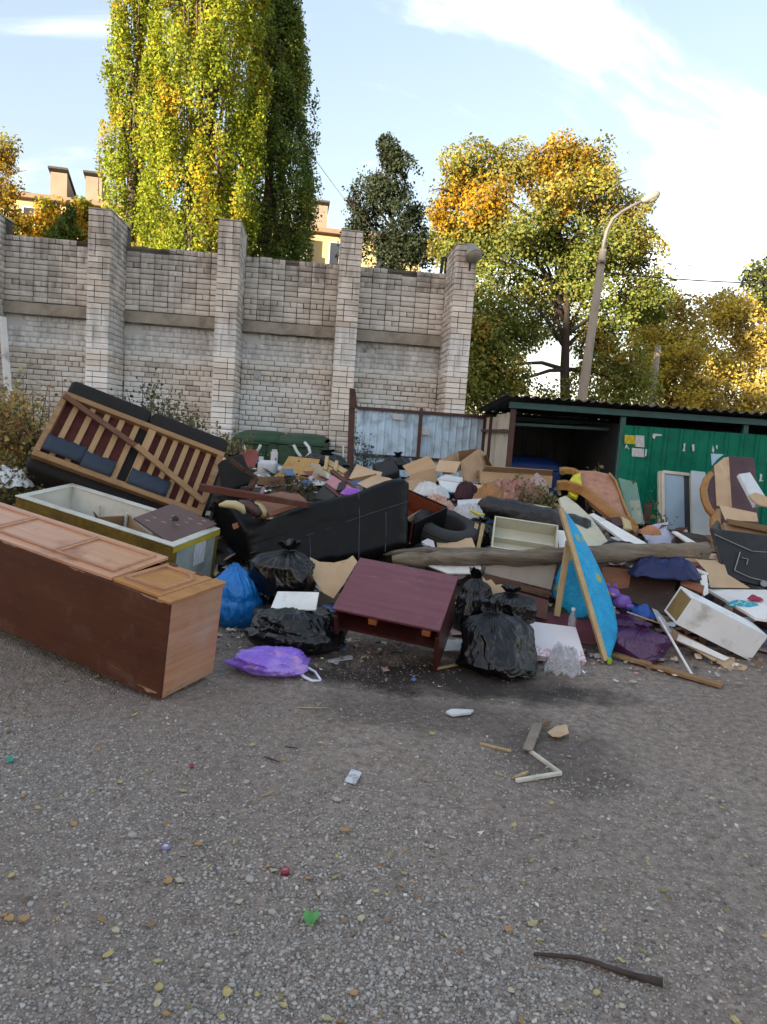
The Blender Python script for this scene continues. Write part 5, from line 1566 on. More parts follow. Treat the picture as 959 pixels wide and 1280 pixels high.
p = gpt(363, 828); bag('rubbish_bag', 'full black rubbish bag carrying a white board on its top', Vector((p.x, p.y + .25, 0)), .325, .28, .39, M_BAGK, 2.2, tuft=False, fold=.9, facet=.7)
p = at(358, 745, 5.45); bag('rubbish_bag', 'black rubbish bag slumped behind the one with the white board', Vector((p.x, p.y, .27)), .24, .2, .42, M_BAGK, 3.4, neck=.1)
p = at(345, 760, 5.6); bag('rubbish_bag', 'black rubbish bag squeezed low beside the blue bag', Vector((p.x, p.y, 0)), .22, .2, .34, M_BAGK, 8.4, neck=.1)
wb = tag(sheet('white_board', M_WHITE, *quad((347, 739, 5.08), (399, 740, 5.05), (395, 762, 4.86), (338, 761, 4.88)), .012), 'small white board lying on the black rubbish bag', 'board')
pb = thing('plastic_bag', 'violet carrier bag with pale handles lying flat on the gravel', 'bag', gpt(335, 850))
p = gpt(333, 853); bag('bag_body', None, Vector((.01, .13, 0)), .215, .15, .19, M_BAGP, 4.1, fold=1.6, tuft=False, parent=pb, spread=.2)
M_HAND = plastic_film('pale_handle_film', '#b9bcd2', .4, bump=.3)
for pts in ([(372, 836, .05), (382, 833, .045), (394, 840, .02), (401, 850, .008)], [(372, 838, .05), (380, 846, .03), (390, 851, .012), (401, 851, .008)]):
    MB().tube([gr(*q) for q in pts], [.012, .010, .009, .007], 8).build('handle', M_HAND, pb, smooth=True)
M_PINK = pm('pink_print', '#b0607a', '#a0506a', .5, 8, .1)
# beige card shape behind the bag
p3 = [(388, 697, 5.55), (446, 697, 5.55), (415, 748, 5.25)]
M_KRAFT = pm('kraft_board', '#b8a083', '#a98f72', .85, 4, .08, 30, dirt=('#7a5f3f', .2), spec=.15)
tag(sheet('card_piece', M_KRAFT, p3, [(387, 696), (400, 702), (418, 703), (434, 699), (441, 694), (447, 702), (430, 730), (417, 748), (404, 741), (391, 722)], .005), 'shaped beige card piece propped between the black bags and maroon cabinet', 'cardboard')
tag(sheet('paper_strip', M_SCRAP, [(410, 827, gpt(410, 827, .01).y), (441, 819, gpt(441, 819, .01).y), (441, 825, gpt(441, 825, .01).y)], [(409, 825), (436, 819), (441, 820), (441, 824), (424, 826), (411, 828)], .002, bevel=0), 'white paper strip on the gravel before the maroon cabinet', 'paper')

# bags to the right of the cabinet
p = at(592, 760, 5.35); bag('rubbish_bag', 'torn open black rubbish bag standing behind the maroon cabinet', Vector((p.x, p.y, .12)), .16, .15, .48, M_BAGK, 5.5, neck=.05, fold=.8)
p = gpt(632, 848); bag('rubbish_bag', 'large crumpled black rubbish bag sagging on the gravel beside the pizza box', Vector((p.x - .0, p.y + .2, 0)), .24, .22, .44, M_BAGK, 6.6, neck=.1, lean=(-.07, .14), fold=1.1, spread=.5, facet=.9)
p = at(636, 775, 5.25); bag('rubbish_bag', 'small black rubbish bag heaped on the large crumpled one', Vector((p.x, p.y, .24)), .20, .15, .26, M_BAGK, 7.7, neck=.06, fold=.8)
p = gpt(592, 806); bag('plastic_bag', 'grey plastic bag wedged beside the maroon cabinet', Vector((p.x, p.y + .06, 0)), .085, .08, .27, M_BAGG, 8.8, neck=.06, cat='bag')
p = at(600, 800, 5.5); 
# pizza box and clear bag
M, (W, L, H_) = pose('pizza')
g = NM('printed_white_card'); v = g.map('Object'); sp_ = g.n('ShaderNodeSeparateXYZ'); g.l(v, sp_.inputs[0])
edge = g.ramp(sp_.outputs[1], [(0., 1.), (1., 0.)])
f = g.math('MULTIPLY', g.ramp(g.voro(v, 55, out='Color'), [(.5, 0.), (.56, 1.)]), g.ramp(g.math('ADD', sp_.outputs[1], g.math('MULTIPLY', g.noise(v, 8), .1)), [(-.05, .8), (.02, .0)]))
g.set(Base_Color=g.mix(f, g.mix(g.noise(v, 5, 5), lin('#d6d2d6'), lin('#c6c1c6')), lin('#b8808d')), Roughness=.6)
M_PIZ = g.m
pz = thing('pizza_box', 'white flat pizza box with faint pink print leaning on the rubbish', 'pizza box', M=M)
MB(M).box((0, 0, .0), (W, L, .028)).build('tray', M_PIZ, pz, bevel=.002)
MB(M).box((-.003, -.003, .029), (W + .003, L + .003, H_)).build('lid', M_PIZ, pz, bevel=.002)
M_CLEAR = NM('clear_film'); gg = M_CLEAR
gg.set(Base_Color=(.6, .63, .70, 1), Roughness=.12, Alpha=.22, Specular_IOR_Level=.6); gg.bump(gg.noise(gg.map('Object'), 30, 4, .6, .8), .6, .01)
p = gpt(706, 848); drape('plastic_bag', 'crumpled clear plastic bag in front of the pizza box', Vector((p.x, p.y + .07, .0)), .12, .08, .13, gg.m, 9.9, fold=1.3, cat='bag')
p3, ol = quad((650, 760, 5.75), (742, 772, 5.65), (745, 806, 5.42), (668, 792, 5.45))
tag(sheet('board', M_MAH, p3, ol, .018), 'maroon board lying behind the pizza box', 'board')
# grey panel and brown boards under the log
tag(sheet('panel', pm('grey_hardboard', '#8d867d', '#7b746b', .8, 3, .1, 30, dirt=('#5d554c', .3)), *quad((603, 704, 5.95), (697, 702, 5.9), (689, 737, 5.75), (604, 716, 5.8)), .012), 'grey hardboard panel sloping below the log', 'panel')
tag(sheet('board', M_CHAR, *quad((604, 716, 5.78), (688, 739, 5.7), (687, 748, 5.66), (604, 725, 5.72)), .03), 'charred dark board under the grey hardboard panel', 'board')
tag(sheet('board', M_RED, *quad((604, 728, 5.72), (686, 750, 5.62), (684, 775, 5.55), (620, 757, 5.6)), .03), 'red brown board under the charred board', 'board')
tag(sheet('card_piece', M_KRAFT, [(603, 722, 5.55), (634, 740, 5.5), (606, 748, 5.48)], [(603, 720), (608, 726), (614, 724), (620, 731), (627, 730), (635, 741), (618, 744), (606, 748)], .004), 'torn kraft card between the black bags', 'cardboard')
tag(sheet('white_board', M_WHITE, *quad((530, 704, 6.0), (600, 703, 5.98), (604, 716, 5.8), (560, 716, 5.8)), .015), 'white panel edge under the log beside the maroon cabinet', 'panel')
tag(sheet('white_board', M_WHITE, *quad((556, 800, 5.25), (598, 798, 5.2), (586, 812, 5.03), (555, 812, 5.05)), .01), 'white tile piece on the ground beside the maroon cabinet', 'panel')
tag(MB().bar(gpt(545, 836, .01), gpt(578, 829, .012), .02, .012).build('broken_stick', M_PINE), 'broken pale stick on the ground by the maroon cabinet foot', 'stick')
# drink bottle in the shade
p = gpt(702, 772, .0); bt = thing('bottle', 'small clear drink bottle standing in the shade of the blue cot panel', 'bottle', at(714, 790, 5.45))
q = at(714, 790, 5.45); q.z = .12
MB().tube([q + Vector((0, 0, z)) for z in (0, .01, .13, .155, .17, .185)], [.025, .03, .03, .018, .013, .013], 12).build('body', gg.m, bt, smooth=True)
MB().tube([q + Vector((0, 0, .186)), q + Vector((0, 0, .205))], .015, 10).build('cap', M_WHITE, bt)

# ---- the log across the heap
g = NM('weathered_log'); v = g.map('Object', (.5, 5, 5))
c_ = g.mix(g.ramp(g.noise(v, 5, 8, .65, .5), [(.3, 0.), (.7, 1.)]), lin('#8b8172'), lin('#534a40'))
c_ = g.mix(g.ramp(g.noise(g.map('Object', (1, 1, 1)), 2, 5), [(.5, 0.), (.7, .7)]), c_, lin('#938570'))
g.set(Base_Color=c_, Roughness=.9); g.bump(g.noise(g.map('Object', (1.2, 14, 14)), 4, 8, .7, .4), .8, .03); M_LOG = g.m
def log(label, pts, rads, n=20, rough=.028, seed=0):
    P = [at(*q) for q in pts]
    path, rr = [], []
    for i in range(len(P) - 1):
        for k in range(8):
            s = k / 8; path.append(P[i].lerp(P[i + 1], s)); rr.append(rads[i] * (1 - s) + rads[i + 1] * s)
    path.append(P[-1]); rr.append(rads[-1])
    mb = MB(); mb.tube(path, rr, n)
    for i, q in enumerate(mb.v):
        c = path[min(i // n, len(path) - 1)]
        d = (q - c)
        if d.length > 1e-5:
            mb.v[i] = q + d.normalized() * rough * (mnoise.noise(Vector((q.x * 4 + seed, q.y * 20, q.z * 20))) + .6 * mnoise.noise(q * 30))
    return tag(mb.build('log', M_LOG, smooth=True), label, 'log')
lg = log('long weathered tree trunk lying across the front of the heap', [(492, 700, 6.05), (560, 697, 5.95), (640, 696, 5.9), (720, 694, 5.9), (800, 690, 5.95), (884, 688, 6.0)], [.052, .058, .064, .074, .070, .060])
log('thin grey branch lying behind the long trunk', [(478, 692, 6.25), (530, 688, 6.25), (580, 688, 6.3), (635, 690, 6.3)], [.02, .032, .026, .02], 12, .008, 5)

e0, e1 = at(872, 688.5, 5.99), at(892, 688, 6.01); dl = (e1 - e0).normalized()
R_ = random.Random(4); mb = MB()
for k in range(26):
    an = R_.uniform(0, 6.28); rr_ = .062 * R_.random() ** .5
    c_ = e0 + Vector((0, math.cos(an), math.sin(an))) * rr_
    mb.tube([c_, c_ + dl * R_.uniform(.06, .17) + Vector((0, R_.gauss(0, .008), R_.gauss(0, .008)))], [.012, .003], 5)
mb.build('splintered_end', wood('splintered_wood', '#7d5f3f', '#5f452c', 0, 9, .9, .3), lg, smooth=True)
# ---- blue cot panel standing on edge
g = NM('blue_patterned_cloth'); v = g.map('Object')
vo = g.voro(v, 6.5); f = g.ramp(vo, [(.20, 1.), (.27, 0.)])
pk = g.n('ShaderNodeSeparateColor'); g.l(g.voro(v, 6.5, out='Color'), pk.inputs[0])
f = g.math('MULTIPLY', f, g.ramp(pk.outputs[0], [(.42, 0.), (.44, 1.)]))
c_ = g.mix(g.ramp(g.noise(v, 11, 5), [(.35, 0.), (.65, 1.)]), lin('#159fce'), lin('#0f86b8'))
c_ = g.mix(g.math('MULTIPLY', g.ramp(g.voro(v, 34, feature='DISTANCE_TO_EDGE'), [(.02, 1.), (.05, 0.)]), .35), c_, lin('#07507c'))
c_ = g.mix(f, c_, lin('#9a9a4a'))
g.set(Base_Color=c_, Roughness=.75); g.bump(g.noise(v, 26, 5, .6), .6, .015); M_BLUEC = g.m
M_PALEW = wood('pale_raw_wood', '#b8a47c', '#a48f68', 2, 7, .7, .12, dirt=('#7c6a4a', .25))
A0, A1 = gpt(757, 829, .0), at(701, 636, 5.72)
cot = thing('cot_base', 'blue patterned cot base with a pale wooden edge standing tilted against the log', 'cot base', A0)
A0 = A0 + Vector((0, 0, .015))
MB().bar(A0, A1, .035, .05, (0, -1, .3)).build('edge_rail', M_PALEW, cot, bevel=.002)
B0, B1 = at(696, 770, 5.62), at(711, 676, 5.7)
MB().bar(B0, B1, .045, .03, (0, -1, .2)).build('support_rail', M_PALEW, cot, bevel=.002)
rgt = [(702, 634), (711, 645), (721, 657), (731, 673), (739, 688), (746, 701), (753, 716), (759, 731), (766, 750), (771, 769), (774, 786), (772, 800), (766, 812), (762, 829)]
rows = []
for i, q in enumerate(rgt):
    s = i / (len(rgt) - 1)
    a = A1.lerp(A0, s) + Vector((.012, .0, 0))
    Dp = a.y + .02 + .20 * math.sin(math.pi * min(1, s * 1.05)) ** .8
    b = at(q[0], q[1], Dp)
    row = []
    for j in range(9):
        w = j / 8
        pnt = a.lerp(b, w)
        pnt += Vector((-.3, -.9, .25)) * (.05 * math.sin(math.pi * w) * math.sin(math.pi * s))
        pnt += Vector((.3, -.8, 0)) * .012 * mnoise.noise(Vector((s * 7, w * 3, 2)))
        row.append(pnt)
    # fold round the far edge to the back
    row.append(b + Vector((-.03, .06, 0))); row.append(b.lerp(a, .5) + Vector((0, .10, 0)))
    rows.append(row)
MB().grid(rows).build('blue_cover', M_BLUEC, cot, smooth=True, solid=.01, sub=1)
lft = [[at(712, 676, 5.85), at(722, 705, 5.75), at(732, 735, 5.62), at(742, 768, 5.5)], [at(702, 700, 5.85), at(711, 722, 5.75), at(722, 748, 5.66), at(734, 775, 5.58)], [at(694, 722, 5.85), at(699, 738, 5.78), at(710, 758, 5.7), at(726, 774, 5.6)], [at(689, 738, 5.86), at(692, 746, 5.8), at(704, 762, 5.74), at(720, 774, 5.65)]]
MB().grid(lft).build('blue_underside', M_BLUEC, cot, smooth=True, solid=.008, sub=1)
M_LIME = pm('lime_plastic', '#8fae2a', '#7a9a20', .5, 4, .1)
MB().box((A0.x + .005, A0.y - .03, .003), (A0.x + .035, A0.y + .0, .045)).build('corner_guard', M_LIME, cot, bevel=.004)

# ---- purple things, blue sheet, plum bag
M_PLUSH = pm('violet_plush', '#7a5fae', '#6a4d9f', .95, 14, .6, 90, bdist=.01)
tp = at(772, 748, 5.75)
toy = thing('plush_toy', 'violet plush toy lying beside the blue cot base', 'toy', tp - Vector((0, 0, .07)))
bag('body', None, Vector((.03, 0, -.0)), .075, .07, .13, M_PLUSH, 12.1, fold=.25, tuft=False, parent=toy, facet=.15)
bag('head', None, Vector((-.055, -.01, .075)), .058, .055, .10, M_PLUSH, 13.1, fold=.2, tuft=False, parent=toy, facet=.15)
for dx in (-.09, -.03):
    bag('ear', None, Vector((dx, 0, .155)), .018, .014, .04, M_PLUSH, 14 + dx, fold=.2, tuft=False, parent=toy, facet=.15)
M_SKIN = pm('beige_plush', '#b08f75', '#a08065', .9, 9, .2)
bag('muzzle', None, Vector((-.06, -.06, .10)), .022, .015, .03, M_SKIN, 14.9, fold=.1, tuft=False, parent=toy, facet=.15)
bag('paw', None, Vector((.08, -.045, .01)), .035, .035, .045, M_PLUSH, 15.4, fold=.2, tuft=False, parent=toy, facet=.15)
p = gpt(812, 832); bag('rubbish_bag', 'plum coloured rubbish bag behind the white stick', Vector((p.x, p.y + .22, 0)), .20, .19, .26, M_BAGM, 10.3, neck=.04, fold=.9)
p = at(778, 790, 5.75); bag('rubbish_bag', 'smaller plum bag between the cot base and the plush toy', Vector((p.x, p.y, .02)), .16, .14, .26, M_BAGM, 16.3, neck=.04, fold=.9)
M_BLUET = plastic_film('blue_tarp', '#1450a0', .4, bump=.3)
drape('tarp', 'crumpled bright blue plastic sheet behind the violet plush toy', at(800, 768, 5.95), .17, .15, .16, M_BLUET, 3.3)
M_NAVYC = pm('navy_jacket_cloth', '#1c2a5c', '#131d45', .6, 8, .3, 60)
drape('jacket', 'shiny navy jacket thrown over the end of the log', at(828, 722, 5.9), .30, .16, .16, M_NAVYC, 5.1, fold=.6)
# dark chest with paler front
M_DKB = wood('dark_brown_board', '#3f2a22', '#33211a', 0, 7, .5, .1)
p3, ol = quad((760, 708, 6.1), (850, 712, 5.95), (835, 770, 5.75), (770, 745, 5.9))
tag(sheet('board', M_DKB, p3, ol, .02), 'dark brown board standing behind the white cupboard', 'board')
tag(sheet('board', M_VEN, *quad((752, 708, 6.05), (790, 712, 6.0), (786, 735, 5.95), (756, 738, 6.0)), .02), 'orange brown board end below the log', 'board')
cs = thing('appliance_case', 'black and white appliance case tilted behind the white cupboard', 'appliance', at(865, 740, 6.0))
sheet('case', M_BLK, *quad((838, 714, 5.95), (856, 706, 6.1), (882, 716, 6.05), (874, 732, 5.9)), .14, cs, bevel=.006)
sheet('white_front', M_WHITE, *quad((853, 706, 6.08), (858, 705, 6.1), (886, 716, 6.02), (883, 719, 5.98)), .02, cs)
sheet('white_side', M_WHITE, *quad((874, 720, 5.93), (884, 717, 5.98), (886, 742, 5.85), (880, 745, 5.82)), .02, cs)
tag(sheet('board', M_VEN, *quad((851, 722, 5.82), (881, 732, 5.8), (879, 742, 5.74), (852, 731, 5.76)), .02), 'orange brown strip of board between the case and the white cupboard', 'board')

# ---- white cupboard on its side
M, (L, W, H_) = pose('white_unit')
M_WCUP = pm('soiled_white_laminate', '#dfe1e3', '#d2d5d8', .45, 4, .06, 30, dirt=('#857d72', .25), dscale=4)
M_STAIN = pm('stained_yellow_end', '#94804f', '#786439', .7, 6, .3, 40, dirt=('#54452a', .5))
wc = thing('white_cupboard', 'narrow soiled white cupboard on its side with a stained yellow end', 'cupboard', M=M)
t = .016
MB(M).box((0, 0, 0), (L, t, H_)).build('front_panel', M_WCUP, wc, bevel=.0015)
MB(M).box((0, W - t, 0), (L, W, H_)).build('back_panel', M_WCUP, wc, bevel=.0015)
MB(M).box((.0, t + .0005, H_ - t), (L, W - t - .0005, H_ - .0005)).build('top_panel', M_WCUP, wc, bevel=.0015)
MB(M).box((.0, t + .0005, .0005), (L, W - t - .0005, t)).build('bottom_panel', M_WCUP, wc, bevel=.0015)
MB(M).box((.004, t + .001, t + .001), (.02, W - t - .001, H_ - t - .001)).build('end_panel', M_STAIN, wc)
MB(M).box((L - .02, t + .001, t + .001), (L - .004, W - t - .001, H_ - t - .001)).build('end_panel', M_WCUP, wc)
MB(M).tube([M @ Vector((L - .03, -.004, .03)), M @ Vector((L - .03, .001, .03))], .03, 14) if False else None
# boards beneath it
tag(sheet('board', M_KRAFT, [(842, 786, 5.6), (932, 833, 5.25), (928, 840, 5.2)], [(838, 784), (852, 792), (880, 806), (905, 822), (935, 833), (929, 841), (905, 834), (870, 812), (845, 800)], .01), 'warped pale plywood sheet under the white cupboard', 'board')
tag(sheet('board', M_WHITE, *quad((848, 792, 5.52), (912, 822, 5.3), (906, 826, 5.28), (846, 800, 5.5)), .008), 'thin white board lying on the warped plywood', 'board')
pk0, pk1 = gpt(768, 818, .02), gpt(903, 857, .015)
MB_ = MB(); MB_.bar(pk0, pk1, .075, .022)
tag(MB_.build('plank', M_PINEX, bevel=.002), 'weathered brown plank lying on the gravel before the plum bag', 'plank')
s0, s1 = at(820, 765, 5.6), gpt(866, 845, .01)
tag(MB().tube([s0, s1], .009, 8).build('stick', M_WHITE), 'thin white stick leaning over the plum bag', 'stick')
tag(MB().tube([at(784, 765, 5.62), gpt(824, 779, .22)], .006, 6).build('stick', M_CARDL), 'thin pale stick across the plum bags', 'stick')
tag(sheet('foil_piece', pm('crumpled_foil', '#9aa0aa', '#7f858f', .35, 9, .5, 30), [(818, 760, 5.6), (838, 785, 5.45), (825, 780, 5.5)], [(815, 760), (822, 763), (832, 775), (840, 790), (832, 789), (822, 776)], .006), 'grey foil strip beside the white cupboard', 'foil')

# ---- far right: white table top with packaging, black crate, card
tag(sheet('table_top', M_WHITE, *quad((884, 736, 6.2), (1010, 738, 6.2), (1010, 782, 5.5), (945, 772, 5.6)), .025), 'white table top lying flat behind the white cupboard', 'table top')
g = NM('colourful_wrapper'); v = g.map('Object'); c_ = g.ramp(g.voro(v, 28, out='Distance'), [(0, lin('#0f7fb0')), (.4, lin('#2aa0c0')), (.55, lin('#1a5f7a')), (.7, lin('#78b8b0'))])
g.set(Base_Color=g.mix(g.ramp(g.noise(v, 7, 3), [(.5, 0.), (.55, 1.)]), c_, lin('#2b8fa8')), Roughness=.4); M_WRAP = g.m
q = at(930, 757, 5.9); drape('wrapper', 'crumpled blue patterned wrapper on the white table top', q + Vector((0, 0, -.01)), .135, .075, .05, M_WRAP, 7.7, fold=.5, cat='wrapper')
q = at(941, 749, 5.95); drape('wrapper', 'crumpled red wrapper beside the blue one on the table top', q + Vector((.02, 0, -.005)), .06, .035, .035, pm('red_film', '#a01f48', '#86163a', .4, 8, .2), 9.1, fold=.5, cat='wrapper')
tag(sheet('card_piece', M_KRAFT, [(868, 697, 6.6), (905, 697, 6.7), (935, 735, 6.25)], [(868, 697), (890, 695), (903, 697), (910, 718), (938, 735), (888, 734), (884, 715)], .005), 'curved kraft card sheet below the black crate', 'cardboard')
cr = thing('plastic_crate', 'dented black plastic crate with a pale scuffed rim', 'crate', at(930, 735, 6.7))
M_CRATE = pm('scuffed_black_plastic', '#15171a', '#0e1012', .45, 5, .15, 40, dirt=('#33363a', .25))
sheet('front_wall', M_CRATE, *quad((891, 660, 6.7), (985, 672, 6.7), (985, 742, 6.5), (908, 722, 6.5)), .03, cr, bevel=.008)
sheet('side_wall', M_CRATE, *quad((891, 660, 6.71), (899, 650, 7.1), (912, 700, 6.9), (908, 722, 6.52)), .03, cr, bevel=.008)
M_SCUFF = pm('pale_scuff', '#8b9096', '#6f7479', .6, 12, .1)
p3c = [(891, 660, 6.69), (985, 672, 6.69), (985, 742, 6.49)]
def strip(pts, w, nm, mat, parent, p3c):
    mb = MB()
    P = [on(p3c, q, .004) for q in pts]
    for a, b in zip(P[:-1], P[1:]): mb.bar(a, b, w, .006, (0, 1, 0))
    return mb.build(nm, mat, parent)
strip([(893, 668), (915, 678), (940, 689), (984, 692)], .007, 'rib', M_SCUFF, cr, p3c)
strip([(925, 690), (918, 713), (938, 722), (984, 733)], .008, 'rib', M_SCUFF, cr, p3c)
strip([(927, 697), (935, 699), (933, 706)], .007, 'rib', M_SCUFF, cr, p3c)
MB().tube([on(p3c, (954, 730), .0), on(p3c, (954, 730), .02)], .03, 14).build('knob', M_SCUFF, cr)

# ---- maroon panel, curved table edge, cardboard, foam at the right
tb = thing('round_table_top', 'maroon topped table with curved yellow wood edge leaning on the green shelter', 'table', at(915, 660, 8.6))
p3 = [(905, 575, 9.0), (943, 572, 9.1), (925, 660, 8.4)]
sheet('top', pm('maroon_laminate', '#4a2d30', '#3d2326', .5, 5, .06, 30, dirt=('#6b4d4a', .15)), p3, [(912, 570), (942, 572), (945, 590), (948, 640), (950, 660), (905, 662), (888, 640), (883, 610), (889, 588)], .03, tb)
sheet('beige_stripe', M_CARDL, [(q[0], q[1], q[2] - .012) for q in p3], [(893, 582), (905, 572), (911, 571), (915, 634), (896, 632)], .008, tb, bevel=0)
P = [at(x, y, D) for x, y, D in ((889, 592, 8.8), (883, 600, 8.75), (879.5, 612, 8.7), (881, 625, 8.6), (886, 637, 8.52), (893, 645, 8.45), (900, 650, 8.42))]
M_YW = wood('yellow_varnished_wood', '#a57a42', '#8d6432', 0, 7, .4, .08)
MB().tube(P, [.035, .04, .045, .045, .045, .04, .035], 10).build('curved_edge', M_YW, tb, smooth=True)
P = [at(x, y, D) for x, y, D in ((898, 638, 8.3), (894, 650, 8.2), (894, 662, 8.1), (903, 668, 8.05))]
MB().tube(P, [.03, .06, .06, .03], 10).build('leg_block', M_YW, tb, smooth=True)
cbx = thing('cardboard_box', 'open cardboard box with folded flaps on the black crate', 'cardboard box', at(925, 672, 7.2))
sheet('flap', M_CARDL, *quad((899, 631, 7.3), (946, 641, 7.3), (948, 652, 7.2), (907, 650, 7.2)), .006, cbx)
sheet('carton', M_CARD, *quad((905, 653, 7.1), (975, 668, 7.1), (975, 686, 7.0), (906, 663, 7.0)), .25, cbx)
sheet('flap', M_CARDD, *quad((908, 648, 7.15), (975, 660, 7.2), (975, 668, 7.0), (912, 655, 7.0)), .005, cbx)
M_FOAMW = pm('white_foam_block', '#c5cad0', '#b3b8be', .8, 8, .2, 60)
tag(sheet('foam_block', M_FOAMW, *quad((924, 592, 8.3), (938, 590, 8.4), (962, 628, 8.1), (945, 632, 8.0)), .05, bevel=.006), 'white foam strip lying across the maroon table top', 'foam')
tag(sheet('hand_shaped_card', M_CARDL, [(937, 618, 7.95), (952, 616, 8.), (948, 630, 7.9)], [(936, 619), (944, 615), (953, 618), (962, 622), (962, 634), (950, 632), (942, 626)], .02, bevel=.005), 'torn beige card lump on the white foam strip', 'cardboard')
tag(sheet('blue_paper', pm('pale_blue_paper', '#9fb4c6', '#8fa5b8', .8, 6, .1), [(888, 568, 9.5), (905, 569, 9.5), (889, 582, 9.45)], [(889, 567), (905, 568), (898, 573), (890, 582)], .006, bevel=0), 'pale blue paper corner above the curved table edge', 'paper')

# ---- window frame and white boards against the green sheets
wf = thing('window_sash', 'old white window sash with pale blue glass leaning on the green shelter', 'window', at(845, 660, 9.2))
M_WF = pm('flaking_white_frame', '#c2bfb4', '#aaa698', .7, 6, .2, 50, dirt=('#7c7362', .3))
def fpt(x, y, D): return at(x, y, D)
c4 = [fpt(828, 590, 9.55), fpt(864, 594, 9.55), fpt(866, 672, 9.1), fpt(829, 668, 9.1)]
for a, b in ((0, 1), (1, 2), (2, 3), (3, 0)):
    MB().bar(c4[a], c4[b], .04, .05, (0, -1, .3)).build('frame_bar', M_WF, wf, bevel=.003)
M_SKYG = pm('pale_blue_pane', '#8aa1b1', '#7d94a5', .12, 2, .02, 10, spec=.6)
nn = (c4[1] - c4[0]).cross(c4[3] - c4[0]).normalized()
w1 = c4[0].lerp(c4[1], .74); w2 = c4[3].lerp(c4[2], .74)
MB().prism([c4[0], w1, w2, c4[3]], nn * .006).build('pane', M_SKYG, wf)
MB().prism([w1 + nn * .012, c4[1] + nn * .012, c4[2] + nn * .012, w2 + nn * .012], nn * .006).build('dark_pane', pm('grey_pane', '#3b4248', '#32383d', .2, 2, 0), wf)
MB().bar(fpt(825, 590, 9.6), fpt(825.5, 668, 9.15), .05, .05, (0, -1, .3)).build('outer_jamb', M_WF, wf)
tag(sheet('white_board', pm('bluish_white_board', '#aeb9bf', '#9caab1', .5, 3, .05), *quad((864, 588, 9.5), (882, 590, 9.5), (890, 672, 9.0), (866, 668, 9.0)), .02), 'tall bluish white board beside the window sash', 'board')
tag(sheet('white_board', pm('pale_lilac_card', '#b5b6c6', '#a4a5b6', .7, 4, .08), [(800, 660, 8.3), (836, 653, 8.5), (835, 680, 8.0)], [(799, 662), (818, 655), (836, 652), (833, 662), (846, 668), (838, 682), (812, 681)], .008), 'pale lilac card sheet below the window sash', 'cardboard')
bx = thing('flat_box', 'dark brown flat box with white edge below the window sash', 'box', at(860, 680, 8.0))
sheet('top', M_DKB, *quad((836, 661, 8.3), (880, 669, 8.3), (889, 677, 8.0), (845, 668, 8.0)), .02, bx)
sheet('front', M_DKB, *quad((845, 668.5, 8.), (889, 677.5, 8.), (884, 690, 7.9), (842, 683, 7.9)), .15, bx)
sheet('white_edge', M_WHITE, *quad((840, 664, 7.98), (846, 664, 8.0), (874, 680, 7.85), (866, 682, 7.83)), .02, bx)

# ---- armchair with pink seat and yellow wooden arms
M_PNK = pm('pink_seat_cloth', '#a87f6b', '#946b58', .95, 18, .4, 90, dirt=('#6d4a3c', .3), dscale=9)
ac = thing('armchair', 'overturned armchair with pink cloth seat and curved yellow wooden arms', 'armchair', at(750, 655, 8.3))
p3 = [(720, 590, 8.7), (765, 593, 8.7), (778, 650, 8.0)]
sheet('seat', M_PNK, p3, [(718, 592), (722, 587), (745, 588), (762, 592), (769, 600), (774, 615), (779, 632), (786, 648), (770, 651), (755, 640), (740, 628), (728, 612), (723, 600)], .07, ac, bevel=.02, seg=3)
def arm_(pts, r, nm, w=.045):
    mb = MB()
    P = [at(*q) for q in pts]
    prev = None
    n = len(P); vs_, fs = [], []
    for i, q in enumerate(P):
        d = (P[min(i + 1, n - 1)] - P[max(i - 1, 0)]).normalized()
        x = d.cross(Vector((0, 1, .2))).normalized(); y = x.cross(d)
        vs_ += [q - x * r - y * w, q + x * r - y * w, q + x * r + y * w, q - x * r + y * w]
    for i in range(n - 1):
        for k in range(4): fs.append((i * 4 + k, i * 4 + (k + 1) % 4, i * 4 + 4 + (k + 1) % 4, i * 4 + 4 + k))
    fs += [(3, 2, 1, 0), tuple((n - 1) * 4 + k for k in range(4))]
    mb._add(vs_, fs); mb.build(nm, M_YW, ac, bevel=.006)
arm_([(697, 607, 8.4), (706, 606, 8.4), (718, 609, 8.35), (730, 614, 8.3), (742, 623, 8.2), (755, 634, 8.1), (768, 644, 8.0), (780, 653, 7.9)], .05, 'arm')
arm_([(700, 589, 8.75), (707, 588, 8.75), (716, 589, 8.75), (722, 592, 8.7)], .035, 'arm')
arm_([(722, 590, 8.66), (727, 605, 8.55), (733, 618, 8.4), (742, 630, 8.3)], .014, 'edge_strip', .02)
arm_([(762, 592, 8.66), (770, 602, 8.55), (775, 617, 8.4), (781, 634, 8.2), (788, 650, 8.0)], .014, 'edge_strip', .02)
arm_([(782, 648, 7.92), (788, 653, 7.9), (791, 659, 7.88), (788, 664, 7.86)], .05, 'leg')
sheet('brown_pad', M_BRNV, *quad((762, 646, 7.9), (778, 645, 7.92), (782, 658, 7.8), (768, 656, 7.8)), .05, ac, bevel=.01)
sheet('cream_pad', M_CRMV, *quad((778, 645, 7.88), (789, 650, 7.88), (791, 662, 7.78), (782, 661, 7.78)), .05, ac, bevel=.01)
M_GREENG = NM('green_glass'); M_GREENG.set(Base_Color=(.25, .36, .28, 1), Roughness=.08, Alpha=.35, Specular_IOR_Level=.6)
tag(sheet('glass_sheet', M_GREENG.m, [(775, 598, 8.95), (796, 604, 8.95), (806, 652, 8.4)], [(773, 597), (796, 603), (800, 625), (806, 655), (790, 655), (781, 625)], .006, bevel=0), 'greenish glass sheet standing behind the armchair', 'glass sheet')
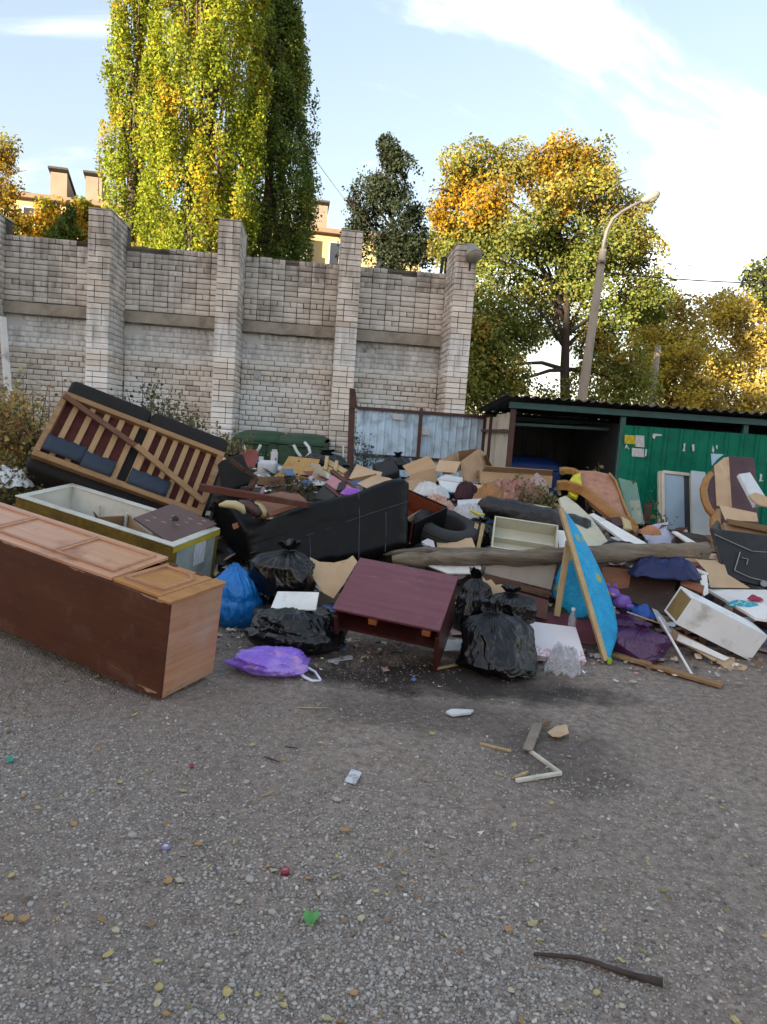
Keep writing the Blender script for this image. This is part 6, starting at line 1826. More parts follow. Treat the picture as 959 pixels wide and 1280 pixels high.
tag(sheet('crate_side', M_KRAFT, *quad((787, 625, 8.9), (800, 626, 8.9), (803, 652, 8.6), (792, 655, 8.6)), .02), 'pale board end behind the glass sheet', 'board')
tag(sheet('board', M_CHAR, *quad((806, 628, 8.95), (816, 629, 8.95), (812, 655, 8.7), (803, 654, 8.7)), .03), 'dark upright board end below the green sheet metal', 'board')
M_HANDC = pm('peach_cloth', '#b0805f', '#9a6b4c', .9, 9, .3, 60)
drape('cloth', 'peach coloured rag hanging below the armchair', at(812, 668, 7.9), .12, .09, .09, M_HANDC, 4.4)

# ---- cream door panels leaning, long white board
M_CRMD = pm('cream_enamel', '#b9b39c', '#a9a28a', .4, 3, .05, 30, dirt=('#6f6652', .3), dscale=5)
tag(sheet('door_panel', M_CRMD, [(701, 622, 7.2), (735, 640, 7.1), (755, 686, 6.5)], [(699, 622), (707, 619), (722, 630), (738, 645), (752, 664), (768, 687), (735, 690), (720, 668), (706, 645)], .03, bevel=.006), 'cream enamel door panel sloping behind the cot base', 'panel')
tag(sheet('white_board', M_WHITE, *quad((736, 643, 7.3), (742, 641, 7.35), (812, 681, 6.7), (795, 687, 6.6)), .025), 'long narrow white board beside the cream door panel', 'board')
# shallow white drawer facing the yard
M, (W, L, H_) = pose('white_drawer')
wd_ = thing('kitchen_drawer', 'shallow cream white drawer standing on edge with its empty inside outward', 'drawer', M=M)
t = .014
M_DRW = pm('cream_laminate', '#b8b7a6', '#a9a795', .5, 3, .05, 30, dirt=('#8a8570', .2))
MB(M).box((0, 0, 0), (W, L, t)).build('bottom', M_DRW, wd_)
for lo, hi in (((0, 0, t + .0005), (t, L, H_)), ((W - t, 0, t + .0005), (W, L, H_)), ((t + .0005, 0, t + .0005), (W - t - .0005, t, H_)), ((t + .0005, L - t, t + .0005), (W - t - .0005, L, H_))):
    MB(M).box(lo, hi).build('wall', M_DRW, wd_, bevel=.0015)
MB(M).box((t + .001, L * .48, t + .001), (W - t - .001, L * .48 + .012, H_ * .55)).build('divider', M_DRW, wd_)
tag(sheet('white_board', M_WHITE, *quad((696, 662, 6.7), (712, 664, 6.7), (712, 686, 6.5), (699, 684, 6.5)), .012), 'small white panel beside the cream drawer', 'panel')
for k, (x0, y0, x1, y1) in enumerate(((596, 655, 587, 690), (604, 655, 597, 688))):
    tag(MB().bar(at(x0, y0, 6.75), at(x1, y1, 6.55), .035, .02, (0, 1, 0)).build('wood_strip', M_PALEW), ('pale wood strip leaning on the tyre', 'pale wood strip leaning on the cream drawer')[k], 'wood strip')
# black roll
M_ROLL = plastic_film('black_roll_film', '#0f1013', .3, bump=.5)
mb = MB(); P = [at(x, y, D) for x, y, D in ((602, 628, 7.2), (606, 632, 7.15), (640, 640, 7.1), (680, 651, 7.0), (715, 660, 6.9), (731, 664, 6.85), (735, 666, 6.84))]
path = []
rr = []
R0 = [.03, .09, .105, .115, .12, .105, .06]
for i in range(len(P) - 1):
    for k in range(8): path.append(P[i].lerp(P[i + 1], k / 8)); rr.append(R0[i] + (R0[i + 1] - R0[i]) * k / 8)
path.append(P[-1]); rr.append(R0[-1]); mb.tube(path, rr, 24)
for i, q in enumerate(mb.v):
    c = path[min(i // 24, len(path) - 1)]; d = q - c
    if d.length > 1e-4: mb.v[i] = q + d.normalized() * (.03 * mnoise.noise(q * 7) + .014 * (1 - 2 * abs(mnoise.noise(Vector((q.x * 6, q.y * 18, q.z * 18))))))
tag(mb.build('rolled_mattress', M_ROLL, smooth=True), 'long black wrapped roll lying above the cream drawer', 'roll')
tag(sheet('white_edge_board', M_CRMD, *quad((600, 624, 7.3), (645, 626, 7.3), (690, 634, 7.2), (648, 633, 7.15)), .03), 'cream board edge under the brown blanket', 'board')
p = at(603, 668, 6.9); bag('rubbish_bag', 'small black bag hanging below the end of the black roll', Vector((p.x, p.y, p.z - .1)), .12, .11, .26, M_BAGK, 17.7, neck=.03)
M_YELC = pm('yellow_ribbon', '#b3b32a', '#9d9d20', .6, 6, .2)
tag(MB().tube([at(588, 638, 6.75), at(594, 641, 6.72), at(600, 644, 6.72), at(606, 643, 6.74)], [.008, .016, .015, .006], 8).build('ribbon', M_YELC, smooth=True), 'bright yellow ribbon by the tyre', 'ribbon')

# ---- tyre and the brown drawer with dark sides
g = NM('tyre_rubber'); v = g.map('Object'); g.set(Base_Color=g.mix(g.noise(v, 6, 5), lin('#1d1e21'), lin('#2b2c2f')), Roughness=.75); g.bump(g.noise(v, 50, 4), .2, .005); M_TYRE = g.m
tc_ = at(557, 662, 6.75); ax = Vector((.16, -.30, .94)).normalized(); e1 = ax.orthogonal().normalized(); e2 = ax.cross(e1)
ty = thing('car_tyre', 'worn black car tyre lying tilted beside the brown drawer', 'tyre', tc_ - Vector((0, 0, .2)))
prof = [(.175, -.07), (.19, -.09), (.24, -.095), (.285, -.085), (.30, -.06), (.303, 0), (.30, .06), (.285, .085), (.24, .095), (.19, .09), (.175, .07), (.178, 0)]
pts = []
for i in range(49):
    th = 2 * math.pi * i / 48
    pts.append([tc_ + (e1 * math.cos(th) + e2 * math.sin(th)) * r + ax * h for r, h in prof + prof[:1]])
MB().grid(pts).build('casing', M_TYRE, ty, smooth=True)
for h in (-.045, -.015, .015, .045):
    mb = MB(); mb.tube([tc_ + (e1 * math.cos(2 * math.pi * i / 48) + e2 * math.sin(2 * math.pi * i / 48)) * .3025 + ax * h for i in range(48)], .008, 6, closed=True); mb.build('tread_rib', M_TYRE, ty, smooth=True)
dr = thing('brown_drawer', 'black sided drawer with red brown inside tilted beside the leather sofa', 'drawer', at(550, 680, 6.6))
M_RBI = wood('red_brown_inside', '#7a3a22', '#682e1a', 0, 7, .5, .08)
O4 = [at(503, 611, 6.98), at(557, 635, 6.74), at(516, 654, 6.46), at(478, 630, 6.75)]
dv4 = Vector((-.01, .05, -.17))
for k in range(4):
    a, b = O4[k], O4[(k + 1) % 4]
    nn_ = (b - a).cross(dv4).normalized()
    cm = (O4[0] + O4[1] + O4[2] + O4[3]) / 4
    if nn_.dot(cm - a) > 0: nn_ = -nn_
    MB().prism([a, b, b + dv4, a + dv4], nn_ * .006).build('inside_wall', M_RBI, dr)
    MB().prism([a + nn_ * .0065 - dv4.normalized() * .012, b + nn_ * .0065 - dv4.normalized() * .012, b + nn_ * .0065 + dv4 * 1.25, a + nn_ * .0065 + dv4 * 1.25], nn_ * .02).build('side', M_LEA, dr, bevel=.003)
MB().prism([q + dv4 for q in O4], dv4.normalized() * .01).build('floor', M_RBI, dr)
m0, m1 = O4[3].lerp(O4[2], .5), O4[0].lerp(O4[1], .5)
MB().bar(m0 + dv4 * .8, m1 + dv4 * .8, .012, .05).build('pale_strip', M_CARDL, dr)
tag(sheet('plywood_offcut', M_KRAFT, *quad((545, 676, 6.5), (590, 672, 6.5), (596, 688, 6.3), (548, 690, 6.3)), .02), 'tan plywood offcut under the tyre', 'board')
tag(sheet('paper_piece', M_SCRAP, [(527, 676, 6.4), (542, 674, 6.4), (543, 684, 6.3)], [(527, 677), (535, 673), (542, 676), (544, 684), (538, 683), (532, 681)], .003, bevel=0), 'white crumpled paper under the brown drawer', 'paper')

# ------------------------------------------------------------------ upper, farther part of the heap
tag(sheet('plywood_board', wood('yellow_plywood', '#b08c50', '#9c783f', 2, 6, .6, .08, dirt=('#80602f', .2)), *quad((361, 570, 8.9), (400, 574, 8.9), (388, 614, 8.1), (336, 612, 8.1)), .012), 'yellow plywood board lying tilted in the middle of the heap', 'board')
tag(sheet('plywood_board', M_KRAFT, *quad((333, 601, 8.4), (350, 590, 8.6), (345, 612, 8.2), (330, 612, 8.2)), .012), 'small tan board partly under the yellow plywood', 'board')
M_WPL = pm('white_plastic', '#bfc0c2', '#acadb0', .45, 4, .08, 30, dirt=('#85827b', .2))
wj = thing('plastic_canister', 'white plastic canister lying at the edge of the yellow plywood', 'canister', at(334, 590, 8.9))
q = at(334, 590, 8.9)
MB().box((q.x - .11, q.y - .1, q.z - .06), (q.x + .12, q.y + .1, q.z + .14)).build('body', M_WPL, wj, bevel=.05, seg=4)
MB().tube([q + Vector((-.08, 0, .13)), q + Vector((-.08, 0, .18))], .03, 12).build('neck', M_WPL, wj)
q = at(343, 571, 9.2); mg = thing('tin_can', 'white cylinder can standing behind the white canister', 'can', q - Vector((0, 0, .08)))
MB().tube([q - Vector((0, 0, .09)), q + Vector((0, 0, .06))], .045, 18).build('body', M_WPL, mg, bevel=.004)
MB().tube([q + Vector((0, 0, .0605)), q + Vector((0, 0, .09))], .035, 18).build('lid', M_WPL, mg)
drape('plastic_sheet', 'heap of crumpled white plastic film beside the broken chair', at(330, 610, 8.4) - Vector((0, 0, .12)), .25, .3, .2, M_BAGW, 2.2, fold=.7, cat='plastic sheet')
tag(sheet('white_board', M_WPL, *quad((332, 579, 9.2), (358, 583, 9.2), (354, 588, 9.0), (330, 586, 9.0)), .015), 'flat white plastic panel behind the yellow plywood', 'panel')
# bent white metal stands before the green bins
for k, pts in enumerate((([(304, 556, 9.6), (308, 566, 9.55), (316, 571, 9.5), (323, 562, 9.5), (326, 556, 9.5)]), ([(367, 556, 9.4), (371, 564, 9.4), (376, 571, 9.3)]), ([(381, 553, 9.4), (386, 559, 9.35), (388, 566, 9.3), (383, 572, 9.3)]))):
    tag(MB().tube([at(*q) for q in pts], .02, 8).build('bent_tube', M_WPL, smooth=True), ('bent white tube sticking up before the green bin by the weeds', 'short white tube leaning before the bin nearest the gate post', 'hooked white tube before the bin nearest the gate post')[k], 'tube')
p = at(408, 574, 9.2); bag('rubbish_bag', 'flattened black bag lying before the bin nearest the gate post', Vector((p.x, p.y, p.z - .1)), .30, .2, .22, M_BAGK, 21.1, neck=.05)
p = at(497, 575, 9.3); bag('rubbish_bag', 'black bag on top of the heap before the metal fence', Vector((p.x, p.y, p.z - .12)), .17, .15, .22, M_BAGK, 22.1, neck=.05)
p = at(512, 577, 9.4); bag('plastic_bag', 'small translucent grey bag next to the black bag by the fence', Vector((p.x, p.y, p.z - .1)), .09, .09, .14, M_BAGG, 23.1, neck=.03, cat='bag')
su = thing('suitcase', 'dark grey suitcase lying open edged on top of the heap', 'suitcase', at(482, 590, 8.9))
M_SUIT = pm('dark_suitcase_cloth', '#26272c', '#1c1d21', .8, 6, .2, 60)
sheet('shell', M_SUIT, *quad((465, 579, 9.1), (492, 573, 9.2), (500, 588, 8.9), (477, 596, 8.8)), .16, su, bevel=.02, seg=3)
mb = MB(); mb.tube([at(478, 572, 9.15), at(482, 569, 9.15), at(487, 571, 9.18)], .01, 6); mb.build('handle', M_BLK, su)
# pallet and pink cabinet
pl = thing('pallet_piece', 'broken piece of pale wooden pallet beside the gate post', 'pallet', at(418, 590, 8.6))
for a, b in (((405, 583, 8.7), (428, 597, 8.5)), ((409, 577, 8.75), (432, 590, 8.55)), ((403, 590, 8.6), (420, 600, 8.45))):
    MB().bar(at(*a), at(*b), .07, .02, (0, -1, 1)).build('board', M_PALEW, pl, bevel=.002)
for a, b in (((409, 571, 8.75), (407, 588, 8.62)), ((421, 577, 8.7), (418, 596, 8.5))):
    MB().bar(at(*a), at(*b), .04, .04, (0, -1, 0)).build('block', M_PALEW, pl, bevel=.002)
pc = thing('small_cabinet', 'small pink lined cabinet with red brown frame lying on its back', 'cabinet', at(430, 620, 7.6))
M_PKL = pm('pink_lining', '#b0808a', '#a0707a', .8, 5, .1)
sheet('side_rail', M_RED, *quad((412, 588, 8.1), (417, 586, 8.12), (450, 612, 7.5), (445, 614, 7.48)), .05, pc)
sheet('lining', M_PKL, *quad((407, 604, 7.9), (416, 594, 8.0), (444, 612, 7.5), (430, 618, 7.45)), .02, pc)
sheet('side_rail', M_RED, *quad((404, 606, 7.88), (408, 603, 7.9), (428, 620, 7.4), (424, 622, 7.38)), .05, pc)
sheet('divider', M_BLK, *quad((424, 603, 7.7), (433, 600, 7.75), (429, 612, 7.5), (420, 613, 7.5)), .02, pc)
sheet('black_side', M_BLK, *quad((404, 607, 7.85), (420, 620, 7.4), (410, 625, 7.4), (390, 623, 7.6)), .04, pc)
drape('cloth', 'bright violet cloth behind the curve of the leather sofa', at(440, 615, 7.3) - Vector((0, 0, .03)), .11, .1, .07, pm('violet_cloth', '#9a62c2', '#8850b0', .85, 8, .3, 60), 6.1)
# cardboard on top of the heap
tag(sheet('card_piece', M_CARDL, [(437, 596, 8.4), (452, 580, 8.7), (477, 592, 8.3)], [(436, 598), (446, 580), (457, 584), (468, 588), (478, 590), (473, 603), (455, 602)], .006), 'torn pale cardboard propped behind the leather sofa', 'cardboard')
tag(sheet('card_piece', M_CARDD, *quad((440, 598, 8.25), (470, 592, 8.3), (474, 603, 8.1), (446, 606, 8.1)), .006), 'dark folded cardboard under the torn pale piece', 'cardboard')
g = NM('patterned_card'); v = g.map('Object'); wv = g.n('ShaderNodeTexChecker'); g.l(g.map('Object', (1, 1, 1), (.4, .3, .6)), wv.inputs[0]); wv.inputs['Scale'].default_value = 45
g.set(Base_Color=g.mix(g.math('MULTIPLY', wv.outputs['Fac'], .35), lin('#a98a66'), lin('#866a4d')), Roughness=.9); M_CARDP = g.m
cb2 = thing('cardboard_box', 'squashed cardboard box with fine printed pattern before the fence', 'cardboard box', at(522, 605, 8.5))
sheet('lid', M_CARDP, *quad((503, 582, 8.6), (536, 569, 8.8), (547, 584, 8.5), (513, 594, 8.3)), .006, cb2)
sheet('front', M_CARD, *quad((513, 594.5, 8.3), (547, 584.5, 8.5), (545, 605, 8.4), (514, 604, 8.2)), .2, cb2)
MO = at(545, 600, 8.7)
bx2 = thing('cardboard_box', 'large open cardboard box standing on the heap before the shelter side', 'cardboard box', MO)
sheet('front_flap', M_CARDL, *quad((544, 589, 8.45), (549, 575, 8.6), (576, 577, 8.55), (570, 591, 8.4)), .006, bx2)
sheet('left_wall', M_CARD, *quad((549, 575, 8.62), (573, 564, 9.0), (576, 588, 8.9), (555, 596, 8.55)), .006, bx2)
sheet('back_wall', M_CARDD, *quad((573, 564, 9.0), (600, 560, 9.1), (604, 585, 9.0), (576, 588, 8.9)), .006, bx2)
sheet('right_wall', M_CARD, [(576, 577, 8.55), (600, 560, 9.1), (588, 603, 8.5)], [(576, 577), (599, 560), (608, 568), (608, 588), (590, 602), (578, 600)], .006, bx2)
sheet('side_flap', M_CARDD, *quad((606, 568, 9.0), (612, 578, 8.95), (621, 592, 8.8), (606, 590, 8.85)), .006, bx2)
tag(card_box('cardboard_box', 'long low cardboard box lying before the dark shelter opening', place(600, 604, 8.6, 4, 0, 0), (.85, .3, .14), [('y0', 55, .12)], M_CARDL, M_CARD), None)
M_PACK = None
g = NM('blue_printed_pack'); v = g.map('Object'); sp2 = g.n('ShaderNodeSeparateXYZ'); g.l(v, sp2.inputs[0])
c_ = g.ramp(g.math('ADD', sp2.outputs[2], g.math('MULTIPLY', g.noise(v, 9, 3), .12)), [(.10, lin('#1d6fb5')), (.14, lin('#8fb6d4')), (.17, lin('#c4ccd2'))])
c_ = g.mix(g.ramp(g.voro(v, 14), [(.10, 1.), (.16, 0.)]), c_, lin('#9c6b3f')); g.set(Base_Color=c_, Roughness=.35); M_PACK = g.m
q3 = at(553, 612, 8.0)
pk_ = thing('nappy_pack', 'blue and white printed pack sitting on crumpled paper', 'pack', q3)
sheet('front', M_PACK, *quad((548, 600, 8.0), (578, 604, 7.95), (576, 616, 7.9), (553, 615, 7.92)), .18, pk_, bevel=.008)
sheet('top', M_WPL, *quad((546, 598, 8.02), (557, 592.5, 8.2), (579, 597, 8.2), (578, 603, 7.97)), .03, pk_, bevel=.006)
drape('paper_heap', 'crumpled white paper in front of the blue printed pack', at(538, 612, 7.8) - Vector((0, 0, .08)), .2, .16, .12, M_SCRAP, 8.3, fold=.8, cat='paper')
# bedding
def cloth_pat(name, a, b, c):
    g = NM(name); v = g.map('Object')
    x = g.mix(g.ramp(g.voro(v, 19), [(.25, 1.), (.5, 0.)]), lin(a), lin(b)); x = g.mix(g.ramp(g.noise(v, 14, 5, .6), [(.5, 0.), (.62, .8)]), x, lin(c))
    g.set(Base_Color=x, Roughness=.95); g.bump(g.noise(v, 70, 4), .3, .006); return g.m
M_BL1 = cloth_pat('brown_pink_blanket', '#8f6a5f', '#6f4640', '#a88a7c')
M_BL2 = cloth_pat('pink_quilt', '#b08a7c', '#9c6f62', '#bfa79c')
drape('quilt', 'crumpled pale pink quilt by the blue printed pack', at(548, 634, 7.3) - Vector((0, 0, .12)), .21, .15, .2, M_BL2, 11.3, fold=.8)
drape('blanket', 'heap of brown and pink patterned blankets on the heap', at(640, 628, 7.7) - Vector((0, 0, .15)), .42, .22, .28, M_BL1, 12.7, fold=.9, fs=3.2)
drape('blanket', 'tan blanket folded over the patterned blankets', at(612, 620, 7.6) - Vector((0, 0, .1)), .17, .13, .2, pm('tan_cloth', '#9a7350', '#85603f', .95, 8, .3, 60), 13.9, fold=.7)
drape('cloth', 'dark plum cloth between the pack and the blankets', at(584, 614, 7.9) - Vector((0, 0, .1)), .14, .12, .17, pm('plum_cloth', '#3f2630', '#331d26', .95, 8, .3, 60), 15.1, fold=.8)
drape('cloth', 'pale grey cloth bundle behind the dry weeds', at(672, 606, 8.1) - Vector((0, 0, .1)), .13, .1, .16, pm('grey_cloth', '#a39692', '#8f827e', .95, 8, .3, 60), 16.2, fold=.8)
tag(sheet('board', M_RED, *quad((655, 630, 7.6), (700, 640, 7.5), (735, 655, 7.3), (700, 650, 7.3)), .02), 'red brown board under the patterned blankets', 'board')
tag(sheet('white_board', M_WPL, *quad((572, 625, 7.5), (602, 623, 7.5), (605, 632, 7.3), (572, 633, 7.3)), .015), 'pale flat panel under the plum cloth', 'panel')
drape('cloth', 'white crumpled cloth beside the yellow ribbon', at(585, 640, 7.0) - Vector((0, 0, .06)), .15, .1, .12, pm('white_cloth', '#b3b4b8', '#9d9ea3', .95, 8, .3, 60), 18.8, fold=.8)
g = NM('lime_printed_film'); v = g.map('Object'); g.set(Base_Color=g.ramp(g.voro(v, 20), [(.1, lin('#3f8f2f')), (.35, lin('#8fb020')), (.5, lin('#c0b020'))]), Roughness=.35)
tag(sheet('plastic_pack', g.m, [(712, 600, 8.5), (727, 592, 8.6), (722, 620, 8.3)], [(710, 604), (716, 594), (726, 590), (728, 606), (722, 622), (712, 618)], .06, bevel=.012, seg=3), 'lime green printed pack under the armchair arm', 'pack')
p = at(744, 690, 6.5); drape('cloth', 'dark cloth lying on the log behind the cot base', at(776, 684, 6.25) - Vector((0, 0, .02)), .17, .1, .06, M_SUIT, 19.9, fold=.6)

# ------------------------------------------------------------------ bushes and weeds
def shrub(name, label, base, stems, n, pals, leaf, seed, spread=.5, cat='bush', droop=.2, wts=None):
    t = thing(name, label, cat, base)
    R_ = random.Random(seed); mb = MB(); P, N_ = [], []
    for (tip, bow) in stems:
        a = base + Vector((R_.uniform(-spread, spread), R_.uniform(-spread, spread) * .6, 0)); a.z = min(a.z, base.z)
        m_ = a.lerp(tip, .55) + Vector((R_.uniform(-.1, .1), R_.uniform(-.1, .1), bow))
        pts = [a, a.lerp(m_, .5), m_, m_.lerp(tip, .5), tip]
        mb.tube(pts, [.012, .010, .008, .005, .002], 5)
        for k in range(n):
            s = R_.uniform(.25, 1.); i = min(int(s * 4), 3); q = pts[i].lerp(pts[i + 1], s * 4 - i)
            off = Vector((R_.gauss(0, 1), R_.gauss(0, 1), R_.gauss(0, 1) - droop)) * leaf * R_.choice((.6, 1.2, 2.2))
            P.append(q + off); N_.append((R_.gauss(0, 1), R_.gauss(0, 1) - .3, R_.gauss(.5, .8)))
            if k % 6 == 0: mb.tube([q, q + off], [.003, .0015], 4)
    mb.build('stems', M_BARK, t, smooth=True)
    P, N_ = np.array(P), np.array(N_); m = len(P)
    leaf_cloud('leaves', P, N_, leaf * (.5 + .8 * NP.random(m)), pick_cols(pals, wts or [1] * len(pals), m) * (.7 + .6 * NP.random((m, 1))), t)
    return t
DRYP = [(.42, .26, .09), (.52, .38, .13), (.27, .24, .09), (.52, .45, .18), (.22, .21, .08), (.38, .22, .10)]
b = at(12, 640, 7.4); b.z = float(gh(b.x, b.y))
st_ = [(at(RNG.uniform(-30, 62), RNG.uniform(478, 560), RNG.uniform(6.9, 7.9)), RNG.uniform(0, .2)) for _ in range(44)]
shrub('bush', 'dry autumn bush with brown and yellow leaves growing beside the overturned sofa', b, st_, 120, DRYP, .05, 3, .6)
b = at(5, 640, 6.6); b.z = float(gh(b.x, b.y))
st_ = [(at(RNG.uniform(-25, 40), RNG.uniform(560, 625), RNG.uniform(6.2, 7.0)), RNG.uniform(0, .1)) for _ in range(20)]
shrub('bush', 'low olive green weeds below the dry bush', b, st_, 90, [(.16, .17, .06), (.22, .20, .08), (.12, .13, .05)], .035, 4, .5)
b = at(225, 600, 9.6); b.z = float(gh(b.x, b.y))
st_ = [(at(RNG.uniform(170, 285), RNG.uniform(472, 562), RNG.uniform(9.2, 10.2)), RNG.uniform(0, .2)) for _ in range(30)]
shrub('bush', 'dark dried shrub behind the overturned sofa', b, st_, 110, [(.11, .12, .05), (.16, .14, .07), (.08, .09, .04), (.20, .17, .08)], .05, 5, .5)
b = at(165, 600, 9.8); b.z = float(gh(b.x, b.y))
st_ = [(at(x, y, 9.8), .1) for x, y in ((146, 488), (158, 486), (178, 470), (200, 474), (215, 485))]
shrub('bush', 'thin dark sapling twigs rising above the overturned sofa', b, st_, 30, [(.05, .055, .03), (.07, .07, .04)], .055, 6, .2)
b = at(60, 600, 7.6); b.z = float(gh(b.x, b.y))
st_ = [(at(x, y, 7.5), .1) for x, y in ((40, 480), (62, 482), (78, 470), (90, 474))]
shrub('bush', 'thin twigs with yellow leaves above the corner of the overturned sofa', b, st_, 16, [(.25, .24, .05), (.16, .15, .05), (.2, .14, .06)], .05, 16, .2)
b = at(288, 600, 9.5); b.z = .4
st_ = [(at(RNG.uniform(262, 318), RNG.uniform(540, 565), RNG.uniform(9.2, 9.8)), .05) for _ in range(26)]
shrub('weeds', 'yellow green and straw coloured weeds beside the green bin', b, st_, 60, [(.22, .22, .06), (.26, .20, .08), (.14, .13, .05), (.2, .14, .08)], .045, 7, .4, 'weeds')
b = at(458, 610, 12.0); b.z = 0
st_ = [(at(x, y, 12.0), .05) for x, y in ((450, 545), (456, 540), (462, 555), (447, 565), (468, 570), (455, 575), (474, 572), (442, 578))]
shrub('weeds', 'tall blue green weed growing against the metal fence', b, st_, 70, [(.10, .16, .15), (.07, .11, .10), (.14, .19, .17)], .06, 8, .2, 'weeds')
b = at(372, 620, 7.9); b.z = .6
st_ = [(at(x, y, 7.7), .02) for x, y in ((362, 596), (368, 603), (375, 592), (380, 605), (386, 600), (345, 612), (356, 608), (372, 610))]
shrub('twigs', 'thin leafy twigs lying over the yellow plywood', b, st_, 24, [(.05, .06, .025), (.10, .10, .04), (.14, .10, .05)], .05, 9, .2, 'twigs')
b = at(675, 640, 7.6); b.z = .7
st_ = [(at(RNG.uniform(650, 698), RNG.uniform(600, 628), 7.5), .03) for _ in range(12)]
shrub('twigs', 'dry yellow green weeds dumped among the blankets', b, st_, 34, [(.20, .19, .08), (.14, .15, .05), (.25, .2, .1)], .05, 10, .2, 'weeds')
b = at(738, 600, 9.2); b.z = .7
st_ = [(at(x, y, 9.2), .02) for x, y in ((748, 578), (744, 583), (740, 588))]
shrub('twigs', 'small green sprig standing above the armchair', b, st_, 10, [(.12, .16, .05), (.2, .22, .08)], .055, 11, .05, 'weeds')
b = at(825, 668, 8.7); b.z = .4
st_ = [(at(x, y, 8.7), .02) for x, y in ((831, 636), (824, 645), (820, 640), (802, 640), (812, 618), (796, 650))]
shrub('twigs', 'sparse green weed beside the window sash', b, st_, 12, [(.14, .17, .05), (.2, .2, .06)], .05, 12, .1, 'weeds')
b = gpt(322, 735, .25); b = at(322, 735, 5.7)
st_ = [(at(x, y, 5.7), .02) for x, y in ((318, 706), (328, 710), (335, 702), (322, 716), (340, 712))]
shrub('twigs', 'green leafy sprig between the blue bag and the leather sofa', b, st_, 26, [(.05, .09, .025), (.08, .12, .03)], .035, 13, .06, 'weeds')
drape('plastic_sheet', 'crumpled white plastic sheet caught in the weeds below the dry bush', at(8, 592, 6.5) - Vector((0, 0, .12)), .22, .15, .15, M_BAGW, 27.2, fold=.8, cat='plastic sheet')
# grass tufts under the wardrobe and along the left
n = 2600
gxx = NP.uniform(-4.2, -1.35, n); gyy = NP.uniform(3.7, 6.6, n)
k = (vnoise(gxx, gyy, 0, 2.2) > .05) & (gyy < 4.15 + (-1.2 - gxx) * .52 + .0) | (gxx < -3.0)
gxx, gyy = gxx[k], gyy[k]; m = len(gxx)
hgt = NP.uniform(.02, .09, m)
az = NP.random(m) * 6.28; lean_ = NP.normal(0, .5, (m, 2)) * hgt[:, None]
bz = gh(gxx, gyy)
w_ = .0025
V = np.zeros((m, 3, 3))
V[:, 0] = np.stack([gxx - w_ * np.cos(az), gyy - w_ * np.sin(az), bz], -1); V[:, 1] = np.stack([gxx + w_ * np.cos(az), gyy + w_ * np.sin(az), bz], -1); V[:, 2] = np.stack([gxx + lean_[:, 0], gyy + lean_[:, 1], bz + hgt], -1)
tag(big_mesh('grass', V, np.array([(0, 1, 2)]), attr_mat('dry_grass', .8, .2), pick_cols([(.12, .13, .05), (.2, .18, .08), (.09, .10, .04)], [1, 1, 1], m), kind='stuff'), 'sparse short grass along the foot of the wardrobe', 'grass')

# ------------------------------------------------------------------ litter on the gravel, one by one
LEAFC = {'yellow': (.44, .36, .15), 'orange': (.40, .24, .10), 'brown': (.24, .16, .10), 'pale': (.46, .41, .28), 'green': (.22, .25, .07)}
LEAFM = {k: pm('fallen_leaf_' + k, (*c, 1), tuple(x * .7 for x in c) + (1,), .6, 20, .2, 80) for k, c in LEAFC.items()}
LSH = []
for s in range(6):
    R_ = random.Random(s); mb = MB(); n = 9; rows = []
    for i in range(n):
        u = i / (n - 1); w = math.sin(math.pi * min(1, u * 1.02)) ** .75 * (.32 + .08 * s / 5)
        cu = .10 * math.sin(u * 3 + s); rows.append([(u - .5, -w, .10 + R_.uniform(-.04, .06) + cu), (u - .5, 0, cu), (u - .5, w, .08 + R_.uniform(-.04, .08) + cu)])
    mb.grid(rows); me = bpy.data.meshes.new('fallen_leaf'); me.from_pydata([tuple(q) for q in mb.v], [], mb.f); me.update(); me.shade_smooth(); LSH.append(me)
LMESH = {}
def fleaf(x, y, kind, size, s):
    key = (kind, s)
    if key not in LMESH:
        me = LSH[s].copy(); me.materials.append(LEAFM[kind]); LMESH[key] = me
    q = gr(x, y); o = bpy.data.objects.new('fallen_leaf', LMESH[key]); COL.objects.link(o)
    o.location = (q.x, q.y, float(gh(q.x, q.y)) + .008); o.scale = (size,) * 3
    o.rotation_euler = (RNG.uniform(-.25, .25), RNG.uniform(-.25, .25), RNG.uniform(0, 6.28))
    tag(o, {'yellow': 'yellow fallen leaf lying on the gravel', 'orange': 'orange fallen leaf lying on the gravel', 'brown': 'brown curled fallen leaf on the gravel', 'pale': 'pale straw coloured fallen leaf on the gravel', 'green': 'greenish fallen leaf lying on the gravel'}[kind], 'leaf', kind + ' leaves fallen on the gravel')
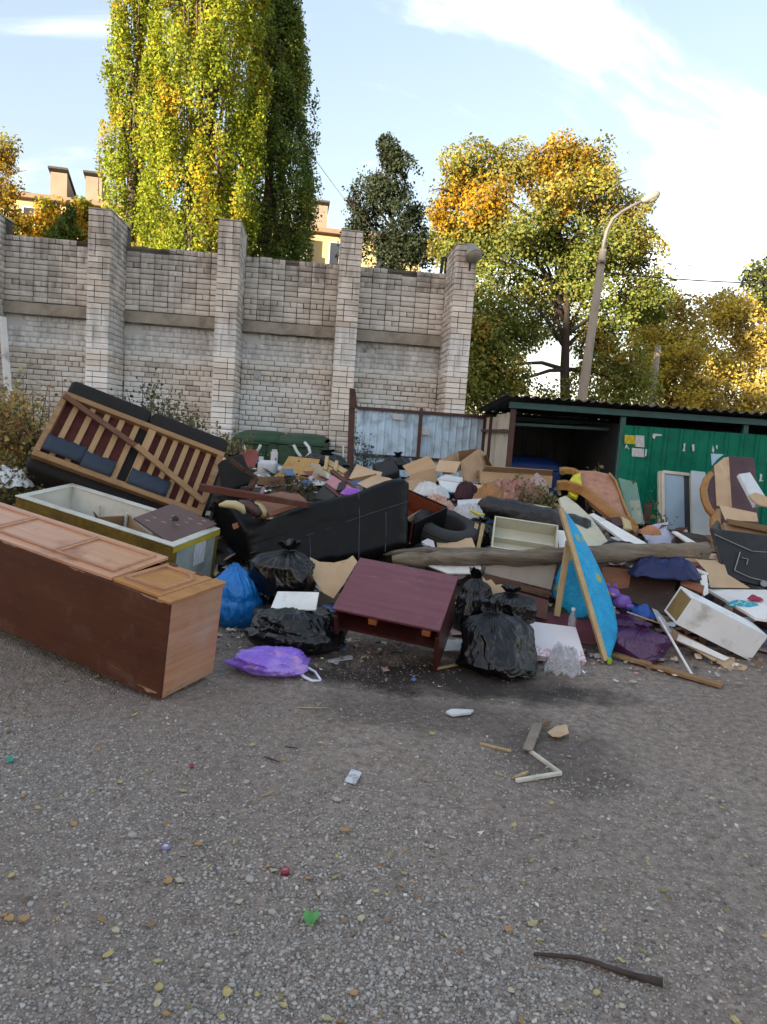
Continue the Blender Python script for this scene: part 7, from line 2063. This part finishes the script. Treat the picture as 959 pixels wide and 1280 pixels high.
known = [(316, 936, 'yellow', 10), (11, 912, 'yellow', 11), (150, 980, 'yellow', 8), (229, 995, 'yellow', 11), (47, 1011, 'yellow', 8), (432, 1046, 'orange', 14), (15, 1099, 'yellow', 10), (225, 1054, 'orange', 9), (248, 1062, 'orange', 11), (210, 1105, 'orange', 13), (224, 1105, 'pale', 13), (451, 1157, 'pale', 11), (470, 1123, 'yellow', 9), (384, 1108, 'orange', 9), (334, 1093, 'orange', 11), (342, 1097, 'pale', 12), (135, 1195, 'yellow', 14), (30, 1153, 'orange', 14), (12, 1153, 'orange', 15), (145, 1166, 'pale', 12), (188, 1159, 'brown', 13), (199, 1235, 'yellow', 13), (284, 1242, 'yellow', 13), (387, 1225, 'pale', 10), (355, 1261, 'yellow', 10), (237, 1261, 'green', 10), (208, 1268, 'orange', 10), (421, 1006, 'pale', 13), (168, 895, 'yellow', 9), (120, 851, 'yellow', 9), (98, 837, 'pale', 10), (60, 823, 'yellow', 10), (186, 941, 'pale', 7), (666, 1157, 'yellow', 14), (675, 1177, 'pale', 12), (636, 1165, 'orange', 12), (628, 1152, 'pale', 9), (829, 1116, 'green', 10), (776, 1202, 'yellow', 12), (778, 1258, 'pale', 10), (642, 1038, 'yellow', 9), (676, 1049, 'pale', 9), (711, 947, 'yellow', 7), (883, 998, 'pale', 7), (540, 920, 'yellow', 9), (689, 1008, 'yellow', 8), (539, 1064, 'pale', 9), (485, 1157, 'brown', 9), (755, 1166, 'yellow', 7), (945, 975, 'pale', 8), (920, 1277, 'yellow', 14), (277, 1272, 'yellow', 9), (67, 1139, 'brown', 8), (430, 1160, 'brown', 9)]
for i, (x, y, kd, px) in enumerate(known):
    q = gr(x, y); fleaf(x, y, kd, px / FPX * math.hypot(q.y, EYE) * .95, i % 6)
for i in range(36):
    x = RNG.uniform(0, 959); y = 870 + 400 * RNG.random() ** 1.3
    if x < 210 and y < 880: continue
    q = gr(x, y); fleaf(x, y, RNG.choice(['yellow', 'pale', 'pale', 'brown', 'yellow', 'orange']), RNG.uniform(.016, .03), i % 6)
def on_ground(x, y, z=0.): q = gr(x, y); return Vector((q.x, q.y, float(gh(q.x, q.y)) + z))
# broken stick in the foreground
M_STK = pm('dark_twig_bark', '#4a3f3a', '#332a27', .85, 14, .5, 70)
P = [on_ground(x, y, .014) for x, y in ((667, 1197), (690, 1198), (715, 1200), (740, 1205), (765, 1214), (795, 1223), (828, 1231))]
mb = MB(); mb.tube(P, [.005, .0065, .007, .0075, .009, .010, .012], 10)
for i, q in enumerate(mb.v): mb.v[i] = q + Vector((0, 0, .003 * mnoise.noise(q * 60)))
stk = tag(mb.build('stick', M_STK, smooth=True), 'dark bent stick lying on the gravel in the open yard', 'stick')
MB().tube([P[-1] - (P[-1] - P[-2]).normalized() * .0005, P[-1] + (P[-1] - P[-2]).normalized() * .002], .0105, 10).build('cut_end', M_CARDL, stk)
# zigzag bits of a broken white frame
bf = thing('frame_debris', 'bent pieces of a broken white frame lying on a damp patch', 'frame', on_ground(680, 960))
for a, b, w in (((663, 940, .01), (701, 969, .012), .018), ((701, 969, .013), (645, 981, .01), .020)):
    MB().bar(on_ground(*a), on_ground(*b), w, .016).build('frame_strip', M_WF, bf, bevel=.002)
MB().bar(on_ground(659, 941, .02), on_ground(672, 910, .03), .05, .008).build('frame_board', pm('grey_weathered_board', '#857c70', '#6b6257', .85, 8, .3, 50), bf, bevel=.001)
def litter_poly(name, pts, mat, label, cat, t=.003, z=.008):
    tag(MB().prism([on_ground(x, y, z + RNG.uniform(-.004, .008)) for x, y in pts], (0, 0, t)).build(name, mat), label, cat)
litter_poly('card_piece', [(684, 919), (694, 911), (708, 911), (711, 920), (700, 926), (690, 926)], M_KRAFT, 'torn tan card piece beside the broken frame', 'cardboard', z=.02)
litter_poly('card_piece', [(672, 912), (684, 906), (690, 905), (684, 911), (676, 914)], M_CARDD, 'small dark card scrap above the broken frame', 'cardboard', z=.02)
litter_poly('wood_chip', [(640, 978), (652, 970), (660, 969), (656, 974), (646, 978)], M_PALEW, 'pale wood chip at the foot of the broken frame', 'wood chip', .01)
tag(MB().bar(on_ground(600, 931, .008), on_ground(639, 940, .008), .014, .01).build('stick', M_PALEW), 'short pale stick beside the broken white frame', 'stick')
litter_poly('paper_piece', [(557, 892), (565, 888), (580, 887), (592, 889), (588, 893), (574, 894), (566, 895)], M_SCRAP, 'crumpled pale paper before the maroon cabinet and black bag', 'paper', .012)
litter_poly('card', [(439, 969), (452, 973), (444, 987), (430, 982)], M_PRINT, 'small bluish white card lying flat on the gravel', 'card')
lf_ = on_ground(388, 1160, .01)
mb = MB(); mb.grid([[lf_ + Vector((.026 * u * (1 - .35 * abs(w)), .032 * w, .018 * (u * u) + .006 * abs(w))) for u in (-1, -.6, -.2, .2, .6, 1)] for w in (-1, -.75, -.4, 0, .4, .75, 1)])
tag(mb.build('wrapper', pm('bright_green_film', '#5f9a55', '#4c8644', .4, 20, .3, 80), smooth=True, solid=.001), 'bright green curled wrapper on the gravel', 'wrapper')
cp = on_ground(356, 1099, .0); bc = thing('screw_cap', 'red plastic bottle cap on the gravel', 'bottle cap', cp)
mb = MB(); mb.tube([cp + Vector((0, 0, .003)), cp + Vector((0, -.001, .016)), cp + Vector((0, -.002, .019))], [.0155, .0155, .012], 16); mb.build('shell', pm('red_plastic', '#8a3038', '#75242c', .4, 6, .05), bc, smooth=True)
mb = MB(); mb.tube([cp + Vector((0, -.0021, .0192)), cp + Vector((0, -.0022, .0198))], [.009, .008], 14); mb.build('disc', pm('pale_pink_plastic', '#a06a70', '#8f5a60', .5, 6, .05), bc)
cp = on_ground(207, 1065, .0); bc = thing('screw_cap', 'lilac plastic bottle cap on the gravel', 'bottle cap', cp)
mb = MB(); mb.tube([cp + Vector((0, 0, .002)), cp + Vector((0, 0, .014)), cp + Vector((0, 0, .017))], [.015, .015, .012], 16); mb.build('shell', pm('lilac_plastic', '#7f7fa8', '#6f6f98', .4, 6, .05), bc, smooth=True)
mb = MB(); mb.tube([cp + Vector((0, 0, .0171)), cp + Vector((0, 0, .0178))], [.008, .007], 14); mb.build('disc', M_SCRAP, bc)
litter_poly('wrapper', [(8, 947), (16, 946), (17, 951), (10, 952)], pm('teal_film', '#1a8a78', '#137060', .4, 9, .2), 'tiny teal wrapper scrap on the gravel', 'wrapper')
litter_poly('wrapper', [(236, 963), (241, 962), (242, 966), (237, 967)], pm('crimson_film', '#8a2a3a', '#751f2e', .4, 9, .2), 'tiny crimson wrapper scrap on the gravel', 'wrapper')
for i, (x, y, w) in enumerate(((166, 1047, 8), (308, 984, 6), (312, 1106, 9), (340, 1146, 7), (131, 1232, 6), (38, 1132, 6), (290, 1232, 6), (622, 1192, 8), (623, 1260, 6), (528, 1022, 6), (268, 907, 5), (146, 948, 5), (500, 1219, 7))):
    q = on_ground(x, y, .0); s = w / FPX * math.hypot(q.y, EYE) * .6
    bm = bmesh.new(); bmesh.ops.create_icosphere(bm, subdivisions=2, radius=1)
    for v_ in bm.verts: v_.co = Vector((v_.co.x * s * 1.2, v_.co.y * s, v_.co.z * s * .6)) * (1 + .3 * mnoise.noise(v_.co * 1.5 + Vector((i * 5, 0, 0)))) + Vector((0, 0, s * .35))
    me = bpy.data.meshes.new('pebble'); bm.to_mesh(me); bm.free(); me.shade_smooth()
    o = link_mesh('pebble', me, pm('pale_pebble', '#a09c96', '#8a8680', .85, 30, .3, 60), None, q); o.rotation_euler.z = i
    tag(o, 'pale pebble larger than the gravel around it', 'pebble', 'pale pebbles in the gravel')
for i, ((x0, y0), (x1, y1), lb) in enumerate((((370, 886), (412, 888), 'thin straw coloured twig on the gravel'), ((356, 936), (372, 938), 'short dark twig on the gravel beside the pale card'), ((330, 950), (350, 957), 'short grey twig on the gravel'), ((328, 1003), (341, 996), 'pale split twig on the gravel'), ((245, 822), (262, 838), 'dark twig by the corner of the wardrobe'))):
    tag(MB().tube([on_ground(x0, y0, .006), on_ground((x0 + x1) / 2, (y0 + y1) / 2 + 1, .009), on_ground(x1, y1, .006)], [.003, .004, .002], 6).build('twig', (M_PALEW, M_STK, M_STK, M_PALEW, M_STK)[i], smooth=True), lb, 'twig')
# more flattened boards and cartons in the tangle behind the leather sofa
flat_ = [
    ('card_piece', M_CARDL, [(446, 602, 8.0), (470, 594, 8.2), (500, 602, 7.9)], [(446, 604), (468, 594), (486, 597), (503, 604), (490, 612), (460, 611)], 'flattened pale carton behind the high end of the leather sofa', 'cardboard'),
    ('card_piece', M_CARD, [(500, 604, 8.0), (540, 600, 8.1), (535, 618, 7.7)], [(502, 602), (520, 598), (541, 602), (538, 612), (524, 620), (508, 614)], 'bent brown carton flap before the patterned cardboard box', 'cardboard'),
    ('board', M_KRAFT, [(585, 606, 8.2), (640, 611, 8.1), (640, 618, 8.0)], [(584, 604), (640, 610), (642, 617), (586, 612)], 'pale narrow board behind the patterned blankets', 'board'),
    ('white_board', M_WPL, [(604, 632, 7.3), (640, 636, 7.25), (640, 644, 7.1)], [(602, 630), (640, 636), (642, 642), (604, 638)], 'thin white board under the tan blanket', 'board'),
    ('board', M_PALEW, [(318, 618, 7.8), (372, 604, 8.2), (374, 610, 8.1)], [(317, 617), (372, 603), (375, 609), (320, 625)], 'pale strip of wood before the yellow plywood', 'board'),
    ('white_board', M_WPL, [(388, 596, 8.2), (408, 590, 8.4), (410, 604, 8.0)], [(386, 596), (404, 588), (412, 594), (408, 606), (392, 606)], 'grey white panel beside the small pink cabinet', 'board'),
    ('card_piece', M_CARDL, [(300, 612, 7.9), (330, 600, 8.2), (328, 618, 7.7)], [(298, 610), (316, 600), (332, 603), (330, 616), (310, 621)], 'pale card sheet behind the broken black chair', 'cardboard'),
    ('board', M_YW, [(690, 628, 7.7), (740, 650, 7.3), (736, 656, 7.2)], [(689, 626), (742, 650), (738, 656), (688, 633)], 'thin yellow slat lying under the armchair', 'board'),
    ('white_board', M_WHITE, [(768, 672, 7.2), (812, 690, 6.7), (800, 692, 6.6)], [(762, 671), (778, 672), (820, 690), (800, 692)], 'short white board end beside the long white board', 'board'),
    ('card_piece', M_CARD, [(840, 690, 6.9), (880, 694, 6.8), (878, 704, 6.6)], [(838, 689), (862, 687), (884, 694), (880, 704), (850, 700)], 'brown card scrap by the splintered log end', 'cardboard'),
]
for nm, mt, p3, ol, lb, ct in flat_:
    tag(sheet(nm, mt, p3, ol, .012 if 'board' in nm else .005), lb, ct)
